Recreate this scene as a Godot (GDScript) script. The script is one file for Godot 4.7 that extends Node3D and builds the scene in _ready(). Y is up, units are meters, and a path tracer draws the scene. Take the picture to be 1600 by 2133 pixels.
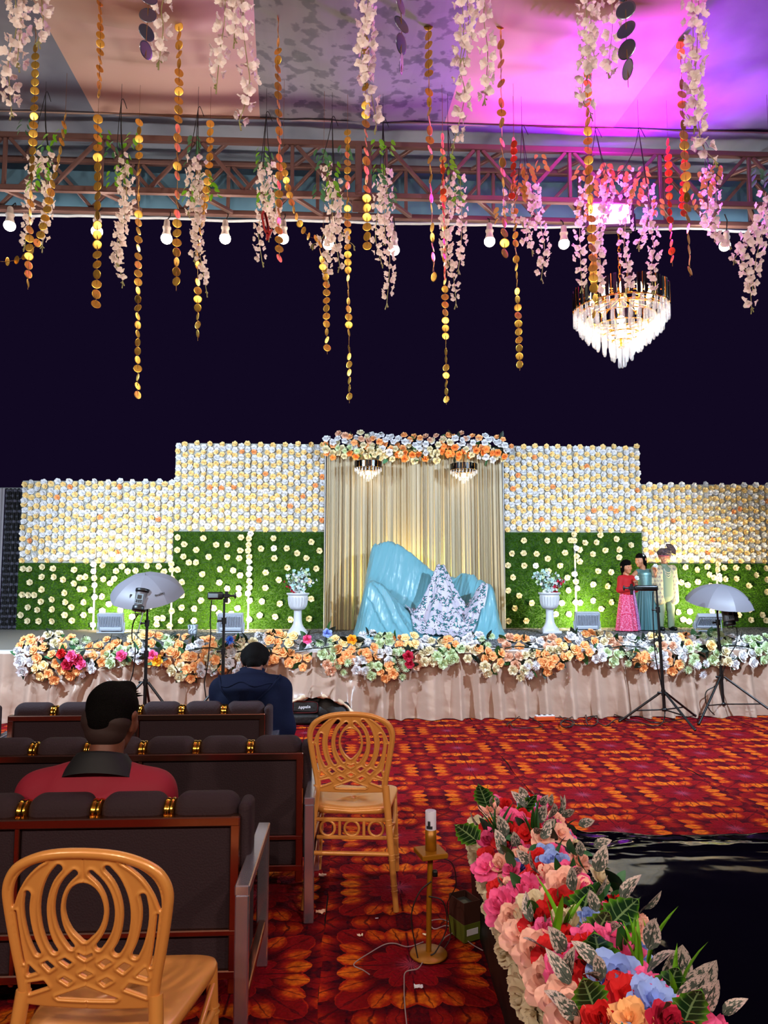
extends Node3D
# A night-time wedding stage under a canopy: flower walls, a covered sofa, benches, hanging garlands.
# World: the stage front runs along x, the stage lies towards -z, the camera stands at the origin, 1.6 m up.

const FOCAL := 1500.0
const EYE := Vector3(0, 1.6, 0)
var view: Basis
var taken := {}
var rng := RandomNumberGenerator.new()
var M := {}
var shape := {}

# ---------------------------------------------------------------- placing
func at(px: float, py: float, depth: float) -> Vector3:
	var d: Vector3 = view * Vector3((px - 800.0) / FOCAL, (1066.5 - py) / FOCAL, -1.0)
	return EYE + d * (depth / -d.z)

func on_level(px: float, py: float, level: float) -> Vector3:
	var d: Vector3 = view * Vector3((px - 800.0) / FOCAL, (1066.5 - py) / FOCAL, -1.0)
	return EYE + d * ((level - EYE.y) / d.y)

func numbered(called: String) -> String:
	var n: int = taken.get(called, 0)
	taken[called] = n + 1
	return called if n == 0 else "%s_%03d" % [called, n]

func tag(o: Node3D, label: String, category: String, group := "") -> Node3D:
	o.set_meta("label", label)
	o.set_meta("category", category)
	if group:
		o.set_meta("group", group)
	return o

func thing(called: String, label: String, category: String, place := Vector3.ZERO, turn := 0.0, group := "") -> Node3D:
	var o := Node3D.new()
	o.name = numbered(called)
	add_child(o)
	o.position = place
	o.rotation.y = turn
	tag(o, label, category, group)
	return o

func put(called: String, mesh: Mesh, material: Material, parent: Node = self, xf := Transform3D.IDENTITY) -> MeshInstance3D:
	var o := MeshInstance3D.new()
	o.name = numbered(called) if parent == self else called
	o.mesh = mesh
	o.material_override = material
	o.transform = xf
	parent.add_child(o, true)
	return o

# a piece of a part: placed like the part's neighbours, parented under the part
func piece(called: String, mesh: Mesh, material: Material, part: MeshInstance3D, xf := Transform3D.IDENTITY) -> MeshInstance3D:
	return put(called, mesh, material, part, part.transform.affine_inverse() * xf)

func struct(called: String, mesh: Mesh, material: Material) -> MeshInstance3D:
	var o := put(called, mesh, material)
	o.set_meta("kind", "structure")
	return o

# ---------------------------------------------------------------- materials
func mat(called: String, c: Color, rough := 0.6, metal := 0.0) -> StandardMaterial3D:
	var m := StandardMaterial3D.new()
	m.resource_name = called
	m.albedo_color = c
	m.roughness = rough
	m.metallic = metal
	m.cull_mode = BaseMaterial3D.CULL_DISABLED
	M[called] = m
	return m

func cloth(called: String, c: Color, rough := 0.7, glow := 0.0, sheen := 0.0) -> StandardMaterial3D:
	var m := mat(called, c, rough)
	if glow > 0.0:
		m.backlight_enabled = true
		m.backlight = Color(c.r * glow, c.g * glow, c.b * glow)
	if sheen > 0.0:
		m.rim_enabled = true
		m.rim = sheen
		m.rim_tint = 0.5
	return m

func noise_tex(freq: float, size := 256, bump := 0.0, colors: Array = [], kind := FastNoiseLite.TYPE_SIMPLEX_SMOOTH, seed_n := 1) -> Texture2D:
	var n := FastNoiseLite.new()
	n.seed = seed_n
	n.noise_type = kind
	n.frequency = freq
	var im := n.get_seamless_image(size, size)
	if bump > 0.0:
		im.convert(Image.FORMAT_RGBA8)
		im.bump_map_to_normal_map(bump)
		return ImageTexture.create_from_image(im)
	if colors.size():
		var ramp := Gradient.new()
		ramp.offsets = PackedFloat32Array(colors.map(func(e): return e[0]))
		ramp.colors = PackedColorArray(colors.map(func(e): return e[1]))
		var data := im.get_data()
		var rgb := PackedByteArray()
		rgb.resize(size * size * 3)
		for i in size * size:
			var c := ramp.sample(data[i] / 255.0)
			rgb[i * 3] = c.r8
			rgb[i * 3 + 1] = c.g8
			rgb[i * 3 + 2] = c.b8
		im = Image.create_from_data(size, size, false, Image.FORMAT_RGB8, rgb)
	return ImageTexture.create_from_image(im)

func triplanar(m: StandardMaterial3D, scale: float, world := true) -> void:
	m.uv1_triplanar = true
	m.uv1_world_triplanar = world
	m.uv1_scale = Vector3.ONE * scale

# ---------------------------------------------------------------- shapes
func begin() -> SurfaceTool:
	var st := SurfaceTool.new()
	st.begin(Mesh.PRIMITIVE_TRIANGLES)
	st.set_uv(Vector2.ZERO)
	return st

func done(st: SurfaceTool) -> ArrayMesh:
	st.generate_normals()
	return st.commit()

func tri(st: SurfaceTool, a: Vector3, b: Vector3, c: Vector3, out := Vector3.ZERO) -> void:
	if out != Vector3.ZERO and (a - c).cross(a - b).dot(out) < 0.0:
		var k := b
		b = c
		c = k
	st.add_vertex(a)
	st.add_vertex(b)
	st.add_vertex(c)

func quad(st: SurfaceTool, a: Vector3, b: Vector3, c: Vector3, d: Vector3, out := Vector3.ZERO) -> void:
	tri(st, a, b, c, out)
	tri(st, a, c, d, out)

# rows of points as a sheet, with UVs 0..1 (or scaled)
func sheet(st: SurfaceTool, rows: Array, uv := Vector2.ONE, flip := false) -> void:
	var nr := rows.size()
	var nc: int = rows[0].size()
	for j in nr - 1:
		var r0: PackedVector3Array = rows[j]
		var r1: PackedVector3Array = rows[j + 1]
		for i in nc - 1:
			var u0 := float(i) / (nc - 1) * uv.x
			var u1 := float(i + 1) / (nc - 1) * uv.x
			var v0 := float(j) / (nr - 1) * uv.y
			var v1 := float(j + 1) / (nr - 1) * uv.y
			var p := [r0[i], r0[i + 1], r1[i + 1], r1[i]]
			var t := [Vector2(u0, v0), Vector2(u1, v0), Vector2(u1, v1), Vector2(u0, v1)]
			for k in ([0, 2, 1, 0, 3, 2] if flip else [0, 1, 2, 0, 2, 3]):
				st.set_uv(t[k])
				st.add_vertex(p[k])

# a tube along a path; radii: one number or one per point
func tube(st: SurfaceTool, path: Array, radius: Variant, sides := 8, caps := true, closed := false) -> void:
	var n := path.size()
	var rings := []
	var side := Vector3.ZERO
	for i in n:
		var before: Vector3 = path[(i - 1 + n) % n] if closed or i > 0 else path[i]
		var after: Vector3 = path[(i + 1) % n] if closed or i < n - 1 else path[i]
		var dir := (after - before).normalized()
		if dir == Vector3.ZERO:
			dir = Vector3.UP
		if side == Vector3.ZERO:
			side = dir.cross(Vector3.UP if absf(dir.y) < 0.9 else Vector3.RIGHT).normalized()
		side = (side - dir * side.dot(dir)).normalized()
		var up := dir.cross(side)
		var r: float = radius[i] if radius is Array or radius is PackedFloat32Array else radius
		var ring := PackedVector3Array()
		for k in sides + 1:
			var a := TAU * (k % sides) / sides
			ring.append(path[i] + (side * cos(a) + up * sin(a)) * r)
		rings.append(ring)
	if closed:
		rings.append(rings[0])
	st.set_smooth_group(0)
	sheet(st, rings, Vector2.ONE, true)
	if caps and not closed:
		st.set_smooth_group(-1)
		for e in [0, n - 1]:
			var out: Vector3 = path[e] - path[1 if e == 0 else n - 2]
			for k in sides:
				tri(st, path[e], rings[e][k], rings[e][k + 1], out)
		st.set_smooth_group(0)

# a profile of (radius, height) turned about y
func lathe(st: SurfaceTool, profile: Array, sides := 24, xf := Transform3D.IDENTITY, flute := 0.0, flutes := 0) -> void:
	var rings := []
	for p in profile:
		var ring := PackedVector3Array()
		for k in sides + 1:
			var a := TAU * (k % sides) / sides
			var r: float = p[0] * (1.0 + (flute * absf(sin(a * flutes * 0.5)) if flutes and p.size() > 2 else 0.0))
			ring.append(xf * Vector3(cos(a) * r, p[1], sin(a) * r))
		rings.append(ring)
	sheet(st, rings, Vector2.ONE, false)

# a box with chamfered edges
func box(st: SurfaceTool, size: Vector3, xf := Transform3D.IDENTITY, bevel := 0.004) -> void:
	var h := size * 0.5
	var b: float = minf(bevel, minf(h.x, minf(h.y, h.z)) * 0.9)
	st.set_smooth_group(-1)
	var o := xf.origin
	var p := func(s: Vector3, axis: int) -> Vector3:
		var v := h - Vector3.ONE * b
		v[axis] = h[axis]
		return xf * (v * s)
	for axis in 3:
		var u := (axis + 1) % 3
		var w := (axis + 2) % 3
		for s in [-1.0, 1.0]:
			var c := []
			for e in [[-1, -1], [1, -1], [1, 1], [-1, 1]]:
				var g := Vector3.ZERO
				g[axis] = s
				g[u] = e[0]
				g[w] = e[1]
				c.append(p.call(g, axis))
			quad(st, c[0], c[1], c[2], c[3], (c[0] + c[2]) * 0.5 - o)
			for t in [-1.0, 1.0]:
				var g0 := Vector3.ZERO
				g0[axis] = s
				g0[u] = t
				g0[w] = -1
				var g1 := g0
				g1[w] = 1
				var q := [p.call(g0, axis), p.call(g1, axis), p.call(g1, u), p.call(g0, u)]
				quad(st, q[0], q[1], q[2], q[3], (q[0] + q[2]) * 0.5 - o)
	for sx in [-1, 1]:
		for sy in [-1, 1]:
			for sz in [-1, 1]:
				var g := Vector3(sx, sy, sz)
				var q := [p.call(g, 0), p.call(g, 1), p.call(g, 2)]
				tri(st, q[0], q[1], q[2], q[0] - o)
	st.set_smooth_group(0)

# a cushion: a box whose corners are rounded by r
func cushion(st: SurfaceTool, size: Vector3, r: float, xf := Transform3D.IDENTITY, n := 4) -> void:
	var h := size * 0.5
	r = minf(r, minf(h.x, minf(h.y, h.z)))
	var core := h - Vector3.ONE * r
	st.set_smooth_group(0)
	var ticks := []
	for axis in 3:
		var t := []
		for i in n + 1:
			t.append(-(core[axis] + r * tan(PI / 4.0 * (1.0 - float(i) / n))))
		for i in n + 1:
			t.append(core[axis] + r * tan(PI / 4.0 * i / n))
		ticks.append(t)
	for axis in 3:
		var u := (axis + 1) % 3
		var w := (axis + 2) % 3
		for s in [-1.0, 1.0]:
			var rows := []
			for tj in ticks[w]:
				var row := PackedVector3Array()
				for ti in ticks[u]:
					var q := Vector3.ZERO
					q[axis] = s * h[axis]
					q[u] = ti
					q[w] = tj
					var inner := q.clamp(-core, core)
					row.append(xf * (inner + (q - inner).normalized() * r))
				rows.append(row)
			sheet(st, rows, Vector2.ONE, s > 0.0)

func ball(st: SurfaceTool, c: Vector3, r: Vector3, n := 8, turn := Basis.IDENTITY) -> void:
	var prof := []
	for i in n + 1:
		var a := PI * i / n
		prof.append([maxf(sin(a), 0.0001), -cos(a)])
	lathe(st, prof, n * 2, Transform3D(turn.scaled_local(r), c))

func made_box(size: Vector3, bevel := 0.004) -> ArrayMesh:
	var st := begin()
	box(st, size, Transform3D.IDENTITY, bevel)
	return done(st)

func lift(v: Vector3, turn := Basis.IDENTITY) -> Transform3D:
	return Transform3D(turn, v)

func turned(x: float, y: float, z: float) -> Basis:
	return Basis.from_euler(Vector3(x, y, z))

# basis whose y axis points along d
func along(d: Vector3, spin := 0.0) -> Basis:
	var y := d.normalized()
	var x := y.cross(Vector3.BACK if absf(y.z) < 0.9 else Vector3.RIGHT).normalized()
	return Basis(x, y, x.cross(y)) * Basis(Vector3.UP, spin)

func curve(points: Array, each := 6) -> Array:
	var out := []
	var n := points.size()
	for i in n - 1:
		var a: Vector3 = points[maxi(i - 1, 0)]
		var b: Vector3 = points[i]
		var c: Vector3 = points[i + 1]
		var d: Vector3 = points[mini(i + 2, n - 1)]
		for k in each:
			out.append(b.cubic_interpolate(c, a, d, float(k) / each))
	out.append(points[n - 1])
	return out

# ---------------------------------------------------------------- bodies: tapered capsules joined by a smooth minimum, meshed as surface nets
func net(bones: Array, cell: Variant, xf := Transform3D.IDENTITY) -> ArrayMesh:
	var h: Vector3 = cell if cell is Vector3 else Vector3.ONE * float(cell)
	var lo := Vector3.INF
	var hi := -Vector3.INF
	for b in bones:
		var r: float = maxf(b[2], b[3]) + h.x * 3.0
		for p in [b[0], b[1]]:
			lo = lo.min(p - Vector3.ONE * r)
			hi = hi.max(p + Vector3.ONE * r)
	var n := Vector3i(((hi - lo) / h).ceil()) + Vector3i.ONE * 2
	var f := PackedFloat32Array()
	f.resize(n.x * n.y * n.z)
	f.fill(1.0)
	for b in bones:
		var a: Vector3 = b[0]
		var c: Vector3 = b[1]
		var ra: float = b[2]
		var rc: float = b[3]
		var k: float = b[4]
		var ac := c - a
		var ll := maxf(ac.length_squared(), 0.0000001)
		var reach := maxf(ra, rc) + k + h.x * 2.5
		var i0 := Vector3i(((a.min(c) - Vector3.ONE * reach - lo) / h).floor()).max(Vector3i.ZERO)
		var i1 := Vector3i(((a.max(c) + Vector3.ONE * reach - lo) / h).ceil()).min(n - Vector3i.ONE)
		for z in range(i0.z, i1.z + 1):
			for y in range(i0.y, i1.y + 1):
				var at_row := (z * n.y + y) * n.x
				for x in range(i0.x, i1.x + 1):
					var p := lo + Vector3(x, y, z) * h
					var t := clampf((p - a).dot(ac) / ll, 0.0, 1.0)
					var d := p.distance_to(a + ac * t) - lerpf(ra, rc, t)
					var e := f[at_row + x]
					var q := maxf(k - absf(d - e), 0.0)
					f[at_row + x] = minf(d, e) - q * q / (4.0 * k)
	return nets(f, n, lo, h, xf)

func nets(f: PackedFloat32Array, n: Vector3i, lo: Vector3, h: Vector3, xf := Transform3D.IDENTITY) -> ArrayMesh:
	var verts := PackedVector3Array()
	var idx := PackedInt32Array()
	var of_cell := PackedInt32Array()
	of_cell.resize(f.size())
	of_cell.fill(-1)
	var sx := 1
	var sy := n.x
	var sz := n.x * n.y
	var offs := [0, sx, sy, sx + sy, sz, sx + sz, sy + sz, sx + sy + sz]
	var edges := [[0, 1], [2, 3], [4, 5], [6, 7], [0, 2], [1, 3], [4, 6], [5, 7], [0, 4], [1, 5], [2, 6], [3, 7]]
	var limit := h.length() * 1.8
	for z in n.z - 1:
		for y in n.y - 1:
			var row := (z * n.y + y) * n.x
			for x in n.x - 1:
				var at0 := row + x
				if absf(f[at0]) > limit:
					continue
				var mask := 0
				for k in 8:
					if f[at0 + offs[k]] < 0.0:
						mask |= 1 << k
				if mask == 0 or mask == 255:
					continue
				var sum := Vector3.ZERO
				var cnt := 0
				for e in edges:
					if ((mask >> e[0]) & 1) != ((mask >> e[1]) & 1):
						var va := f[at0 + offs[e[0]]]
						var vb := f[at0 + offs[e[1]]]
						var t := va / (va - vb)
						var pa := Vector3(e[0] & 1, (e[0] >> 1) & 1, e[0] >> 2)
						var pb := Vector3(e[1] & 1, (e[1] >> 1) & 1, e[1] >> 2)
						sum += pa.lerp(pb, t)
						cnt += 1
				of_cell[at0] = verts.size()
				verts.append(lo + (Vector3(x, y, z) + sum / cnt) * h)
	for z in range(1, n.z - 1):
		for y in range(1, n.y - 1):
			var row := (z * n.y + y) * n.x
			for x in range(1, n.x - 1):
				var at0 := row + x
				if of_cell[at0] < 0:
					continue
				var s0 := f[at0] < 0.0
				for axis in 3:
					var st: int = [sx, sy, sz][axis]
					if (f[at0 + st] < 0.0) == s0:
						continue
					var u: int = [sy, sz, sx][axis]
					var w: int = [sz, sx, sy][axis]
					var a := of_cell[at0]
					var b := of_cell[at0 - u]
					var c := of_cell[at0 - u - w]
					var d := of_cell[at0 - w]
					if a < 0 or b < 0 or c < 0 or d < 0:
						continue
					if s0:
						idx.append_array([a, d, c, a, c, b])
					else:
						idx.append_array([a, b, c, a, c, d])
	var nor := PackedVector3Array()
	nor.resize(verts.size())
	for i in range(0, idx.size(), 3):
		var fn := (verts[idx[i]] - verts[idx[i + 2]]).cross(verts[idx[i]] - verts[idx[i + 1]])
		for k in 3:
			nor[idx[i + k]] += fn
	for i in verts.size():
		verts[i] = xf * verts[i]
		nor[i] = (xf.basis * nor[i]).normalized()
	var arr := []
	arr.resize(Mesh.ARRAY_MAX)
	arr[Mesh.ARRAY_VERTEX] = verts
	arr[Mesh.ARRAY_NORMAL] = nor
	arr[Mesh.ARRAY_INDEX] = idx
	var m := ArrayMesh.new()
	m.add_surface_from_arrays(Mesh.PRIMITIVE_TRIANGLES, arr)
	return m

func lettering(words: String, size: float, bold := true, font := "Droid Sans") -> TextMesh:
	var t := TextMesh.new()
	t.text = words
	var sf := SystemFont.new()
	sf.font_names = PackedStringArray([font])
	sf.font_weight = 700 if bold else 400
	t.font = sf
	t.font_size = 64
	t.pixel_size = size / 64.0
	t.depth = 0.002
	return t

# ---------------------------------------------------------------- light, camera, sky
func omni(parent: Node, where: Vector3, c: Color, energy: float, size := 0.03) -> OmniLight3D:
	var l := OmniLight3D.new()
	l.name = "lamp"
	l.light_color = c
	l.light_energy = energy
	l.light_size = size
	l.omni_range = 30.0
	l.omni_attenuation = 2.0
	l.shadow_enabled = true
	l.position = where
	parent.add_child(l, true)
	return l

func spot(parent: Node, where: Vector3, towards: Vector3, c: Color, energy: float, angle: float, size := 0.1) -> SpotLight3D:
	var l := SpotLight3D.new()
	l.name = "lamp"
	l.light_color = c
	l.light_energy = energy
	l.light_size = size
	l.spot_range = 30.0
	l.spot_attenuation = 2.0
	l.spot_angle = angle
	l.spot_angle_attenuation = 0.6
	l.shadow_enabled = true
	parent.add_child(l, true)
	l.look_at_from_position(where, where + towards, Vector3.UP if absf(towards.normalized().y) < 0.95 else Vector3.RIGHT)
	return l

func glow(called: String, c: Color, energy: float) -> StandardMaterial3D:
	var m := mat(called, c, 0.4)
	m.emission_enabled = true
	m.emission = c
	m.emission_energy_multiplier = energy
	return m

const WARM := Color(1.0, 0.92, 0.85)
const STAGE_WARM := Color(1.0, 0.91, 0.70)
const COOL := Color(0.8, 0.9, 1.0)
const PURPLE := Color(0.80, 0.0, 1.0)

const E_BULB := 0.34        # each bulb hanging from the front truss
const E_HOUSE := 8.0       # each bulb of the rows above and behind the camera
const E_FLOOD := 6.5       # each flood on the stage floor
const E_SOFA := 11.0        # flood behind the sofa
const E_COOL := 60.0       # the two cool floods on the ends of the truss
const E_PURPLE := 8.5     # the purple flood
const E_CHANDELIER := 0.4

func set_view() -> void:
	view = Basis(Vector3.UP, -0.0454) * Basis(Vector3.RIGHT, 0.0855)
	var cam := Camera3D.new()
	cam.name = "camera"
	cam.transform = Transform3D(view, EYE)
	cam.fov = rad_to_deg(2.0 * atan(1066.5 / FOCAL))
	cam.near = 0.05
	cam.far = 200.0
	add_child(cam)
	var we := WorldEnvironment.new()
	we.name = "night"
	var e := Environment.new()
	e.background_mode = Environment.BG_COLOR
	e.background_color = Color8(17, 9, 32)
	e.tonemap_mode = Environment.TONE_MAPPER_LINEAR
	e.tonemap_exposure = 1.0
	e.sdfgi_enabled = true
	e.ssao_enabled = true
	e.ssil_enabled = true
	we.environment = e
	add_child(we)

# ---------------------------------------------------------------- the carpet
func leaf_at(x: float, y: float, ang: float, r0: float, r1: float, w: float) -> Vector2:
	# (t along, s across) in a leaf that grows outwards at an angle
	var ca := cos(ang)
	var sa := sin(ang)
	var t := (x * ca + y * sa - r0) / (r1 - r0)
	if t <= 0.0 or t >= 1.0:
		return Vector2(-1, 9)
	var s := (-x * sa + y * ca) / (w * pow(sin(PI * pow(t, 1.45)), 0.62) + 0.0001)
	return Vector2(t, s)

func carpet_texture() -> ImageTexture:
	var half := 300
	var n := half * 2
	var ns := FastNoiseLite.new()
	ns.seed = 4
	ns.frequency = 0.011
	ns.fractal_octaves = 3
	var fine := FastNoiseLite.new()
	fine.seed = 9
	fine.frequency = 0.06
	var data := PackedByteArray()
	data.resize(n * n * 3)
	var red := Color(0.42, 0.02, 0.07)
	var crimson := Color(0.55, 0.04, 0.09)
	var dark := Color(0.21, 0.015, 0.085)
	var orange := Color(0.84, 0.31, 0.06)
	var yellow := Color(0.90, 0.52, 0.11)
	# angle, from, to, width, tone (0 crimson .. 1 orange-yellow)
	var leaves := [
		[0.785, 0.50, 0.80, 0.12, 0.4], [0.0, 0.42, 0.68, 0.085, 0.15], [0.47, 0.39, 0.66, 0.090, 0.75], [0.22, 0.36, 0.58, 0.055, 0.3],
		[0.785, 0.20, 0.56, 0.105, 0.12], [0.52, 0.18, 0.46, 0.068, 0.8], [0.19, 0.15, 0.42, 0.080, 1.0], [0.0, 0.08, 0.27, 0.045, 0.1], [0.50, 0.04, 0.24, 0.05, 0.05], [0.785, 0.02, 0.17, 0.034, 0.0],
	]
	for j in half:
		for i in half:
			var x := (i + 0.5) / n
			var y := (j + 0.5) / n
			var wob := ns.get_noise_2d(i * 1.6, j * 1.6)
			var r := sqrt(x * x + y * y)
			var th := atan2(y, x)
			if th > PI / 4.0:
				th = PI / 2.0 - th
			var px := r * cos(th + wob * 0.03)
			var py := r * sin(th + wob * 0.03)
			var c := dark.lerp(red, clampf(0.15 + wob * 1.6, 0.0, 1.0))
			for l in leaves:
				var ts := leaf_at(px, py, l[0], l[1], l[2], l[3])
				var s := absf(ts.y)
				if s < 1.0:
					var t := ts.x
					var tone: float = l[4]
					var warm := clampf(smoothstep(0.28, 0.62, t) * (1.1 - 0.85 * s * s) + wob * 0.35, 0.0, 1.0) * tone
					var g := red.lerp(crimson, t).lerp(orange, warm).lerp(yellow, clampf(warm * 1.7 - 0.9, 0.0, 1.0))
					var ribs := 0.5 + 0.5 * sin(t * 22.0 - s * 8.0)
					g = g.lerp(red, ribs * ribs * 0.2)
					g = g.lerp(dark, smoothstep(0.09, 0.015, s) * 0.8 * (1.0 - t * 0.4))
					if s > 0.90:
						g = g.lerp(red if t < 0.6 else orange, 0.4)
					if l[1] > 0.1:
						g = g.lerp(dark, smoothstep(0.5, 0.0, t) * 0.8)
					c = g
			var core := exp(-pow(r / 0.075, 2.0))
			var star := 0.65 + 0.35 * cos(th * 16.0)
			c = c.lerp(Color(0.86, 0.40, 0.50), core * 0.85 * star)
			c = c.lerp(Color(0.55, 0.02, 0.12), clampf(0.5 - absf(r - 0.15) * 7.0, 0.0, 0.5))
			if th < 0.03 * (1.0 - r) and r > 0.11 and r < 0.36:
				c = c.lerp(dark, 0.6)
			var f := 1.0 + 0.14 * fine.get_noise_2d(i * 1.0, j * 1.0)
			var b := [int(clampf(c.r * f, 0, 1) * 255), int(clampf(c.g * f, 0, 1) * 255), int(clampf(c.b * f, 0, 1) * 255)]
			for q in [[half + i, half + j], [half - 1 - i, half + j], [half + i, half - 1 - j], [half - 1 - i, half - 1 - j]]:
				var o: int = (q[1] * n + q[0]) * 3
				data[o] = b[0]
				data[o + 1] = b[1]
				data[o + 2] = b[2]
	return ImageTexture.create_from_image(Image.create_from_data(n, n, false, Image.FORMAT_RGB8, data))

func build_floor() -> void:
	var ground := mat("bare_ground", Color(0.10, 0.07, 0.06), 0.95)
	ground.albedo_texture = noise_tex(0.03, 256, 0.0, [[0.2, Color(0.5, 0.45, 0.4)], [0.8, Color(1, 1, 1)]])
	triplanar(ground, 0.7)
	var fl := struct("floor", made_box(Vector3(30, 0.1, 26), 0.0), ground)
	fl.position = Vector3(0, -0.056, -5)
	var m := mat("printed_carpet", Color(0.90, 0.84, 0.86), 0.9)
	m.metallic_specular = 0.2
	m.albedo_texture = carpet_texture()
	m.normal_enabled = true
	m.normal_texture = noise_tex(0.12, 256, 6.0)
	m.normal_scale = 0.35
	var edges := [-5.9, -4.46, -3.02, -1.56, -0.115, 1.325, 2.77, 4.21, 5.65, 7.1]
	var tile := 0.735
	var ns := FastNoiseLite.new()
	ns.seed = 3
	ns.frequency = 0.55
	for k in edges.size() - 1:
		var st := begin()
		var rows := []
		var uvs := []
		var z0 := 1.5
		var z1 := -8.32
		var nz := 120
		var nx := 14
		for j in nz + 1:
			var z := lerpf(z0, z1, float(j) / nz)
			var row := PackedVector3Array()
			var uvrow := PackedVector2Array()
			for i in nx + 1:
				var t := float(i) / nx
				var x := lerpf(edges[k], edges[k + 1], t)
				var edge := pow(absf(t * 2.0 - 1.0), 14.0)
				var wave := 0.011 * edge * maxf(0.0, ns.get_noise_2d(z * 2.2, k * 31.0 + t * 3.0) + 0.25)
				var rip := 0.004 * maxf(0.0, ns.get_noise_2d(x * 1.2 + 50.0, z * 2.4))
				row.append(Vector3(x + edge * 0.014 * ns.get_noise_2d(z * 3.0, k * 7.0), -0.004 + wave + rip + (0.003 if k % 2 else 0.0), z))
				uvrow.append(Vector2((t * (edges[k + 1] - edges[k])) / tile, (-z + [0.1, 0.36, 0.0, 0.25, 0.2, 0.19, 0.5, 0.15, 0.3][k]) / tile))
			rows.append(row)
			uvs.append(uvrow)
		for j in nz:
			for i in nx:
				for q in [[0, 0], [0, 1], [1, 1], [0, 0], [1, 1], [1, 0]]:
					st.set_uv(uvs[j + q[0]][i + q[1]])
					st.add_vertex(rows[j + q[0]][i + q[1]])
		put("carpet_strip", done(st), m, fl, Transform3D(Basis.IDENTITY, Vector3(0, 0.056, 5)))

# ---------------------------------------------------------------- the canopy over the guests
func ceiling_height(z: float) -> float:
	return 4.83 + 0.12 * (z + 4.92) * -1.0 if z > -4.92 else 4.83 - (z + 4.92) * 0.0

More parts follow.
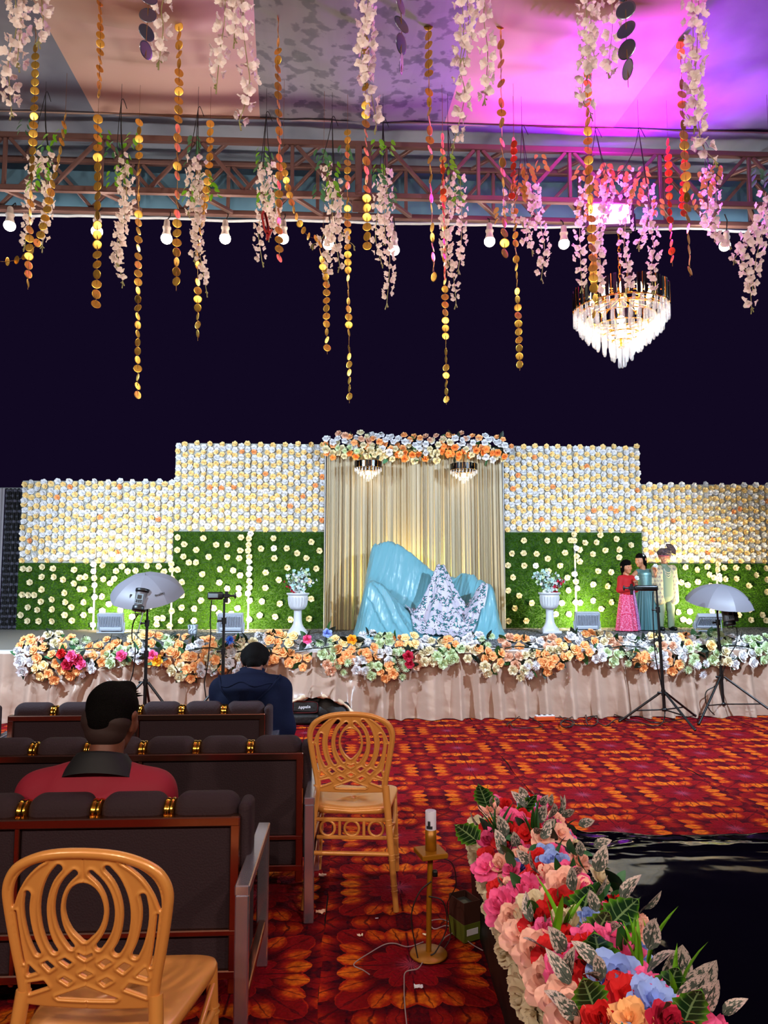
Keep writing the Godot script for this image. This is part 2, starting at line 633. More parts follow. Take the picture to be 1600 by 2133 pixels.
func build_canopy() -> void:
	var blue := cloth("blue_grey_satin", Color(0.62, 0.68, 0.76), 0.5, 0.15)
	blue.albedo_texture = noise_tex(0.012, 256, 0.0, [[0.3, Color(0.8, 0.82, 0.85)], [0.7, Color(1, 1, 1)]])
	triplanar(blue, 0.35)
	var rose := cloth("cream_pink_satin", Color(0.93, 0.80, 0.74), 0.45, 0.15)
	var teal := cloth("teal_blue_cloth", Color(0.33, 0.50, 0.60), 0.6, 0.1)
	var printed := cloth("blotch_print_cloth", Color(0.62, 0.65, 0.68), 0.55, 0.15)
	printed.albedo_texture = noise_tex(0.03, 256, 0.0, [[0.0, Color(0.62, 0.64, 0.66)], [0.36, Color(0.7, 0.72, 0.74)], [0.45, Color(1, 1, 1)], [1.0, Color(1, 1, 1)]], FastNoiseLite.TYPE_SIMPLEX_SMOOTH, 5)
	triplanar(printed, 0.9)
	var root := Node3D.new()
	root.name = "ceiling"
	root.set_meta("kind", "structure")
	add_child(root)
	# seams at the hem (z = -4.92) and where they run to above the camera (z = 3): x positions, material, pleats
	var hem := [-7.0, at(200, 235, 4.92).x, at(542, 240, 4.92).x, at(925, 255, 4.92).x, at(1275, 270, 4.92).x, 7.0]
	var far := [-7.0, -1.62, -0.35, 0.78, 1.95, 7.0]
	var cloths := [blue, rose, printed, rose, blue]
	var ns := FastNoiseLite.new()
	ns.seed = 12
	ns.frequency = 1.0
	for k in 5:
		var st := begin()
		var rows := []
		for j in 91:
			var z := lerpf(-4.92, 3.0, pow(j / 90.0, 1.6))
			var row := PackedVector3Array()
			for i in 25:
				var t := i / 24.0
				var s := clampf((z + 4.92) / 3.2, 0.0, 3.0)
				var a: float = lerpf(hem[k], far[k], minf(s, 1.0)) if k > 0 else -7.0
				var b: float = lerpf(hem[k + 1], far[k + 1], minf(s, 1.0)) if k < 4 else 7.0
				var x := lerpf(a, b, t)
				var y := 4.83 - 0.10 * (z + 4.92) + 0.0
				if z > -1.0:
					y = 4.83 - 0.10 * 3.92 + 0.03 * (z + 1.0)
				var sag := -0.06 * sin(t * PI) * minf(1.0, s * 3.0)
				if k == 1 or k == 3:
					var strength := smoothstep(0.25, 0.9, z + 4.92)
					sag += sin(t * PI) * strength * (0.065 * ns.get_noise_2d(x * 0.25 + k * 9.0, z * 6.0) + 0.035 * ns.get_noise_2d(x * 0.35, z * 16.0 + k * 20.0))
				else:
					sag += sin(t * PI) * 0.045 * ns.get_noise_2d(x * 1.3 + z * 0.5, z * 0.35 + k * 5.0)
				row.append(Vector3(x, y + sag, z))
			rows.append(row)
		sheet(st, rows, Vector2.ONE, true)
		# the cloth is doubled above so that the canopy has a thickness
		put("canopy_cloth", done(st), cloths[k], root)
	var top := put("canopy_roof", made_box(Vector3(14.4, 0.04, 9.0), 0.0), mat("roof_sheet", Color(0.25, 0.27, 0.3), 0.8), root)
	top.position = Vector3(0, 5.05, -0.95)
	# the strip between hem and fascia, and the fascia behind the truss
	var st2 := begin()
	var rows2 := []
	for j in 15:
		var row := PackedVector3Array()
		for i in 121:
			var x := lerpf(-7.0, 7.0, i / 120.0)
			var t := j / 14.0
			row.append(Vector3(x, 4.81 + 0.02 * sin(t * PI * 3.0) + 0.02 * ns.get_noise_2d(x * 1.1, t * 2.0), lerpf(-4.88, -5.42, t)))
		rows2.append(row)
	sheet(st2, rows2, Vector2.ONE, false)
	put("canopy_cloth", done(st2), blue, root)
	var st4 := begin()
	tube(st4, [Vector3(-7, 4.825, -4.9), Vector3(-3, 4.825, -4.9), Vector3(0, 4.825, -4.9), Vector3(3, 4.825, -4.9), Vector3(7, 4.825, -4.9)], 0.008, 6)
	put("hem_piping", done(st4), rose, root)
	var st3 := begin()
	var rows3 := []
	for j in 13:
		var row := PackedVector3Array()
		for i in 161:
			var x := lerpf(-7.0, 7.0, i / 160.0)
			var t := j / 12.0
			var droop := 0.02 * ns.get_noise_2d(x * 1.7, 3.0) * t
			row.append(Vector3(x, lerpf(4.83, 4.335, t) + droop, -5.42 + 0.012 * ns.get_noise_2d(x * 2.0, t * 2.0)))
		rows3.append(row)
	sheet(st3, rows3, Vector2.ONE, false)
	put("canopy_fascia", done(st3), teal, root)
	var st5 := begin()
	var hem_path := []
	for i in 161:
		var x := lerpf(-7.0, 7.0, i / 160.0)
		hem_path.append(Vector3(x, 4.335 + 0.02 * ns.get_noise_2d(x * 1.7, 3.0), -5.415))
	tube(st5, hem_path, 0.012, 6)
	put("hem_piping", done(st5), cloth("white_hem", Color(0.75, 0.78, 0.8), 0.6), root)

func build_truss() -> void:
	var steel := mat("painted_steel", Color(0.46, 0.34, 0.32), 0.45, 0.35)
	var t := thing("roof_truss", "long square box truss of rust-brown steel tube spanning below the canopy", "truss", Vector3(0, 4.322, -5.0))
	var w := 0.30
	var hgt := 0.39
	for c in [[0.0, 0.0], [0.0, hgt], [-w, 0.0], [-w, hgt]]:
		put("chord", made_box(Vector3(14.0, 0.042, 0.042), 0.005), steel, t, lift(Vector3(0, c[1], c[0])))
	var bar := func(a: Vector3, b: Vector3, called: String, thick := 0.026) -> void:
		var d := b - a
		put(called, made_box(Vector3(thick, d.length(), thick), 0.004), steel, t, Transform3D(along(d), (a + b) * 0.5))
	# joint positions along the front face, read where the posts stand
	var posts := []
	var x := -6.6
	var start := at(0, 330, 5.0).x
	var bay: float = at(212, 340, 5.0).x - at(10, 335, 5.0).x
	x = at(10, 335, 5.0).x - bay * 6.0
	while x < 6.6:
		posts.append(x)
		x += bay
	for i in posts.size():
		var px: float = posts[i]
		for z in [0.0, -w]:
			var shiftx := 0.0 if z == 0.0 else bay * 0.25
			bar.call(Vector3(px + shiftx, 0.02, z), Vector3(px + shiftx, hgt - 0.02, z), "upright")
			if i + 1 < posts.size():
				var mid := px + bay * 0.68
				bar.call(Vector3(px + 0.03 + shiftx, hgt - 0.02, z), Vector3(px + bay * 0.5 + shiftx, 0.02, z), "brace")
				bar.call(Vector3(px + bay * 0.5 + shiftx, 0.02, z), Vector3(px + bay - 0.03 + shiftx, hgt - 0.02, z), "brace")
		bar.call(Vector3(px, 0.0, -0.02), Vector3(px + bay * 0.3, 0.0, -w + 0.02), "brace", 0.03)
		bar.call(Vector3(px + bay * 0.3, hgt, -0.02), Vector3(px, hgt, -w + 0.02), "brace")
	# the joint of two truss lengths
	for dx in [-0.035, 0.035]:
		put("upright", made_box(Vector3(0.05, hgt, 0.05), 0.005), steel, t, lift(Vector3(at(757, 350, 5.0).x + dx, hgt * 0.5, 0.0)))
	put("joint_plate", made_box(Vector3(0.16, 0.15, 0.012), 0.003), steel, t, lift(Vector3(at(757, 350, 5.0).x, -0.03, -0.03)))
	# two posts outside the frame carry it
	for s in [-6.9, 6.9]:
		put("post", made_box(Vector3(0.12, 4.32, 0.12), 0.01), steel, t, lift(Vector3(s, -2.16, -0.15)))

func build_bulbs() -> void:
	var holder := mat("bulb_holder", Color(0.86, 0.80, 0.76), 0.45)
	var lit := glow("lit_bulb", Color(1.0, 0.94, 0.88), 9.0)
	var wire := mat("black_wire", Color(0.03, 0.03, 0.03), 0.6)
	var words := ["first", "second", "third", "fourth", "fifth", "sixth", "seventh", "eighth", "ninth", "tenth"]
	var spots := [[20, 470], [202, 482], [347, 497], [469, 497], [590, 497], [684, 509], [821, 521], [1020, 503], [1175, 508], [1510, 512]]
	for i in spots.size():
		var p: Vector3 = at(spots[i][0], spots[i][1], 5.2)
		var o := thing("light_bulb", "%s lit white bulb, counted along the truss from the end away from the purple flood" % words[i], "light bulb", p, 0.0, "bulbs along the truss")
		var st := begin()
		ball(st, Vector3.ZERO, Vector3(0.042, 0.040, 0.042), 8)
		put("globe", done(st), lit, o)
		st = begin()
		lathe(st, [[0.038, 0.012], [0.033, 0.03], [0.026, 0.05], [0.026, 0.075], [0.031, 0.076], [0.031, 0.088], [0.024, 0.09], [0.020, 0.135], [0.012, 0.145], [0.0, 0.147]], 16)
		put("holder", done(st), holder, o)
		st = begin()
		tube(st, [Vector3(0, 0.14, 0), Vector3(0.01, 0.2, -0.05), Vector3(0, 4.33 - p.y, -0.09)], 0.004, 6)
		put("wire", done(st), wire, o)
		if i == 9:
			o.rotation = Vector3(1.15, 0, 0.35)
		omni(o, Vector3.ZERO, WARM, E_BULB, 0.04)

func flood_light(called: String, label: String, p: Vector3, towards: Vector3, body: Material, face: Material, size: Vector3) -> Node3D:
	# p: the middle of the case; towards: where the glass looks
	var o := thing(called, label, "floodlight", p)
	var b := Basis.looking_at(towards, Vector3.UP)
	var st := begin()
	box(st, size, Transform3D(b, Vector3.ZERO), 0.008)
	var case := put("housing", done(st), body, o)
	# cooling fins on the back
	for i in 14:
		var fx := lerpf(-0.44, 0.44, i / 13.0) * size.x
		var fin := begin()
		box(fin, Vector3(0.006, size.y * 0.62, 0.03), Transform3D(b, b * Vector3(fx, size.y * 0.12, size.z * 0.5 + 0.014)), 0.001)
		piece("cooling_fin", done(fin), body, case)
	st = begin()
	box(st, Vector3(size.x * 0.9, size.y * 0.2, 0.04), Transform3D(b, b * Vector3(0, -size.y * 0.32, size.z * 0.5 + 0.018)), 0.01)
	piece("driver_box", done(st), body, case)
	st = begin()
	for s in [-1.0, 1.0]:
		box(st, Vector3(0.012, size.y * 1.06, size.z * 1.3), Transform3D(b, b * Vector3(s * size.x * 0.51, 0, 0)), 0.003)
		box(st, Vector3(size.x * 1.04, 0.014, size.z * 1.3), Transform3D(b, b * Vector3(0, s * size.y * 0.52, 0)), 0.003)
	put("rim_frame", done(st), body, o)
	st = begin()
	box(st, Vector3(size.x * 0.86, size.y * 0.82, 0.006), Transform3D(b, b * Vector3(0, 0, -size.z * 0.5 - 0.004)), 0.001)
	put("lamp_glass", done(st), face, o)
	st = begin()
	var hw := size.x * 0.56
	tube(st, [b * Vector3(-hw, 0, 0), b * Vector3(-hw, 0, 0) + Vector3(0, -size.y * 0.55, 0.02), b * Vector3(hw, 0, 0) + Vector3(0, -size.y * 0.55, 0.02), b * Vector3(hw, 0, 0)], 0.009, 6)
	put("bracket", done(st), body, o)
	return o

func build_purple_flood() -> void:
	var body := mat("flood_case", Color(0.25, 0.2, 0.22), 0.4, 0.5)
	var face := glow("purple_lamp_glass", Color(1.0, 0.80, 1.0), 12.0)
	var p := at(1266, 448, 5.05)
	var d := Vector3(-0.12, 0.12, 1.0).normalized()
	var o := flood_light("flood_light", "glaring purple flood lamp hung under the truss above the big chandelier", p, d, body, face, Vector3(0.34, 0.235, 0.07))
	var l := spot(o, d * 0.06, Vector3(-0.1, 0.45, 1.0), PURPLE, E_PURPLE, 88.0, 0.12)
	l.position = d * 0.06
	l.rotation = Basis.looking_at(Vector3(-0.1, 0.45, 1.0)).get_euler()
	# two cool floods on the ends of the same truss light the stage
	var white := glow("cool_lamp_glass", Color(0.9, 0.95, 1.0), 8.0)
	for s in [[-4.6, 0.9], [4.9, 0.75]]:
		var q := Vector3(s[0], 4.05, -5.15)
		var aim := (Vector3(0.4 * s[0] * 0.2, 0.9, -9.6) - q).normalized()
		var f := flood_light("flood_light", "cool white flood lamp on the truss end turned towards the stage, " + ("on the benches' side" if s[0] < 0 else "on the runway's side"), q, aim, body, white, Vector3(0.29, 0.20, 0.07))
		f.set_meta("group", "truss end floods")
		var sl := spot(f, Vector3.ZERO, aim, COOL, E_COOL * s[1], 58.0, 0.05)
		sl.position = aim * 0.06
		sl.rotation = Basis.looking_at(aim).get_euler()
	# and a row of floods behind the viewer lights the hall
	var warm_glass := glow("house_lamp_glass", Color(1.0, 0.93, 0.86), 8.0)
	var row := ["over the benches' far end", "over the benches", "over the runway", "over the runway's far side"]
	for k in 4:
		var q := Vector3([-4.2, -1.4, 1.4, 4.2][k], 4.05, 1.8)
		var aim := Vector3(-q.x * 0.12, -0.05 if k < 1 else (-0.5 if k < 2 else -0.62), -1.0).normalized()
		var f := flood_light("flood_light", "white flood lamp hung behind the viewer, " + row[k], q, aim, body, warm_glass, Vector3(0.29, 0.20, 0.07))
		var sl := spot(f, Vector3.ZERO, aim, WARM, E_HOUSE * ([1.35, 1.05, 1.25, 1.25][k]), 64.0 if k < 2 else 48.0, 0.12)
		sl.position = aim * 0.06
		sl.rotation = Basis.looking_at(aim).get_euler()
		var st := begin()
		tube(st, [Vector3(0, 0.12, 0), Vector3(0, 0.42, 0)], 0.012, 8)
		put("hanging_rod", done(st), body, f)

# ---------------------------------------------------------------- flowers: shapes of about unit size that face +y
# one petal: leaves the axis at angle a0 and ends at a1 (0 = along the axis), with a cupped width
func petal(st: SurfaceTool, spin: float, base: float, rise: float, length: float, width: float, a0: float, a1: float, cup: float, nu := 4, nv := 4, ruffle := 0.0) -> void:
	var b := Basis(Vector3.UP, spin)
	var rows := []
	var p := Vector2(base, rise)
	for i in nu + 1:
		var u := float(i) / nu
		if i > 0:
			var a := lerpf(a0, a1, pow((i - 0.5) / nu, 1.3))
			p += Vector2(sin(a), cos(a)) * length / nu
		var w := width * (0.35 + 0.65 * sin(PI * clampf(0.12 + u * 0.5, 0.0, 0.5)))
		if u > 0.5:
			w *= sqrt(maxf(1.0 - pow((u - 0.5) / 0.53, 2.0), 0.04))
		var row := PackedVector3Array()
		for k in nv + 1:
			var v := float(k) / nv * 2.0 - 1.0
			var around := v * w / maxf(absf(p.x) + 0.06, 0.12)
			around = clampf(around, -1.5, 1.5)
			var rad := p.x + cup * v * v * w * 0.5 * -1.0
			var flat := Vector3(rad, p.y + ruffle * sin(v * 5.0 + spin * 7.0) * u * u, v * w)
			var bent := Vector3(rad * cos(around), p.y + ruffle * sin(v * 5.0 + spin * 7.0) * u * u, rad * sin(around))
			row.append(b * flat.lerp(bent, clampf(1.0 - p.x * 1.6, 0.15, 0.8)))
		rows.append(row)
	sheet(st, rows)

func rose_shape(seed_n: int, open := 1.0, coarse := false) -> ArrayMesh:
	var r := RandomNumberGenerator.new()
	r.seed = seed_n
	var st := begin()
	var q := 3 if coarse else 6
	# the tight heart
	for k in (3 if coarse else 5):
		petal(st, k * 2.4 + r.randf(), 0.02 + 0.012 * k, 0.0, 0.40 + 0.015 * k, 0.14, 0.25, -0.25, 0.3, q, q)
	var rings := [[4, 0.07, 0.42, 0.20, 0.50, 0.10], [5, 0.09, 0.46, 0.25, 0.85, 0.55], [6, 0.09, 0.52, 0.29, 1.25, 1.25]]
	if coarse:
		rings = [[4, 0.09, 0.42, 0.27, 0.75, 0.05], [6, 0.12, 0.46, 0.34, 1.25, 0.45]]
	for i in rings.size():
		var g: Array = rings[i]
		for k in g[0]:
			petal(st, TAU * k / g[0] + i * 0.6 + r.randf_range(-0.18, 0.18), g[1], -0.02 * i, g[2] * r.randf_range(0.92, 1.06), g[3], g[4] * open, (g[5] + r.randf_range(-0.1, 0.25)) * open, 0.35, q, q, 0.02 if not coarse else 0.0)
	return done(st)

func open_rose_shape(seed_n: int) -> ArrayMesh:
	# broad wavy petals and an open heart
	var r := RandomNumberGenerator.new()
	r.seed = seed_n
	var st := begin()
	for i in 3:
		var n: int = [5, 5, 4][i]
		for k in n:
			petal(st, TAU * k / n + i * 0.7 + r.randf_range(-0.2, 0.2), 0.03, -0.02 + 0.03 * i, [0.54, 0.44, 0.30][i], [0.33, 0.26, 0.17][i], [1.15, 0.8, 0.35][i], [1.45, 0.95, 0.3][i] + r.randf_range(-0.15, 0.2), 0.25, 6, 6, 0.035)
	ball(st, Vector3(0, 0.14, 0), Vector3(0.07, 0.06, 0.07), 4)
	return done(st)

func mum_shape(seed_n: int) -> ArrayMesh:
	# a chrysanthemum: many narrow petals
	var r := RandomNumberGenerator.new()
	r.seed = seed_n
	var st := begin()
	for i in 4:
		var n: int = [16, 14, 11, 7][i]
		for k in n:
			petal(st, TAU * k / n + i * 0.37 + r.randf_range(-0.1, 0.1), 0.03, 0.03 * i, [0.50, 0.45, 0.38, 0.30][i], 0.055, [1.3, 0.95, 0.6, 0.25][i], [1.5, 0.9, 0.45, 0.0][i] + r.randf_range(-0.15, 0.15), 0.5, 3, 2)
	return done(st)

func bud_shape() -> ArrayMesh:
	var st := begin()
	for k in 4:
		petal(st, k * TAU / 4.0, 0.05, 0.0, 0.55, 0.2, 0.5, -0.5, 0.3, 4, 3)
	return done(st)

# one leaf along +y, face towards +z; UVs run along and across
func leaf_shape(length: float, width: float, bend := 0.15, fold := 0.2, notches := 0, n := 6) -> ArrayMesh:
	var st := begin()
	var rows := []
	for i in n + 1:
		var u := float(i) / n
		var w := width * pow(sin(PI * clampf(0.04 + 0.96 * pow(u, 0.8), 0.0, 1.0)), 0.8)
		if notches and i % 2 == 1:
			w *= 0.80
		var row := PackedVector3Array()
		for k in 5:
			var v := k / 2.0 - 1.0
			row.append(Vector3(v * w, u * length - (0.1 * length * absf(v) if notches else 0.0), -bend * u * u * length + absf(v) * w * fold))
		rows.append(row)
	sheet(st, rows)
	return done(st)

func blossom_shape(seed_n: int) -> ArrayMesh:
	# a wisteria floret: two upright lobes, two wings and a keel
	var r := RandomNumberGenerator.new()
	r.seed = seed_n
	var st := begin()
	for k in 4:
		petal(st, TAU * k / 4.0 + r.randf_range(-0.35, 0.35), 0.02, 0.0, r.randf_range(0.40, 0.58), r.randf_range(0.30, 0.40), 0.6, r.randf_range(0.8, 1.7), 0.3, 4, 4, 0.06)
	petal(st, r.randf() * TAU, 0.0, 0.02, 0.34, 0.12, 0.1, 0.4, 0.4, 3, 2)
	return done(st)

func sprig_texture() -> Texture2D:
	# grey-green leaf with pale speckled outer half
	var n := 96
	var im := Image.create(n, n, false, Image.FORMAT_RGB8)
	var ns := FastNoiseLite.new()
	ns.seed = 21
	ns.frequency = 0.05
	for j in n:
		for i in n:
			var v := absf(i / 95.0 * 2.0 - 1.0)
			var u := j / 95.0
			var k := ns.get_noise_2d(i, j)
			var pale := u * 0.9 + v * 0.25 + k * 0.9
			var c := Color(0.30, 0.34, 0.30)
			if pale > 0.55 and ns.get_noise_2d(i * 2.2, j * 2.2 + 300.0) < 0.30:
				c = Color(0.84, 0.76, 0.72)
			if v < 0.05:
				c = Color(0.12, 0.15, 0.12)
			im.set_pixel(i, j, c)
	return ImageTexture.create_from_image(im)

func monstera_texture() -> Texture2D:
	var n := 64
	var im := Image.create(n, n, false, Image.FORMAT_RGB8)
	for j in n:
		for i in n:
			var v := absf(i / 63.0 * 2.0 - 1.0)
			var u := j / 63.0
			var c := Color(0.05, 0.20, 0.07).lerp(Color(0.36, 0.62, 0.10), smoothstep(0.45, 1.0, v + (u - 0.5) * 0.3))
			if v < 0.05 or absf(fposmod(u * 6.0 - v * 1.5, 1.0) - 0.5) < 0.06:
				c = Color(0.5, 0.62, 0.4)
			im.set_pixel(i, j, c)
	return ImageTexture.create_from_image(im)

func make_flower_kinds() -> void:
	for k in 3:
		shape["rose_%d" % k] = rose_shape(10 + k)
		shape["open_rose_%d" % k] = open_rose_shape(40 + k)
		shape["mum_%d" % k] = mum_shape(60 + k)
		shape["small_rose_%d" % k] = rose_shape(80 + k, 1.0, true)
		shape["blossom_%d" % k] = blossom_shape(90 + k)
	shape["bud"] = bud_shape()
	shape["leaf"] = leaf_shape(1.0, 0.27)
	shape["leaf_folded"] = leaf_shape(1.0, 0.22, 0.35, 0.45)
	shape["monstera"] = leaf_shape(1.0, 0.42, 0.2, 0.12, 1, 11)
	shape["blade"] = leaf_shape(1.0, 0.06, 0.3, 0.5)
	for c in [["peach", Color(0.98, 0.72, 0.46)], ["apricot", Color(0.99, 0.62, 0.30)], ["white", Color(0.92, 0.92, 0.93)], ["ivory", Color(0.92, 0.88, 0.74)], ["pale_green", Color(0.82, 0.89, 0.72)], ["pale_mint", Color(0.74, 0.86, 0.84)], ["butter", Color(0.99, 0.89, 0.64)], ["gold_yellow", Color(0.98, 0.70, 0.12)], ["red", Color(0.82, 0.03, 0.05)], ["pink", Color(0.97, 0.38, 0.62)], ["blush", Color(0.98, 0.76, 0.68)], ["cream", Color(0.90, 0.84, 0.70)], ["sky", Color(0.60, 0.70, 0.95)], ["magenta", Color(0.75, 0.03, 0.22)], ["tan", Color(0.92, 0.74, 0.62)], ["blue", Color(0.2, 0.45, 0.85)]]:
		cloth("petal_" + c[0], c[1], 0.75, 0.2)
	cloth("leaf_green", Color(0.10, 0.30, 0.08), 0.55, 0.4)
	cloth("leaf_dark", Color(0.04, 0.12, 0.05), 0.55, 0.3)
	cloth("leaf_lime", Color(0.42, 0.68, 0.08), 0.55, 0.6)
	cloth("leaf_mint", Color(0.25, 0.48, 0.30), 0.55, 0.4)
	mat("stem_green", Color(0.07, 0.12, 0.05), 0.6)
	cloth("leaf_speckled", Color(1, 1, 1), 0.6, 0.2).albedo_texture = sprig_texture()
	cloth("leaf_monstera", Color(1, 1, 1), 0.5, 0.2).albedo_texture = monstera_texture()

func flower(parent: Node, kind: String, color: String, where: Vector3, facing: Vector3, size: float, r: RandomNumberGenerator, called := "") -> void:
	var k := kind
	if shape.has(kind + "_0"):
		k = "%s_%d" % [kind, r.randi() % 3]
	put(called if called else kind, shape[k], M["petal_" + color], parent, Transform3D(along(facing, r.randf() * TAU).scaled_local(Vector3.ONE * size), where))

func leaf(parent: Node, kind: String, material: String, where: Vector3, dir: Vector3, size: float, spin: float, called := "leaf") -> void:
	put(called, shape[kind], M[material], parent, Transform3D(along(dir, spin).scaled_local(Vector3.ONE * size), where))

# ---------------------------------------------------------------- the stage
const STAGE_Z := -8.19
const STAGE_Y := 0.75
const WALL_Z := -11.2

func deck_texture() -> Texture2D:
	# grey carpet with broken white wavy dashes
	var n := 384
	var a := FastNoiseLite.new()
	a.seed = 31
	a.frequency = 0.02
	var data := PackedByteArray()
	data.resize(n * n * 3)
	for j in n:
		for i in n:
			# wrap by blending the two ends
			var f := float(i) / n
			var wave := lerpf(a.get_noise_2d(i, j * 1.0), a.get_noise_2d(i - n, j * 1.0), f)
			var stripe := sin((float(j) / n * 26.0 + wave * 3.4) * TAU)
			var gap := lerpf(a.get_noise_2d(i * 2.0 + 400.0, j * 2.0), a.get_noise_2d((i - n) * 2.0 + 400.0, j * 2.0), f)
			var on := stripe > 0.35 and gap > -0.1
			var c := Color(0.72, 0.72, 0.74) if on else Color(0.13, 0.13, 0.16)
			var o := (j * n + i) * 3
			data[o] = c.r8
			data[o + 1] = c.g8
			data[o + 2] = c.b8
	return ImageTexture.create_from_image(Image.create_from_data(n, n, false, Image.FORMAT_RGB8, data))

func skirt_hem(x: float) -> float:
	# the cloth is lifted over the two bags
	var a := at(592, 1440, 7.95).x
	var b := at(742, 1480, 7.95).x
	var t := (x - a) / (b - a)
	var up := 0.0
	if t > -0.25 and t < 1.25:
		var s := clampf(t, 0.0, 1.0)
		up = 0.30 * pow(sin(PI * clampf(s * 0.85 + 0.12, 0.0, 1.0)), 0.55) * smoothstep(-0.08, 0.06, t) * smoothstep(1.1, 0.9, t)
	return up

func build_stage() -> void:
	var s := thing("stage", "low stage with a grey and white patterned deck and a gathered ivory satin skirt", "stage", Vector3.ZERO)
	var w0 := -6.2
	var w1 := 7.2
	var cx := (w0 + w1) * 0.5
	var timber := mat("stage_boards", Color(0.16, 0.12, 0.09), 0.8)
	put("platform", made_box(Vector3(w1 - w0, STAGE_Y - 0.02, 3.6), 0.01), timber, s, lift(Vector3(cx, (STAGE_Y - 0.02) * 0.5, STAGE_Z - 1.86)))
	var carpet := mat("deck_carpet", Color(1, 1, 1), 0.9)
	carpet.albedo_texture = deck_texture()
	triplanar(carpet, 0.9)
	var split := at(196, 1330, 9.4).x
	put("deck_carpet", made_box(Vector3(w1 - split, 0.012, 3.58), 0.002), carpet, s, lift(Vector3((w1 + split) * 0.5, STAGE_Y - 0.006, STAGE_Z - 1.83)))
	var plain := cloth("deck_cloth", Color(0.50, 0.47, 0.43), 0.75)
	put("deck_cloth", made_box(Vector3(split - w0, 0.012, 3.58), 0.002), plain, s, lift(Vector3((split + w0) * 0.5, STAGE_Y - 0.004, STAGE_Z - 1.83)))
	# white cloth band over the stage edge
	var ns := FastNoiseLite.new()
	ns.seed = 7
	ns.frequency = 1.0
	var band := cloth("white_band", Color(0.82, 0.80, 0.80), 0.6)
	var st := begin()
	var rows := []
	for j in 9:
		var t := j / 8.0
		var row := PackedVector3Array()
		for i in 241:
			var x := lerpf(w0, w1, i / 240.0)
			var wob := 0.012 * ns.get_noise_2d(x * 2.0, 1.0)
			if t < 0.45:
				row.append(Vector3(x, STAGE_Y + 0.006, STAGE_Z - 0.10 + t / 0.45 * 0.115))
			else:
				row.append(Vector3(x, STAGE_Y + 0.004 - (t - 0.45) / 0.55 * (0.10 + wob), STAGE_Z + 0.028 + wob * 0.6 + 0.006 * sin(x * 23.0) * t))
		rows.append(row)
	sheet(st, rows, Vector2.ONE, true)
	put("edge_band", done(st), band, s)
	# the gathered skirt: pleats, soft wrinkles, one drawn-up knot and a hem that is lifted over the bags
	var satin := cloth("ivory_satin", Color(0.68, 0.57, 0.50), 0.32, 0.12, 0.0)
	satin.normal_enabled = true
	satin.normal_texture = noise_tex(0.02, 256, 3.0, [], FastNoiseLite.TYPE_SIMPLEX_SMOOTH, 6)
	satin.normal_scale = 0.35
	triplanar(satin, 1.1)
	var knot := at(208, 1392, 8.1)
	st = begin()
	rows = []
	var nx := 900
	for j in 41:
		var t := j / 40.0
		var row := PackedVector3Array()
		for i in nx + 1:
			var x := lerpf(w0, w1, float(i) / nx)
			var hem := skirt_hem(x)
			var phase := x * 17.0 + 3.2 * ns.get_noise_2d(x * 0.55, 5.0) + 0.35 * t * ns.get_noise_2d(x * 0.9, 9.0)
			var pleat := pow(0.5 + 0.5 * sin(phase * 1.35), 2.6)
			var amp := 0.035 + 0.13 * t * (0.45 + 0.55 * (0.5 + 0.5 * ns.get_noise_2d(x * 0.8, 20.0)))
			var z := STAGE_Z + 0.035 + amp * pleat + 0.05 * t * t + 0.03 * t * ns.get_noise_2d(x * 1.4, t * 1.5 + 30.0)
			var y := lerpf(STAGE_Y - 0.02, hem + 0.004 + 0.012 * maxf(0.0, ns.get_noise_2d(x * 3.0, 40.0)), t)
			# cloth that is lifted hangs forward over the bag in a roll
			if hem > 0.02:
				var lifted := hem / 0.30
				z += 0.29 * lifted * smoothstep(0.3, 1.0, t)
				y += 0.03 * lifted * sin(t * PI) * ns.get_noise_2d(x * 4.0, 3.0)
			# folds that fan out from the knot
			var dx := x - knot.x
			if absf(dx) < 0.75:
				var near := smoothstep(0.75, 0.1, absf(dx))
				var reach := maxf(knot.y - y, 0.0)
				if reach > 0.0:
					var ang := atan2(dx, reach + 0.02)
					z += near * (0.05 * pow(0.5 + 0.5 * sin(ang * 15.0), 1.5) * smoothstep(0.0, 0.2, reach) + 0.07 * exp(-reach * 5.0) * exp(-dx * dx * 30.0))
			row.append(Vector3(x, y, z))
		rows.append(row)
	sheet(st, rows, Vector2.ONE, true)
	put("skirt", done(st), satin, s)
	# the hem that is rolled up over the bags
	st = begin()
	var roll := []
	var rad := []
	for i in 41:
		var x := lerpf(at(588, 1440, 7.9).x, at(748, 1480, 7.9).x, i / 40.0)
		roll.append(Vector3(x, skirt_hem(x) + 0.004, STAGE_Z + 0.345 + 0.012 * sin(i * 0.9)))
		rad.append(0.020 + 0.009 * sin(i * 0.7) + 0.004 * sin(i * 2.1))
	tube(st, roll, rad, 10)
	put("rolled_hem", done(st), cloth("ivory_cotton", Color(0.86, 0.78, 0.66), 0.6, 0.1), s)

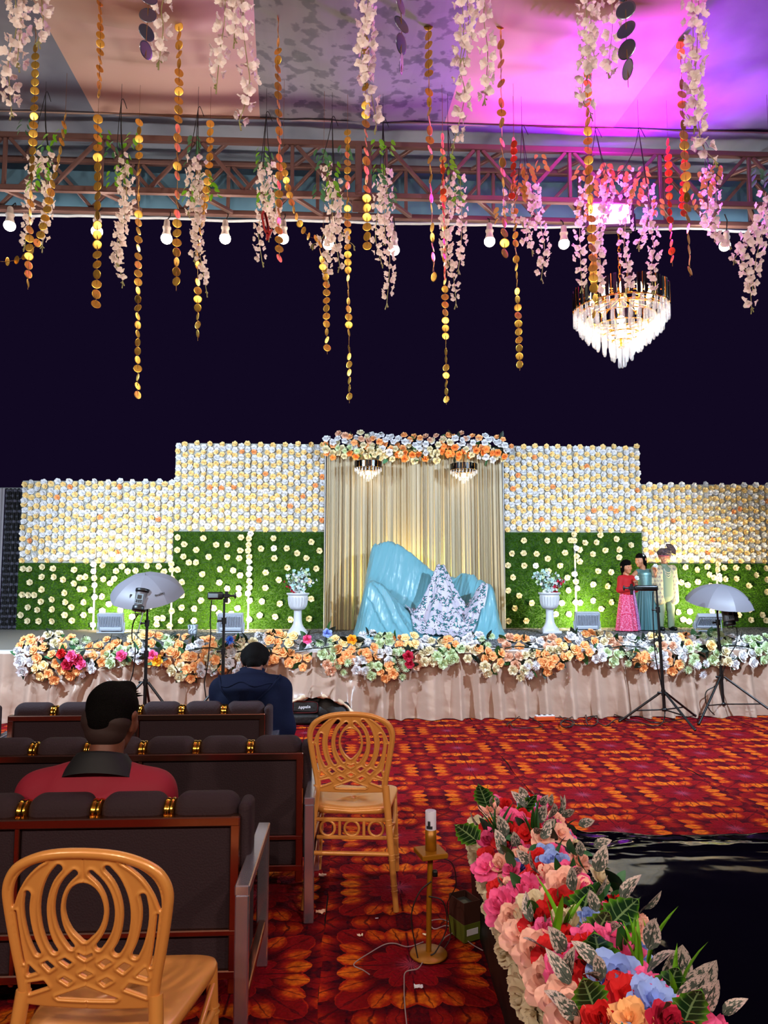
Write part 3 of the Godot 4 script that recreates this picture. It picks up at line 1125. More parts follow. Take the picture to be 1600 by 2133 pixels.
# ---------------------------------------------------------------- flower walls
func build_flower_panel(x0: float, x1: float, y_mid: float, y_top: float, label: String, seed_n: int, spots: Array, seam: Array) -> void:
	var r := RandomNumberGenerator.new()
	r.seed = seed_n
	var w := x1 - x0
	var o := thing("flower_wall", label, "flower wall", Vector3((x0 + x1) * 0.5, STAGE_Y, WALL_Z), 0.0, "rose and grass panels behind the stage")
	put("backing_board", made_box(Vector3(w - 0.006, y_top - STAGE_Y, 0.03), 0.002), M.board_cloth, o, lift(Vector3(0, (y_top - STAGE_Y) * 0.5, -0.02)))
	put("grass_mat", made_box(Vector3(w - 0.012, y_mid - STAGE_Y - 0.02, 0.012), 0.002), M.grass_backing, o, lift(Vector3(0, (y_mid - STAGE_Y) * 0.5, 0.003)))
	# the blades of the mat
	var mm := MultiMesh.new()
	mm.transform_format = MultiMesh.TRANSFORM_3D
	mm.mesh = shape["grass_tuft"]
	var gh := y_mid - STAGE_Y - 0.02
	var n := int(w * gh * 5200.0)
	mm.instance_count = n
	for i in n:
		var p := Vector3(r.randf_range(-w * 0.5 + 0.01, w * 0.5 - 0.01), r.randf_range(0.01, gh), 0.008)
		mm.set_instance_transform(i, Transform3D(turned(PI / 2 + r.randf_range(-0.5, 0.5), 0, r.randf_range(-0.6, 0.6)) * Basis(Vector3.UP, r.randf() * TAU).scaled(Vector3.ONE * r.randf_range(0.7, 1.25)), p))
	var mi := MultiMeshInstance3D.new()
	mi.name = "grass_blades"
	mi.multimesh = mm
	mi.material_override = M.grass_blade
	mi.set_meta("kind", "stuff")
	o.add_child(mi, true)
	# roses set close together on the upper part
	var cols := int(round(w / 0.0935))
	var rows := int(round((y_top - y_mid) / 0.083))
	for j in rows:
		for i in cols:
			var x := (i + 0.5) / cols * w - w * 0.5 + r.randf_range(-0.012, 0.012)
			var y := y_mid - STAGE_Y + (j + 0.45) / rows * (y_top - y_mid) + r.randf_range(-0.012, 0.012) + (0.035 if i % 2 else -0.005)
			var yellow := (i + j) % 2 == 0
			var size := r.randf_range(0.092, 0.102) * (0.98 if yellow else 1.06)
			var col := "butter" if yellow else "white"
			if yellow and r.randf() < 0.08:
				col = "peach"
			flower(o, "small_rose", col, Vector3(x, y, 0.0), Vector3(r.randf_range(-0.35, 0.35), r.randf_range(-0.35, 0.35), 1), size, r, "rose")
	# single roses on the grass
	for s in spots:
		flower(o, "small_rose", "ivory" if s.size() < 3 else s[2], Vector3(s[0] - o.position.x, s[1] - STAGE_Y, 0.03), Vector3(r.randf_range(-0.2, 0.2), r.randf_range(-0.2, 0.2), 1), 0.102, r, "rose")
	if seam.size():
		# white tape with roses along the joint to the next panel
		put("joint_tape", made_box(Vector3(0.028, gh, 0.006), 0.001), M.board_cloth, o, lift(Vector3(w * 0.5, gh * 0.5, 0.022)))
		for y in seam:
			flower(o, "small_rose", "white" if r.randf() < 0.5 else "ivory", Vector3(w * 0.5 + r.randf_range(-0.025, 0.025), y - STAGE_Y, 0.04), Vector3(r.randf_range(-0.2, 0.2), 0, 1), 0.10, r, "rose")

func build_flower_walls() -> void:
	M.board_cloth = cloth("board_cloth", Color(0.66, 0.66, 0.63), 0.8)
	M.grass_backing = mat("grass_backing", Color(0.14, 0.27, 0.05), 0.9)
	M.grass_blade = cloth("grass_blade", Color(0.31, 0.51, 0.08), 0.6, 0.3)
	var st := begin()
	for k in 5:
		var b := Basis(Vector3.UP, TAU * k / 5.0)
		var lean := b * Vector3(0.35, 1, 0)
		var side := b * Vector3(0, 0, 0.0032)
		tri(st, b * Vector3(0.004, 0, 0) - side, b * Vector3(0.004, 0, 0) + side, lean * 0.024)
	shape["grass_tuft"] = done(st)
	# where the panels meet, in the photograph's pixels along the foot of the wall
	var px := [36, 197, 358, 518, 676, 1052, 1199, 1341, 1494, 1660]
	var names := [
		"low rose panel over grass beside the black lattice screen", "low rose panel over grass standing behind the photographer's umbrella, far from the children",
		"tall rose panel over grass meeting the low panels, behind the small LED light", "tall rose panel over grass between the small LED light and the cream curtain", "",
		"tall rose panel over grass behind the urn with red blossom", "tall rose panel over grass behind the girl in pink",
		"low rose panel over grass behind the boy in the turban", "low rose panel over grass at the end of the wall past the turbaned boy"]
	# single roses on the grass, as seen
	var dots := [
		[51, 1185], [64, 1186], [91, 1181], [113, 1185], [90, 1202], [115, 1202], [157, 1187], [180, 1202], [134, 1207], [65, 1213], [89, 1228], [157, 1215], [168, 1204], [169, 1227], [49, 1238], [62, 1239], [74, 1239], [137, 1235], [178, 1227], [111, 1248], [88, 1253], [139, 1254], [177, 1254], [61, 1265], [81, 1270], [111, 1269], [137, 1281], [151, 1264], [46, 1281], [60, 1293], [83, 1293], [111, 1293], [152, 1292], [177, 1281],
		[217, 1178], [244, 1190], [256, 1180], [268, 1190], [285, 1189], [308, 1179], [332, 1180], [343, 1191], [345, 1207], [218, 1207], [240, 1206], [215, 1243], [229, 1258], [215, 1272], [253, 1271], [241, 1283], [277, 1284], [316, 1262], [329, 1288], [328, 1300], [341, 1287], [275, 1212], [232, 1215],
		[372, 1120], [425, 1121], [385, 1134], [371, 1146], [410, 1146], [451, 1135], [475, 1135], [503, 1120], [384, 1160], [436, 1160], [475, 1161], [501, 1147], [500, 1163], [395, 1172], [410, 1172], [371, 1187], [423, 1196], [460, 1186], [487, 1188], [501, 1198], [380, 1213], [458, 1213], [421, 1225], [475, 1226], [380, 1239], [420, 1251], [475, 1251], [499, 1225], [499, 1238], [380, 1265], [406, 1267], [447, 1266], [458, 1278], [483, 1278], [496, 1266], [379, 1293], [406, 1293],
		[571, 1122], [544, 1143], [571, 1142, "white"], [598, 1143], [572, 1163], [619, 1153], [599, 1182], [649, 1129], [666, 1147], [639, 1163], [659, 1184], [554, 1193], [582, 1208], [553, 1225], [546, 1252], [583, 1257], [542, 1282], [574, 1284], [606, 1290], [644, 1288], [649, 1247], [644, 1210],
		[], 
		[1054, 1128], [1090, 1126], [1138, 1127], [1164, 1126], [1187, 1126], [1065, 1153], [1090, 1153], [1116, 1154], [1176, 1152], [1057, 1178], [1091, 1178], [1140, 1164], [1165, 1178], [1067, 1203], [1115, 1179, "white"], [1141, 1190], [1180, 1203], [1057, 1230], [1080, 1241], [1106, 1256], [1169, 1256], [1156, 1279], [1183, 1279], [1071, 1267], [1058, 1293], [1095, 1293], [1182, 1230],
		[1217, 1131], [1240, 1130], [1249, 1115], [1282, 1123], [1312, 1136], [1233, 1155], [1206, 1145], [1259, 1146], [1288, 1145], [1288, 1161], [1206, 1170], [1244, 1190], [1271, 1192], [1234, 1217], [1263, 1221], [1206, 1255], [1233, 1251], [1271, 1254], [1250, 1268],
		[1425, 1181], [1449, 1187], [1471, 1180], [1417, 1214], [1430, 1219], [1451, 1212], [1474, 1197], [1477, 1221], [1450, 1238], [1432, 1247], [1410, 1275], [1435, 1274], [1421, 1290], [1433, 1294], [1480, 1273], [1484, 1203], [1482, 1290],
		[1506, 1183], [1530, 1182], [1555, 1182], [1593, 1184], [1572, 1198], [1531, 1206], [1594, 1207], [1557, 1220], [1594, 1233], [1508, 1206], [1536, 1281], [1558, 1270], [1585, 1281], [1561, 1291], [1593, 1292], [1530, 1260], [1510, 1250]]
	for k in 9:
		if k == 4:
			continue
		var tall: bool = k in [2, 3, 5, 6]
		var depth := -WALL_Z
		var x0 := at(px[k], 1250, depth).x
		var x1 := at(px[k + 1], 1250, depth).x
		var y_top := at(520, 924, depth).y if tall else at(205, 1002, depth).y
		var y_mid := at(520, 1106, depth).y if tall else at(205, 1171, depth).y
		var own := []
		for d in dots:
			if d.size() and d[0] > px[k] + 3 and d[0] < px[k + 1] - 2:
				var p := at(d[0], d[1], depth)
				own.append([p.x, p.y] if d.size() < 3 else [p.x, p.y, d[2]])
		var seam := []
		if k in [0, 1, 2, 5, 7]:
			var seam_px: Array = {0: [1176, 1190, 1204, 1219, 1243, 1270, 1300], 1: [1175, 1186, 1205, 1215, 1272, 1302], 2: [1112, 1122, 1135, 1147, 1160, 1170, 1185, 1196, 1211, 1224, 1236, 1251, 1290], 5: [1112, 1125, 1141, 1158, 1196, 1212, 1226, 1256], 7: [1174, 1186, 1200, 1207]}[k]
			for y in seam_px:
				seam.append(at(520, y, depth).y)
		build_flower_panel(x0, x1, y_mid, y_top, names[k], 100 + k, own, seam)

func build_curtain() -> void:
	var o := thing("stage_curtain", "cream pleated satin curtain hung behind the covered sofa", "curtain", Vector3(0, STAGE_Y, -11.12))
	var x0 := at(678, 1250, 11.12).x
	var x1 := at(1050, 1250, 11.12).x
	var top := at(860, 940, 11.12).y - STAGE_Y
	var ns := FastNoiseLite.new()
	ns.seed = 77
	ns.frequency = 1.0
	var fabric := cloth("cream_curtain", Color(0.70, 0.64, 0.52), 0.42, 0.25, 0.0)
	var st := begin()
	var rows := []
	for j in 25:
		var t := j / 24.0
		var row := PackedVector3Array()
		for i in 701:
			var u := i / 700.0
			var x := lerpf(x0 + 0.01, x1 - 0.01, u) + (u - 0.5) * 0.03 * t
			var ph := u * 46.0 + 2.6 * ns.get_noise_2d(u * 9.0, 0.0) + 0.25 * t * ns.get_noise_2d(u * 14.0, 8.0)
			var fold := pow(0.5 + 0.5 * sin(ph * TAU * 0.86), 1.8) * 0.030 + 0.012 * sin(ph * TAU * 0.37) + 0.008 * sin(ph * TAU * 1.9)
			row.append(Vector3(x, lerpf(top, 0.0, t), fold * (0.8 + 0.35 * t)))
		rows.append(row)
	sheet(st, rows, Vector2.ONE, true)
	put("curtain_cloth", done(st), fabric, o)
	var steel := mat("curtain_frame", Color(0.6, 0.6, 0.6), 0.4, 0.6)
	st = begin()
	tube(st, [Vector3(x0, top, -0.02), Vector3(x1, top, -0.02)], 0.02)
	put("top_rail", done(st), steel, o)
	for x in [x0 - 0.015, x1 + 0.015]:
		st = begin()
		tube(st, [Vector3(x, 0, -0.03), Vector3(x, top, -0.03)], 0.018)
		put("post", done(st), steel, o)

func build_lattice_screen() -> void:
	# dark fabric screen printed with pale drops in a net
	var n := 128
	var im := Image.create(n, n, false, Image.FORMAT_RGB8)
	for j in n:
		for i in n:
			var u := fposmod(i / 32.0, 1.0)
			var row := int(j / 32.0)
			u = fposmod(i / 32.0 + 0.5 * (row % 2), 1.0)
			var v := fposmod(j / 32.0, 1.0)
			var d := absf(u - 0.5) + absf(v - 0.5) * 0.85
			im.set_pixel(i, j, Color(0.36, 0.36, 0.42) if d < 0.29 else Color(0.012, 0.012, 0.03))
	var m := mat("net_print", Color(1, 1, 1), 0.7)
	m.albedo_texture = ImageTexture.create_from_image(im)
	triplanar(m, 3.1, false)
	var x0 := at(4, 1250, 11.4).x
	var x1 := at(37, 1250, 11.3).x
	var top := at(20, 1018, 11.4).y
	var o := thing("fabric_screen", "narrow black fabric screen printed with a pale lattice beyond the first rose panel", "screen", Vector3((x0 + x1) * 0.5, STAGE_Y + 0.001, -11.36))
	var st := begin()
	var rows := []
	for j in 9:
		var row := PackedVector3Array()
		for i in 33:
			row.append(Vector3((i / 32.0 - 0.5) * (x1 - x0), (top - STAGE_Y) * (1.0 - j / 8.0), 0.02 * sin(i * 0.9)))
		rows.append(row)
	sheet(st, rows, Vector2.ONE, true)
	put("printed_cloth", done(st), m, o)
	st = begin()
	rows = []
	for j in 5:
		var row := PackedVector3Array()
		for i in 17:
			row.append(Vector3(-(x1 - x0) * 0.5 - 0.20 + i / 16.0 * 0.2, (top - STAGE_Y) * (1.0 - j / 4.0), 0.03 + 0.015 * sin(i * 1.4)))
		rows.append(row)
	sheet(st, rows, Vector2.ONE, true)
	put("white_drape", done(st), cloth("white_drape", Color(0.6, 0.58, 0.6), 0.7), o)
	put("frame", made_box(Vector3(x1 - x0 + 0.2, 0.03, 0.03)), M.curtain_frame, o, lift(Vector3(-0.1, top - STAGE_Y, -0.02)))

# ---------------------------------------------------------------- the covered sofa
var sofa_knots := {}

func table(t: Array, v: float) -> float:
	# smooth interpolation in a table of [position, value]
	if v <= t[0][0]:
		return t[0][1]
	for i in t.size() - 1:
		if v <= t[i + 1][0]:
			var a: Array = t[maxi(i - 1, 0)]
			var b: Array = t[i]
			var c: Array = t[i + 1]
			var d: Array = t[mini(i + 2, t.size() - 1)]
			var h: float = c[0] - b[0]
			var mb: float = (c[1] - a[1]) / maxf(c[0] - a[0], 0.001) * h
			var mc: float = (d[1] - b[1]) / maxf(d[0] - b[0], 0.001) * h
			var u: float = (v - b[0]) / h
			var u2 := u * u
			var u3 := u2 * u
			return b[1] * (2 * u3 - 3 * u2 + 1) + mb * (u3 - 2 * u2 + u) + c[1] * (-2 * u3 + 3 * u2) + mc * (u3 - u2)
	return t[-1][1]

func sofa_height(x: float, z: float) -> float:
	var ridge: float = maxf(table(sofa_knots.ridge, x), 0.0)
	var seat: float = maxf(table(sofa_knots.seat, x), 0.0)
	var front: float = maxf(table(sofa_knots.front, x), 0.0)
	# folds of the front fall: they push the cloth to and fro
	var fall := smoothstep(0.2, 0.5, z)
	# on the high side they sweep towards the middle
	var xs := x - 1.0 * (z - 0.2) * fall * smoothstep(0.45, -0.1, x)
	var zz := z + fall * (0.022 * sin(xs * 21.0 + 2.0 * sin(xs * 7.0)) + 0.006 * sin(xs * 53.0 + 1.0)) - fall * 0.02
	var h := table([[-0.52, 0.0], [-0.48, ridge * 0.5], [-0.42, ridge * 0.95], [-0.36, ridge], [-0.27, ridge * 0.94 + seat * 0.06], [0.0, seat + (ridge - seat) * 0.10], [0.2, lerpf(seat, front, 0.75)], [0.30, front], [0.38, front * 0.93], [0.48, front * 0.60], [0.60, front * 0.26], [0.74, front * 0.07], [0.86, 0.0]], zz)
	# the pointed thing under the flowered sheet
	var dx: float = x - sofa_knots.peak[0]
	var dz: float = z - 0.05
	var th := atan2(dz, dx)
	var d := sqrt(dx * dx + dz * dz)
	var cone: float = sofa_knots.peak[1] - maxf(d - 0.03, 0.0) * 2.6 * (1.0 + 0.10 * sin(th * 9.0)) + 1.6 * d * d - 0.02 * minf(d / 0.03, 1.0)
	if d < 0.5:
		var m := maxf(0.10 - absf(cone - h), 0.0)
		h = maxf(h, cone) + m * m / 0.4
	return maxf(h, 0.0)

func sofa_wrinkle(ns: FastNoiseLite, x: float, z: float) -> float:
	# drawn lines that run from the back towards the front
	var a := ns.get_noise_2d(x * 6.0 + z * 4.5, z * 0.9)
	var b := ns.get_noise_2d(x * 11.0 + z * 5.0, z * 1.0 + 7.0)
	return 0.026 * exp(-a * a * 18.0) + 0.014 * exp(-b * b * 18.0)

func build_sofa() -> void:
	var z0 := -10.25
	var mid := at(890, 1300, 10.2).x
	var o := thing("covered_sofa", "sofa covered with a shiny pale blue sheet in front of the cream curtain", "sofa", Vector3(mid, STAGE_Y, z0))
	var X := func(px: float, depth: float) -> float: return at(px, 1250, depth).x - mid
	var Y := func(py: float, depth: float) -> float: return at(890, py, depth).y - STAGE_Y
	for e in [["ridge", 10.5, [[737, 1324], [746, 1290], [756, 1245], [765, 1192], [775, 1147], [788, 1136], [805, 1133], [822, 1135], [850, 1151], [880, 1175], [905, 1193], [930, 1204], [948, 1207], [966, 1200], [985, 1199], [1000, 1211], [1014, 1219], [1026, 1224], [1033, 1246], [1040, 1298], [1046, 1322]]],
			["seat", 10.2, [[737, 1325], [748, 1285], [758, 1240], [768, 1216], [785, 1222], [815, 1247], [850, 1272], [900, 1282], [950, 1280], [985, 1258], [1005, 1234], [1022, 1226], [1032, 1246], [1040, 1298], [1046, 1325]]],
			["front", 9.85, [[736, 1333], [748, 1300], [757, 1250], [766, 1222], [778, 1216], [796, 1222], [818, 1244], [850, 1278], [880, 1300], [920, 1308], [960, 1298], [985, 1268], [1004, 1230], [1018, 1222], [1028, 1232], [1038, 1280], [1050, 1330]]]]:
		var t := []
		for q in e[2]:
			t.append([X.call(q[0], e[1]), maxf(Y.call(q[1], e[1]), 0.0)])
		sofa_knots[e[0]] = t
	sofa_knots["peak"] = [X.call(919, 10.2), Y.call(1181, 10.2)]
	var sheet_mat := cloth("blue_satin", Color(0.44, 0.66, 0.71), 0.30, 0.1, 0.0)
	sheet_mat.normal_enabled = true
	sheet_mat.normal_texture = noise_tex(0.015, 256, 3.0, [], FastNoiseLite.TYPE_SIMPLEX_SMOOTH, 14)
	sheet_mat.normal_scale = 1.0
	triplanar(sheet_mat, 1.0, false)
	sheet_mat.uv1_scale = Vector3(4.5, 0.55, 0.8)
	var ns := FastNoiseLite.new()
	ns.seed = 5
	ns.frequency = 1.0
	var nx := 300
	var nz := 190
	var rows := []
	for j in nz + 1:
		var row := PackedVector3Array()
		for i in nx + 1:
			var x := lerpf(-1.16, 1.16, float(i) / nx)
			var z := lerpf(-0.70, 0.98, float(j) / nz)
			var h := sofa_height(x, z)
			# fine drawn wrinkles where the cloth is stretched between the seat and the arms
			if h > 0.01:
				h += sofa_wrinkle(ns, x, z) * minf(1.0, h * 6.0)
			row.append(Vector3(x, h + 0.004, z))
		rows.append(row)
	var st := begin()
	# leave out what lies flat on the floor beyond the hem
	for j in nz:
		for i in nx:
			var q := [rows[j][i], rows[j][i + 1], rows[j + 1][i + 1], rows[j + 1][i]]
			if maxf(maxf(q[0].y, q[1].y), maxf(q[2].y, q[3].y)) > 0.0045:
				for k in [0, 1, 2, 0, 2, 3]:
					st.add_vertex(q[k])
	put("blue_sheet", done(st), sheet_mat, o)
	# the flowered sheet thrown over the middle
	var print_im := Image.create(512, 512, false, Image.FORMAT_RGB8)
	print_im.fill(Color(0.80, 0.78, 0.84))
	var r := RandomNumberGenerator.new()
	r.seed = 8
	for k in 230:
		var cx := r.randi_range(14, 498)
		var cy := r.randi_range(14, 498)
		var a0 := r.randf() * TAU
		for leafk in 3:
			var a := a0 + leafk * 2.1
			for s in range(6, 22):
				var wdt := int(4.5 * sin((s - 6) / 16.0 * PI)) + 1
				print_im.fill_rect(Rect2i(int(cx + cos(a) * s) - wdt / 2, int(cy + sin(a) * s) - wdt / 2, wdt, wdt), Color(0.24, 0.22, 0.27))
		if k % 3:
			for petalk in 5:
				var a := a0 + petalk * TAU / 5.0
				var pp := Vector2(cx + cos(a) * 5.5, cy + sin(a) * 5.5)
				for yy in range(-5, 6):
					for xx in range(-5, 6):
						if xx * xx + yy * yy < 22:
							print_im.set_pixel(clampi(int(pp.x) + xx, 0, 511), clampi(int(pp.y) + yy, 0, 511), Color(0.0, 0.38, 0.40) if xx + yy < 2 else Color(0.05, 0.50, 0.50))
	var fm := cloth("flower_print", Color(1, 1, 1), 0.6, 0.1)
	fm.albedo_texture = ImageTexture.create_from_image(print_im)
	var t := thing("printed_sheet", "white sheet with teal flower print thrown over the middle of the blue covered sofa", "sheet", o.position)
	st = begin()
	rows = []
	var uvs := []
	var px0: float = X.call(919, 10.2)
	for j in 61:
		var row := PackedVector3Array()
		var s := j / 60.0
		for i in 91:
			var a := lerpf(PI * 0.96, 0.02 * PI, i / 90.0)
			var u := i / 90.0
			var reach: float = lerpf(0.40, 0.84, clampf(u * 2.0, 0.0, 1.0)) if u < 0.5 else lerpf(0.84, 0.50, (u - 0.5) * 2.0)
			reach += 0.03 * sin(u * 25.0)
			var x := px0 + cos(a) * s * reach * 1.12
			var z := 0.03 + sin(a) * s * reach
			var under := maxf(maxf(sofa_height(x - 0.025, z), sofa_height(x + 0.025, z)), maxf(sofa_height(x, z - 0.02), sofa_height(x, z)))
			row.append(Vector3(x, under + 0.022 + sofa_wrinkle(ns, x, z), z))
		rows.append(row)
	for j in 60:
		for i in 90:
			for q in [[0, 0], [0, 1], [1, 1], [0, 0], [1, 1], [1, 0]]:
				var v: Vector3 = rows[j + q[0]][i + q[1]]
				st.set_uv(Vector2(v.x, v.y * 0.8 - v.z * 0.8) * 1.25)
				st.add_vertex(v)
	put("sheet_cloth", done(st), fm, t)

# ---------------------------------------------------------------- benches
func build_bench(label: String, x_end: float, z: float, panels: int, cut := 0.0) -> Node3D:
	# x_end: the end at the aisle; z: the back of the backrest; seen from behind
	var W := 0.268
	var o := thing("bench", label, "bench", Vector3(x_end, 0, z), 0.0, "plum velvet benches facing the stage")
	var velvet: Material = M.plum_velvet
	var steel: Material = M.bronze_steel
	var n := panels * 3
	var w := W * n
	# frame of the backrest
	var top := 0.692
	var bot := 0.30
	for e in [["rail", top, 0.034], ["rail", bot, 0.022], ["rail", 0.155, 0.03]]:
		put(e[0], made_box(Vector3(w - 0.002, e[2], 0.049), 0.004), steel, o, lift(Vector3(-w * 0.5, e[1], -0.02)))
	for k in [0.0, 1.0]:
		put("upright", made_box(Vector3(0.036, 0.62, 0.045), 0.004), steel, o, lift(Vector3(-0.018 - k * (w - 0.036), 0.40, -0.02)))
	for k in range(1, panels):
		put("upright", made_box(Vector3(0.018, 0.56, 0.04), 0.003), steel, o, lift(Vector3(-w * k / panels, 0.41, -0.02)))
	for k in panels:
		var pw := w / panels
		put("back_panel", made_box(Vector3(pw - 0.02, top - bot, 0.03), 0.004), velvet, o, lift(Vector3(-pw * (k + 0.5), (top + bot) * 0.5, -0.03)))
		put("lower_panel", made_box(Vector3(pw - 0.02, 0.13, 0.03), 0.004), velvet, o, lift(Vector3(-pw * (k + 0.5), 0.225, -0.03)))
	for k in n:
		# each cushion is a roll along the top of the backrest that runs down in front as the back cushion
		var st := begin()
		cushion(st, Vector3(W - 0.022, 0.125, 0.125), 0.055, lift(Vector3(-W * (k + 0.5), top + 0.022, -0.085)), 4)
		cushion(st, Vector3(W - 0.022, 0.42, 0.09), 0.04, lift(Vector3(-W * (k + 0.5), 0.52, -0.115), turned(-0.12, 0, 0)), 3)
		put("back_cushion", done(st), velvet, o)
		st = begin()
		cushion(st, Vector3(W - 0.008, 0.13, 0.50), 0.045, lift(Vector3(-W * (k + 0.5), 0.385, -0.40)), 3)
		put("seat_cushion", done(st), velvet, o)
		if k > 0:
			st = begin()
			lathe(st, [[0.0, -0.017], [0.046, -0.017], [0.048, -0.014], [0.048, -0.006], [0.046, -0.004], [0.046, 0.004], [0.048, 0.006], [0.048, 0.014], [0.046, 0.017], [0.0, 0.017]], 24, Transform3D(turned(0, 0, PI / 2), Vector3(-W * k, top + 0.022, -0.062)))
			put("gold_band", done(st), M.polished_gold, o)
	# end cushion roll that closes the aisle end
	var st0 := begin()
	cushion(st0, Vector3(0.05, 0.56, 0.13), 0.024, lift(Vector3(0.012, 0.47, -0.085)), 3)
	put("end_pad", done(st0), velvet, o)
	# seat frame and legs
	put("seat_rail", made_box(Vector3(w, 0.05, 0.04), 0.004), steel, o, lift(Vector3(-w * 0.5, 0.30, -0.64)))
	for e in ([0.045, -w - 0.03] if cut == 0.0 else [0.045]):
		var chrome: Material = M.chrome
		# the square-tube hoop: rear leg, arm, front leg
		put("arm", made_box(Vector3(0.05, 0.034, 0.62), 0.004), chrome, o, lift(Vector3(e, 0.545, -0.07)))
		put("leg", made_box(Vector3(0.046, 0.53, 0.034), 0.004), chrome, o, lift(Vector3(e, 0.265, 0.222)))
		put("leg", made_box(Vector3(0.046, 0.53, 0.034), 0.004), chrome, o, lift(Vector3(e, 0.265, -0.362)))
		put("stretcher", made_box(Vector3(0.03, 0.03, 0.56), 0.004), steel, o, lift(Vector3(e, 0.17, -0.07)))
		put("foot", made_box(Vector3(0.05, 0.155, 0.04), 0.004), steel, o, lift(Vector3(e - signf(e) * 0.03, 0.078, -0.62)))
	return o

func build_benches() -> void:
	var velvet := cloth("plum_velvet", Color(0.14, 0.055, 0.085), 0.85, 0.0, 0.0)
	velvet.normal_enabled = true
	velvet.normal_texture = noise_tex(0.2, 128, 4.0)
	velvet.normal_scale = 0.2
	triplanar(velvet, 4.0, false)
	mat("bronze_steel", Color(0.70, 0.52, 0.44), 0.22, 1.0)
	mat("polished_gold", Color(0.95, 0.70, 0.25), 0.14, 1.0)
	mat("chrome", Color(0.80, 0.78, 0.84), 0.2, 0.88)
	build_bench("plum velvet bench closest to the stage, with the man in the navy jacket", -0.545, -4.72, 2)
	build_bench("plum velvet bench of which just one end shows, beside the row closest to the stage", -2.30, -4.75, 1)
	build_bench("middle plum velvet bench, its chrome arm beside the golden chair on the aisle", -0.235, -3.70, 2, 1.0)
	build_bench("plum velvet bench with the man in the red shirt, by the near golden chair", -0.405, -2.76, 2, 1.0)

# ---------------------------------------------------------------- golden chairs
func seg2(p: Vector2, a: Vector2, b: Vector2) -> float:
	var ab := b - a
	return p.distance_to(a + ab * clampf((p - a).dot(ab) / maxf(ab.length_squared(), 0.000001), 0.0, 1.0))

func in_poly(p: Vector2, poly: PackedVector2Array) -> float:
	# signed distance to a polygon
	var d := 9.0
	var n := poly.size()
	var inside := false
	for i in n:
		var a := poly[i]
		var b := poly[(i + 1) % n]
		d = minf(d, seg2(p, a, b))
		if (a.y > p.y) != (b.y > p.y) and p.x < (b.x - a.x) * (p.y - a.y) / (b.y - a.y) + a.x:
			inside = not inside
	return -d if inside else d

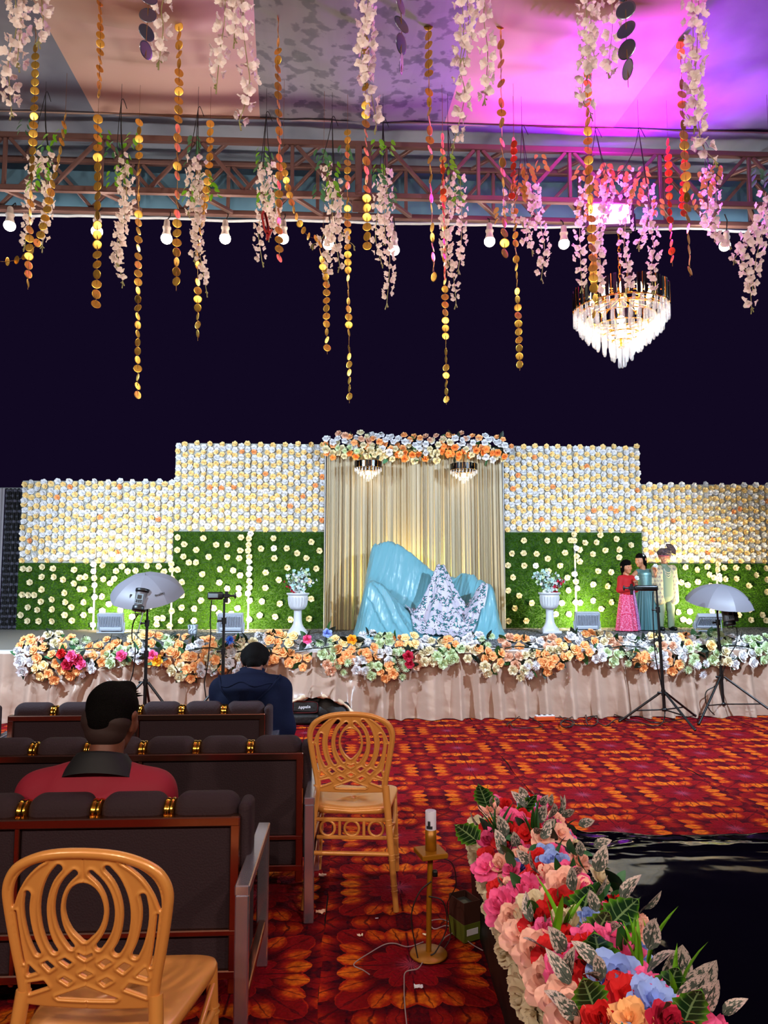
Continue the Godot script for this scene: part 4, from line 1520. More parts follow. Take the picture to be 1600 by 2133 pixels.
func chair_back_shape() -> ArrayMesh:
	# traced from the chair on the aisle: millimetre-true outline, slots and diamonds, half of it (mirrored)
	var mm := 0.00054
	var V := func(a: Array) -> PackedVector2Array:
		var out := PackedVector2Array()
		for q in a:
			out.append(Vector2((q[0] - 767.0) * mm, (985.0 - q[1]) * mm * 1.02))
		return out
	var S := func(a: PackedVector2Array, closed: bool) -> PackedVector2Array:
		# round the traced line
		var out := PackedVector2Array()
		var c := a.size()
		for i in (c if closed else c - 1):
			for k in 3:
				out.append(a[i].cubic_interpolate(a[(i + 1) % c], a[(i - 1 + c) % c] if closed or i > 0 else a[i], a[(i + 2) % c] if closed or i < c - 2 else a[(i + 1) % c], k / 3.0))
		if not closed:
			out.append(a[-1])
		return out
	var outer: PackedVector2Array = V.call([[767, 268], [860, 272], [960, 288], [1050, 322], [1110, 362], [1148, 415], [1163, 475], [1160, 540], [1145, 640], [1125, 760], [1105, 860], [1090, 985], [1040, 995], [767, 995], [767, 600]])
	var frame_line: PackedVector2Array = V.call([[767, 285], [860, 289], [955, 305], [1040, 337], [1098, 375], [1132, 425], [1146, 478], [1142, 540], [1127, 640], [1106, 760], [1086, 860], [1068, 985]])
	var gap: PackedVector2Array = V.call([[940, 322], [1015, 350], [1075, 395], [1105, 445], [1116, 500], [1112, 548], [1085, 478], [1040, 405], [985, 352]])
	var slots := [[V.call([[806, 372], [850, 415], [880, 470], [893, 540], [884, 610], [860, 665], [830, 706]]), 0.0078], [V.call([[880, 352], [920, 400], [950, 470], [962, 545], [955, 625], [935, 690], [912, 728]]), 0.0088], [V.call([[1036, 480], [1045, 540], [1040, 610], [1020, 690], [994, 745]]), 0.0080], [V.call([[1100, 565], [1085, 680], [1068, 780], [1062, 800]]), 0.0022]]
	var holes := [V.call([[767, 418], [800, 425], [830, 450], [850, 490], [858, 540], [848, 590], [825, 635], [795, 665], [767, 685], [740, 650], [740, 440]]),
		V.call([[730, 735], [767, 752], [800, 737], [800, 748], [767, 768], [730, 748]]),
		V.call([[828, 782], [862, 762], [888, 776], [850, 800]]), V.call([[912, 806], [946, 780], [975, 794], [940, 826]]), V.call([[738, 832], [767, 818], [797, 832], [767, 848]]),
		V.call([[830, 866], [866, 848], [890, 862], [852, 884]]), V.call([[1000, 840], [1040, 806], [1052, 850], [1046, 858]]), V.call([[944, 902], [968, 874], [1044, 892], [1044, 942]]), V.call([[622, 944], [767, 890], [912, 944], [900, 952], [640, 952]])]
	frame_line = S.call(frame_line, false)
	gap = S.call(gap, true)
	holes[0] = S.call(holes[0], true)
	for s in slots:
		s[0] = S.call(s[0], false)
	var top_curve: PackedVector2Array = S.call(outer.slice(0, 12), false)
	top_curve.append_array(outer.slice(12))
	outer = top_curve
	var h := Vector3(0.0028, 0.0028, 0.0034)
	var lo := Vector3(-0.232, -0.016, -0.020)
	var n := Vector3i(166, 152, 13)
	var f := PackedFloat32Array()
	f.resize(n.x * n.y * n.z)
	f.fill(1.0)
	for y in n.y:
		for x in n.x:
			var p := Vector2(absf(lo.x + x * h.x), lo.y + y * h.y)
			if lo.x + x * h.x > 0.0 and x > n.x / 2.0:
				pass
			var d := in_poly(p, outer)
			if d > 0.03:
				continue
			var rim := 9.0
			for s in slots:
				var line: PackedVector2Array = s[0]
				var e := 9.0
				for i in line.size() - 1:
					e = minf(e, seg2(p, line[i], line[i + 1]))
				rim = minf(rim, e - s[1])
			rim = minf(rim, in_poly(p, gap))
			for g in holes:
				rim = minf(rim, in_poly(p, g))
			d = maxf(d, -rim)
			var fl := 9.0
			for i in frame_line.size() - 1:
				fl = minf(fl, seg2(p, frame_line[i], frame_line[i + 1]))
			# a thin plate with a bead round each opening and a thick outer frame
			var half := 0.0045 + 0.0035 * exp(-pow((rim - 0.004) / 0.004, 2.0))
			for z in n.z:
				var zz := absf(lo.z + z * h.z)
				var q := Vector2(maxf(d + 0.003, 0.0), maxf(zz - half + 0.003, 0.0))
				var plate := q.length() - 0.003 + minf(maxf(d + 0.003, zz - half + 0.003), 0.0)
				var tubed := Vector2(fl, zz).length() - 0.0125
				f[(z * n.y + y) * n.x + x] = minf(plate, tubed)
	return nets(f, n, lo, h)

func build_chair(label: String, place: Vector3, turn: float) -> Node3D:
	var o := thing("chair", label, "chair", place, turn, "golden banquet chairs")
	var m: Material = M.gold_plastic
	# the back leans towards the viewer; local -z is the front
	var lean := turned(0.13, 0, 0)
	if not shape.has("chair_back"):
		var cm: ArrayMesh = chair_back_shape()
		# bend the plate slightly round the sitter
		var arr := cm.surface_get_arrays(0)
		var v: PackedVector3Array = arr[Mesh.ARRAY_VERTEX]
		for i in v.size():
			v[i].z += -0.35 * v[i].x * v[i].x + 0.022
		arr[Mesh.ARRAY_VERTEX] = v
		var bent := ArrayMesh.new()
		bent.add_surface_from_arrays(Mesh.PRIMITIVE_TRIANGLES, arr)
		shape["chair_back"] = bent
	put("backrest", shape["chair_back"], m, o, Transform3D(lean, Vector3(0, 0.535, 0.0)))
	# seat: a rounded slab, wider in front
	var st := begin()
	var top := []
	var ring := func(y: float, inset: float) -> PackedVector3Array:
		var r := PackedVector3Array()
		for i in 65:
			var a := TAU * (i % 64) / 64.0
			var c := cos(a)
			var s := sin(a)
			var e := 0.30
			var x := signf(c) * pow(absf(c), e)
			var z := signf(s) * pow(absf(s), e)
			var zz := -0.205 + z * (0.205 - inset)
			var half := maxf(lerpf(0.185, 0.228, (0.02 - zz) / 0.43) - inset, 0.0) * clampf((0.2049 - inset) / 0.02, 0.0, 1.0)
			r.append(Vector3(x * half, y - 0.012 * (1.0 - absf(x)) * (1.0 if y > 0.43 else 0.0), zz))
		return r
	var rows := [ring.call(0.412, 0.20), ring.call(0.412, 0.02), ring.call(0.418, 0.006), ring.call(0.436, 0.0), ring.call(0.446, 0.004), ring.call(0.452, 0.014), ring.call(0.452, 0.05), ring.call(0.447, 0.12), ring.call(0.446, 0.184), ring.call(0.446, 0.2049)]
	sheet(st, rows, Vector2.ONE, false)
	put("seat", done(st), m, o)
	var leg := func(a: Vector3, b: Vector3, called: String) -> void:
		var s := begin()
		var path := []
		var rad := []
		for i in 13:
			var t := i / 12.0
			path.append(a.lerp(b, t))
			rad.append(lerpf(0.0185, 0.0135, t))
		tube(s, path, rad, 12)
		# bamboo rings
		for t in [0.28, 0.32, 0.56, 0.60, 0.80, 0.84]:
			var dirv := (b - a).normalized()
			tube(s, [a.lerp(b, t) - dirv * 0.004, a.lerp(b, t), a.lerp(b, t) + dirv * 0.004], [0.013, lerpf(0.0185, 0.0135, t) + 0.004, 0.013], 12)
		put(called, done(s), m, o)
	for sx in [-1.0, 1.0]:
		leg.call(Vector3(sx * 0.168, 0.56, 0.012), Vector3(sx * 0.222, 0.0, 0.085), "leg")
		leg.call(Vector3(sx * 0.195, 0.43, -0.375), Vector3(sx * 0.212, 0.0, -0.395), "leg")
		st = begin()
		tube(st, [Vector3(sx * 0.19, 0.30, 0.045), Vector3(sx * 0.203, 0.30, -0.38)], 0.011, 8)
		put("stretcher", done(st), m, o)
		st = begin()
		tube(st, [Vector3(sx * 0.185, 0.38, 0.035), Vector3(sx * 0.203, 0.31, -0.2), Vector3(sx * 0.203, 0.38, -0.37)], 0.009, 8)
		put("brace", done(st), m, o)
	st = begin()
	tube(st, [Vector3(-0.198, 0.25, 0.052), Vector3(0.198, 0.25, 0.052)], 0.011, 8)
	put("stretcher", done(st), m, o)
	# the apron with rings below the front of the seat
	for y in [0.385, 0.30]:
		st = begin()
		box(st, Vector3(0.35, 0.018, 0.016), lift(Vector3(0, y, -0.02)), 0.004)
		put("apron_bar", done(st), m, o)
	for x in [-0.12, 0.0, 0.12]:
		st = begin()
		var path := []
		for i in 24:
			path.append(Vector3(x + cos(TAU * i / 24.0) * 0.036, 0.343 + sin(TAU * i / 24.0) * 0.036, -0.02))
		tube(st, path, 0.007, 6, false, true)
		put("apron_ring", done(st), m, o)
	for x in [-0.06, 0.06]:
		st = begin()
		box(st, Vector3(0.014, 0.07, 0.014), lift(Vector3(x, 0.343, -0.02)), 0.003)
		put("apron_bar", done(st), m, o)
	return o

func build_chairs() -> void:
	var m := mat("gold_plastic", Color(0.86, 0.58, 0.28), 0.32, 0.15)
	m.clearcoat_enabled = true
	m.clearcoat = 0.4
	m.clearcoat_roughness = 0.2
	build_chair("golden plastic banquet chair on the aisle, seen whole with its legs", Vector3(0.006, 0.004, -3.66), -0.09)
	build_chair("golden plastic banquet chair close to the viewer, its legs out of the picture", Vector3(-0.645, 0.004, -1.93), -0.10)

# ---------------------------------------------------------------- things on the stage
func build_stage_floods() -> void:
	var body := mat("grey_case", Color(0.74, 0.77, 0.82), 0.45)
	var face := glow("warm_lamp_glass", Color(1.0, 0.9, 0.68), 8.0)
	var list := [[232, 1289, 10.55, "grey floodlight on the stage behind the umbrella of the benches' side", -0.25], [481, 1289, 10.45, "grey floodlight on the stage behind the small LED light", -0.25], [1222, 1283, 10.55, "grey floodlight on the stage beside the urn with red blossom", -0.25], [1474, 1284, 10.5, "grey floodlight lying tilted on the stage past the children, by the other umbrella", 0.75]]
	for e in list:
		var p := at(e[0], e[1], e[2])
		p.y = STAGE_Y + 0.155
		var tilt: float = e[4]
		var d := Vector3(0.05, 0.30 if tilt < 0.5 else 1.1, -1.0).normalized()
		var f := flood_light("flood_light", e[3], p, d, body, face, Vector3(0.345, 0.255, 0.05))
		var l := spot(f, Vector3.ZERO, d, STAGE_WARM, E_FLOOD, 80.0, 0.10)
		l.position = d * 0.05
		l.rotation = Basis.looking_at(d).get_euler()
	# one more behind the sofa lights the curtain
	var q := Vector3(at(850, 1300, 10.9).x, STAGE_Y + 0.145, -10.92)
	var d2 := Vector3(0.0, 1.0, -0.22).normalized()
	var f2 := flood_light("flood_light", "grey floodlight hidden behind the covered sofa, washing the curtain", q, d2, body, face, Vector3(0.33, 0.20, 0.05))
	var l2 := spot(f2, Vector3.ZERO, d2, Color(1.0, 0.86, 0.5), E_SOFA, 82.0, 0.10)
	l2.position = d2 * 0.05
	l2.rotation = Basis.looking_at(d2).get_euler()

func build_urn(px: float, depth: float, label: String, bouquet: String, red: bool, seed_n: int) -> void:
	var r := RandomNumberGenerator.new()
	r.seed = seed_n
	var p := at(px, 1310, depth)
	p.y = STAGE_Y
	var m: Material = M.white_plastic
	var o := thing("urn", label, "urn", p, 0.0, "white urns on the stage")
	var H := 0.575
	var st := begin()
	box(st, Vector3(0.27, 0.04, 0.27), lift(Vector3(0, 0.02, 0)), 0.008)
	lathe(st, [[0.13, 0.04], [0.128, 0.06], [0.105, 0.085], [0.085, 0.11], [0.066, 0.15], [0.058, 0.20], [0.055, 0.30], [0.055, 0.335], [0.066, 0.345]], 28)
	put("pedestal", done(st), m, o)
	st = begin()
	lathe(st, [[0.06, 0.345], [0.095, 0.352], [0.118, 0.385], [0.126, 0.42], [0.135, 0.50], [0.139, 0.555], [0.132, 0.56]], 96, Transform3D.IDENTITY)
	# raised flutes round the bowl
	for k in 22:
		var a := TAU * k / 22.0
		tube(st, [Vector3(cos(a) * 0.116, 0.39, sin(a) * 0.116), Vector3(cos(a) * 0.127, 0.43, sin(a) * 0.127), Vector3(cos(a) * 0.136, 0.525, sin(a) * 0.136)], [0.006, 0.009, 0.009], 6)
	put("bowl", done(st), m, o)
	st = begin()
	lathe(st, [[0.136, 0.545], [0.148, 0.55], [0.158, 0.562], [0.162, 0.572], [0.156, 0.582], [0.140, 0.580], [0.130, 0.565], [0.125, 0.50], [0.0, 0.49]], 48)
	put("rim", done(st), m, o)
	# the bunch of blossom branches stands in it
	var b := thing("flower_bouquet", bouquet, "bouquet", p + Vector3(0, 0.50, 0), 0.0, "blossom branches in the urns")
	var branches := 24
	for k in branches:
		var a := TAU * k / branches * 2.4
		var spread := r.randf_range(0.15, 1.0)
		var tip := Vector3(cos(a) * 0.27 * spread + (-0.05 if red else 0.02), r.randf_range(0.26, 0.40) * (1.1 - spread * 0.25), sin(a) * 0.12 * spread)
		var scarlet := red and k % 8 == 0
		if red and k % 8 == 0:
			tip = Vector3(r.randf_range(0.17, 0.23), r.randf_range(0.26, 0.33), r.randf_range(-0.05, 0.06))
		elif not red and k == 5:
			tip = Vector3(-0.17, 0.22, 0.05)
			scarlet = true
		var path := curve([Vector3(tip.x * 0.1, 0, tip.z * 0.1), Vector3(tip.x * 0.45, tip.y * 0.55, tip.z * 0.45), tip], 4)
		st = begin()
		tube(st, path, 0.004, 5)
		put("branch", done(st), M.stem_green, b)
		for i in 11:
			var t := 0.2 + 0.8 * i / 10.0
			var at_p: Vector3 = path[int(t * (path.size() - 1))]
			var off := Vector3(r.randf_range(-1, 1), r.randf_range(-0.6, 0.6), r.randf_range(-0.6, 1.0)) * 0.032
			var col: String = "magenta" if scarlet else (["white", "pale_mint", "pale_mint", "white", "pale_green"][r.randi() % 5])
			flower(b, "blossom", col, at_p + off, off.normalized() + Vector3(0, 0.2, 0.4), r.randf_range(0.050, 0.072), r, "blossom")
			if i % 3 == 0:
				leaf(b, "leaf", "petal_pale_mint", at_p, off + Vector3(0, 0.02, 0), 0.05, r.randf() * 6.0)

# flower garlands: clusters of like flowers along a line
func garland(o: Node3D, clusters: Array, r: RandomNumberGenerator, size: float, leaves_each := 2) -> void:
	for c in clusters:
		var where: Vector3 = c[0]
		var face: Vector3 = c[1]
		var kind: String = c[2]
		var n: int = c[4]
		for k in n:
			var a := TAU * k / n + r.randf()
			var spread: float = size * (0.0 if n == 1 else 0.52 + 0.14 * n * 0.25)
			var side := face.cross(Vector3.UP).normalized()
			var up := side.cross(face).normalized()
			var off := (side * cos(a) + up * sin(a)) * spread
			flower(o, kind, c[3], where + off + face.normalized() * r.randf_range(0.0, 0.03), face + off * 5.0, size * r.randf_range(0.88, 1.15), r, "chrysanthemum" if kind == "mum" else "rose")
		for k in leaves_each:
			var a := r.randf() * TAU
			var side := face.cross(Vector3.UP).normalized()
			var dirv := side * cos(a) + Vector3.UP * sin(a) + face * 0.25
			leaf(o, "leaf", "leaf_dark" if r.randf() < 0.6 else ("leaf_green" if r.randf() < 0.75 else "leaf_mint"), where + dirv * 0.02 - face.normalized() * 0.02, dirv, r.randf_range(0.09, 0.14), r.randf() * 6.0)

func build_edge_garlands() -> void:
	var parts := [
		[36, 652, "garland of peach, white and a few red roses on the stage behind the benches", 300],
		[668, 1048, "garland of peach and white roses on the stage edge under the covered sofa", 301],
		[1052, 1620, "long garland of white and peach flowers on the stage edge below the three children", 302]]
	for e in parts:
		var r := RandomNumberGenerator.new()
		r.seed = e[3]
		var depth := 8.12
		var left := at(e[0], 1350, depth).x
		var right := at(e[1], 1350, depth).x
		var o := thing("flower_garland", e[2], "garland", Vector3(left, STAGE_Y, STAGE_Z + 0.05), 0.0, "garlands along the stage edge")
		var clusters := []
		var stem := []
		# three rows: on top of the edge, over the edge, hanging
		for row in 3:
			var x := left + 0.05 + row * 0.04
			while x < right - 0.04:
				var t := (x - left) / (right - left)
				var y := [0.075, -0.055, -0.175][row] + r.randf_range(-0.03, 0.03) as float
				y += 0.035 * sin(x * 5.2 + row)
				var z := [-0.09, 0.07, 0.10][row] as float
				var face: Vector3 = [Vector3(0, 0.75, 1), Vector3(0, 0.35, 1), Vector3(0, -0.05, 1)][row] + Vector3(r.randf_range(-0.4, 0.4), 0, 0)
				if row == 2 and (0.5 + 0.5 * sin(x * 3.7 + 1.0)) < 0.30 + r.randf() * 0.25:
					x += 0.16
					continue
				var pick := r.randf()
				var kind := "open_rose"
				var col := "peach"
				if pick < 0.42:
					col = "peach"
					kind = "open_rose"
				elif pick < 0.66:
					col = "white"
					kind = "rose" if r.randf() < 0.6 else "mum"
				elif pick < 0.78:
					col = "pale_green"
					kind = "rose" if r.randf() < 0.6 else "mum"
				elif pick < 0.90:
					col = "ivory"
					kind = "rose"
				elif pick < 0.95:
					col = "butter"
					kind = "open_rose"
				else:
					col = "tan"
					kind = "rose"
				if e[3] == 302 and x > right - 1.5 and r.randf() < 0.5:
					col = "pale_green" if r.randf() < 0.5 else "white"
					kind = "rose" if r.randf() < 0.6 else "mum"
				clusters.append([Vector3(x - left, y, z), face, kind, col, 3 if r.randf() < 0.75 else 4])
				stem.append(Vector3(x - left, y, z - 0.05))
				x += r.randf_range(0.135, 0.18)
		var extras: Array = {300: [[128, 1362, "red"], [141, 1385, "magenta"], [162, 1374, "magenta"], [150, 1368, "pink"], [170, 1384, "pink"], [253, 1366, "pink"], [318, 1365, "pink"], [327, 1376, "gold_yellow"], [480, 1335, "blue"], [640, 1332, "pink"]], 301: [[850, 1368, "magenta"], [853, 1384, "magenta"], [733, 1333, "gold_yellow"], [682, 1320, "sky"]], 302: [[1480, 1345, "butter"]]}[e[3]]
		for q in extras:
			clusters.append([at(q[0], q[1], depth - 0.13) - o.position, Vector3(0, 0.3, 1), "rose" if q[2] != "blue" else "mum", q[2], 1])
		garland(o, clusters, r, 0.102, 3)
		# the rope the flowers are tied to
		var rope := []
		for i in 41:
			rope.append(Vector3((right - left) * i / 40.0, 0.015 + 0.02 * sin(i * 0.8), 0.0))
		var st := begin()
		tube(st, rope, 0.007, 6)
		put("rope", done(st), M.leaf_dark, o)

func build_top_garland() -> void:
	var r := RandomNumberGenerator.new()
	r.seed = 400
	var depth := 11.0
	var left := at(684, 930, depth).x
	var right := at(1046, 930, depth).x
	var top := at(860, 935, depth).y
	var o := thing("flower_garland", "thick garland of orange and white roses along the top of the cream curtain", "garland", Vector3(left, top, -11.02))
	var clusters := []
	for row in 5:
		var x := 0.02
		while x < right - left:
			var y := [0.165, 0.10, 0.03, -0.045, -0.115][row] + r.randf_range(-0.03, 0.03) + 0.02 * sin(x * 4.0) as float
			if row == 0 and x < 0.12:
				y -= 0.06
			var col: String = ["white", "white", "peach", "white", "ivory", "white", "tan", "peach"][r.randi() % 8]
			if row >= 3:
				col = ["apricot", "ivory", "pale_green", "white", "apricot", "ivory"][r.randi() % 6]
			var kind := "rose"
			if col == "pale_green":
				kind = "mum"
			elif col in ["peach", "apricot"] and r.randf() < 0.4:
				kind = "open_rose"
			clusters.append([Vector3(x, y, 0.05 + 0.04 * (row % 2)), Vector3(r.randf_range(-0.4, 0.4), [0.6, 0.35, 0.1, -0.1, -0.3][row], 1), kind, col, 2])
			x += r.randf_range(0.15, 0.20)
	garland(o, clusters, r, 0.100, 1)
	var st := begin()
	var rope := []
	for i in 31:
		rope.append(Vector3((right - left) * i / 30.0, 0.01, -0.01))
	tube(st, rope, 0.05, 8)
	put("foliage_core", done(st), M.leaf_dark, o)

func chandelier(o: Node3D, radius: float, height: float, tiers: Array, plates: int, plate_h: float, plate_mat: Material, energy: float, seed_n: int) -> void:
	# origin: the middle of the top ring; tiers: [radius, top, drop, count] in units of the radius
	var r := RandomNumberGenerator.new()
	r.seed = seed_n
	var st := begin()
	for k in plates:
		var a := TAU * k / plates
		if k % 2:
			put("rod", shape["plate"], M.polished_gold, o, Transform3D(Basis.IDENTITY.scaled_local(Vector3(radius * 0.018, plate_h * 1.08, radius * 0.018)), Vector3(cos(a + PI / plates) * radius, -plate_h * 0.5, sin(a + PI / plates) * radius)))
		put("plate", shape["plate"], plate_mat, o, Transform3D(Basis(Vector3.UP, -a + PI / 2) .scaled_local(Vector3(radius * TAU / plates * (0.5 if radius > 0.3 else 0.86), plate_h, radius * 0.025)), Vector3(cos(a) * radius, -plate_h * 0.5 + 0.02 * radius * (k % 2), sin(a) * radius)))
	for t in tiers:
		var rr: float = t[0] * radius
		var ring := []
		for i in 32:
			ring.append(Vector3(cos(TAU * i / 32.0) * rr, t[1] * radius, sin(TAU * i / 32.0) * rr))
		st = begin()
		tube(st, ring, radius * 0.016, 6, false, true)
		put("ring", done(st), M.polished_gold, o)
		for k in t[3]:
			var a: float = TAU * k / t[3] + t[0]
			var len: float = t[2] * radius * r.randf_range(0.95, 1.05)
			put("crystal", shape["crystal"], M.crystal, o, Transform3D(turned(r.randf_range(-0.04, 0.04), r.randf() * 6.0, r.randf_range(-0.04, 0.04)).scaled_local(Vector3(radius * 0.075, len, radius * 0.075)), Vector3(cos(a) * rr, t[1] * radius, sin(a) * rr)))

func make_crystal_kinds() -> void:
	var st := begin()
	box(st, Vector3.ONE, Transform3D.IDENTITY, 0.06)
	shape["plate"] = done(st)
	st = begin()
	st.set_smooth_group(-1)
	lathe(st, [[0.0, 0.02], [0.35, 0.0], [0.5, -0.08], [0.5, -0.86], [0.4, -0.95], [0.22, -1.0], [0.0, -1.01]], 6)
	shape["crystal"] = done(st)
	var c := mat("crystal", Color(0.95, 0.96, 0.98, 0.26), 0.08)
	c.transparency = BaseMaterial3D.TRANSPARENCY_ALPHA
	mat("black_plate", Color(0.025, 0.022, 0.03), 0.2, 0.4)

func build_chandeliers() -> void:
	make_crystal_kinds()
	var lit := glow("candle_bulb", Color(1.0, 0.96, 0.88), 7.0)
	# the big one hangs from the truss under the purple flood
	var p := at(1292, 606, 5.15)
	var R := 0.345
	var o := thing("chandelier", "large round crystal chandelier hung on a chain under the purple flood", "chandelier", p)
	chandelier(o, R, 0.55, [[0.97, -0.42, 0.30, 36], [0.86, -0.50, 0.42, 30], [0.72, -0.62, 0.45, 26], [0.56, -0.80, 0.42, 20], [0.38, -0.98, 0.40, 14], [0.20, -1.12, 0.42, 8], [0.06, -1.25, 0.46, 3]], 40, 0.145, M.black_plate, E_CHANDELIER, 9)
	var st := begin()
	for k in 8:
		var a := TAU * k / 8.0
		tube(st, [Vector3(0, 0.02, 0), Vector3(cos(a) * R, -0.08, sin(a) * R)], 0.006, 6)
	tube(st, [Vector3(0, 0.06, 0), Vector3(0, -0.42, 0)], 0.012, 8)
	put("spider_frame", done(st), M.polished_gold, o)
	for k in 10:
		var a := TAU * k / 10.0
		var q := Vector3(cos(a) * R * 0.62, -0.10, sin(a) * R * 0.62)
		st = begin()
		ball(st, q + Vector3(0, 0.045, 0), Vector3(0.017, 0.05, 0.017), 6)
		put("candle_bulb", done(st), lit, o)
		st = begin()
		tube(st, [q + Vector3(0, -0.03, 0), q + Vector3(0, 0.0, 0)], 0.013, 8)
		tube(st, [q + Vector3(0, -0.02, 0), Vector3(0, -0.06, 0)], 0.005, 6)
		put("candle_holder", done(st), M.polished_gold, o)
		if k % 3 == 0:
			omni(o, q + Vector3(0, 0.045, 0), Color(1.0, 0.95, 0.85), E_CHANDELIER / 4.0, 0.03)
	for k in 3:
		st = begin()
		var q := Vector3(0, -0.22 - 0.06 * k, 0)
		ball(st, q, Vector3(0.03, 0.03, 0.03), 6)
		put("candle_bulb", done(st), lit, o)
		omni(o, q, Color(1.0, 0.95, 0.85), E_CHANDELIER / 4.0, 0.03)
	# chain links up to the truss
	var y := 0.06
	var k := 0
	while p.y + y < 4.30:
		st = begin()
		var ring := []
		for i in 12:
			var c := Vector3(cos(TAU * i / 12.0) * 0.009, 0.022 + sin(TAU * i / 12.0) * 0.022, 0)
			ring.append(c if k % 2 else Vector3(0, c.y, c.x))
		tube(st, ring, 0.0032, 5, false, true)
		put("chain_link", done(st), M.polished_gold, o, lift(Vector3(0, y, 0)))
		y += 0.034
		k += 1
	# two small ones in front of the curtain
	for e in [[767, 962, "small crystal chandelier before the curtain, over the high end of the covered sofa"], [966, 967, "small crystal chandelier before the curtain, over the low end of the covered sofa"]]:
		var q := at(e[0], e[1], 10.8)
		var s := thing("chandelier", e[2], "chandelier", q, 0.0, "small chandeliers before the curtain")
		chandelier(s, 0.205, 0.30, [[0.98, -0.46, 0.28, 24], [0.80, -0.56, 0.34, 18], [0.58, -0.72, 0.36, 14], [0.34, -0.92, 0.34, 9], [0.12, -1.05, 0.42, 4]], 26, 0.095, M.black_plate, 1.0, 11)
		st = begin()
		tube(st, [Vector3(0, 0.17, -0.30), Vector3(0, 0.17, 0), Vector3(0, -0.1, 0)], 0.006, 6)
		for m in 6:
			var a := TAU * m / 6.0
			tube(st, [Vector3(0, -0.01, 0), Vector3(cos(a) * 0.2, -0.03, sin(a) * 0.2)], 0.004, 5)
		put("spider_frame", done(st), M.polished_gold, s)
		st = begin()
		ball(st, Vector3(0, -0.17, 0), Vector3(0.035, 0.04, 0.035), 6)
		put("bulb", done(st), lit, s)
		omni(s, Vector3(0, -0.17, 0), Color(1.0, 0.9, 0.7), 0.07, 0.035)

func build_stage_smalls() -> void:
	# a small zebra-striped box with a white lid sits on the deck
	var zebra := mat("zebra_print", Color(1, 1, 1), 0.6)
	var n := 64
	var im := Image.create(n, n, false, Image.FORMAT_RGB8)
	for j in n:
		for i in n:
			im.set_pixel(i, j, Color(0.12, 0.16, 0.24) if sin((i * 0.35 + 2.0 * sin(j * 0.2)) + j * 0.15) > 0.3 else Color(0.8, 0.84, 0.88))
	zebra.albedo_texture = ImageTexture.create_from_image(im)
	triplanar(zebra, 5.0, false)
	var p := at(402, 1318, 9.9)
	p.y = STAGE_Y
	var o := thing("striped_box", "small zebra-striped box standing on the deck between two grey floodlights", "box", p)
	var st := begin()
	lathe(st, [[0.0, 0.0], [0.055, 0.0], [0.085, 0.165], [0.079, 0.165], [0.06, 0.02], [0.0, 0.02]], 4, Transform3D(Basis(Vector3.UP, PI / 4), Vector3.ZERO))
	put("box_body", done(st), zebra, o)
	# a bare metal pole leans between the panels
	var q := at(287, 1318, 10.6)
	q.y = STAGE_Y
	var rod := thing("metal_pole", "thin bare metal pole leaning near the umbrella's floodlight", "pole", q)
	st = begin()
	tube(st, [Vector3(0, 0, 0), Vector3(0.07, 0.34, -0.02)], 0.009, 8)
	put("pole", done(st), M.curtain_frame, rod)
	st = begin()
	tube(st, [Vector3(0, 0.004, 0), Vector3(0, 0.018, 0)], 0.018, 8)
	put("rubber_foot", done(st), M.black_metal, rod)

# ---------------------------------------------------------------- hanging decoration
func path_at(points: Array, depth: float) -> Array:
	var out := []
	for p in points:
		out.append(at(p[0], p[1], depth))
	return out

func walk(path: Array, step: float) -> Array:
	# points at even distances along a path
	var out := []
	var left := 0.0
	for i in path.size() - 1:
		var a: Vector3 = path[i]
		var b: Vector3 = path[i + 1]
		var l := a.distance_to(b)
		var t := left
		while t < l:
			out.append(a.lerp(b, t / l))
			t += step
		left = t - l
	return out

func disc_string(label: String, points: Array, depth: float, size: float, seed_n: int, material := "gold_foil", gaps := 0.12) -> void:
	var r := RandomNumberGenerator.new()
	r.seed = seed_n
	var path := path_at(points, depth)
	var o := thing("disc_garland", label, "garland", path[0], 0.0, "strings of shiny discs under the canopy")
	var local := []
	for p in path:
		local.append(p - path[0])
	local = curve(local, 5)
	var st := begin()
	tube(st, local, 0.0016, 4)
	if path[0].y < 4.55 and path[0].y > 2.9:
		# the thread it hangs by
		tube(st, [Vector3.ZERO, Vector3(0, 4.83 - 0.10 * (4.92 - depth) - path[0].y - 0.015, 0)], 0.0010, 4)
	put("string", done(st), M.gold_thread, o)
	var turn := r.randf() * TAU
	for p in walk(local, size * 1.08):
		turn += r.randf_range(-0.75, 0.75)
		if r.randf() < gaps:
			turn += PI * 0.45
		put("disc", shape["disc"], M[material], o, Transform3D(Basis(Vector3.UP, turn) * turned(PI / 2 + r.randf_range(-0.28, 0.28), 0, 0).scaled_local(Vector3(size, size, size)), p))

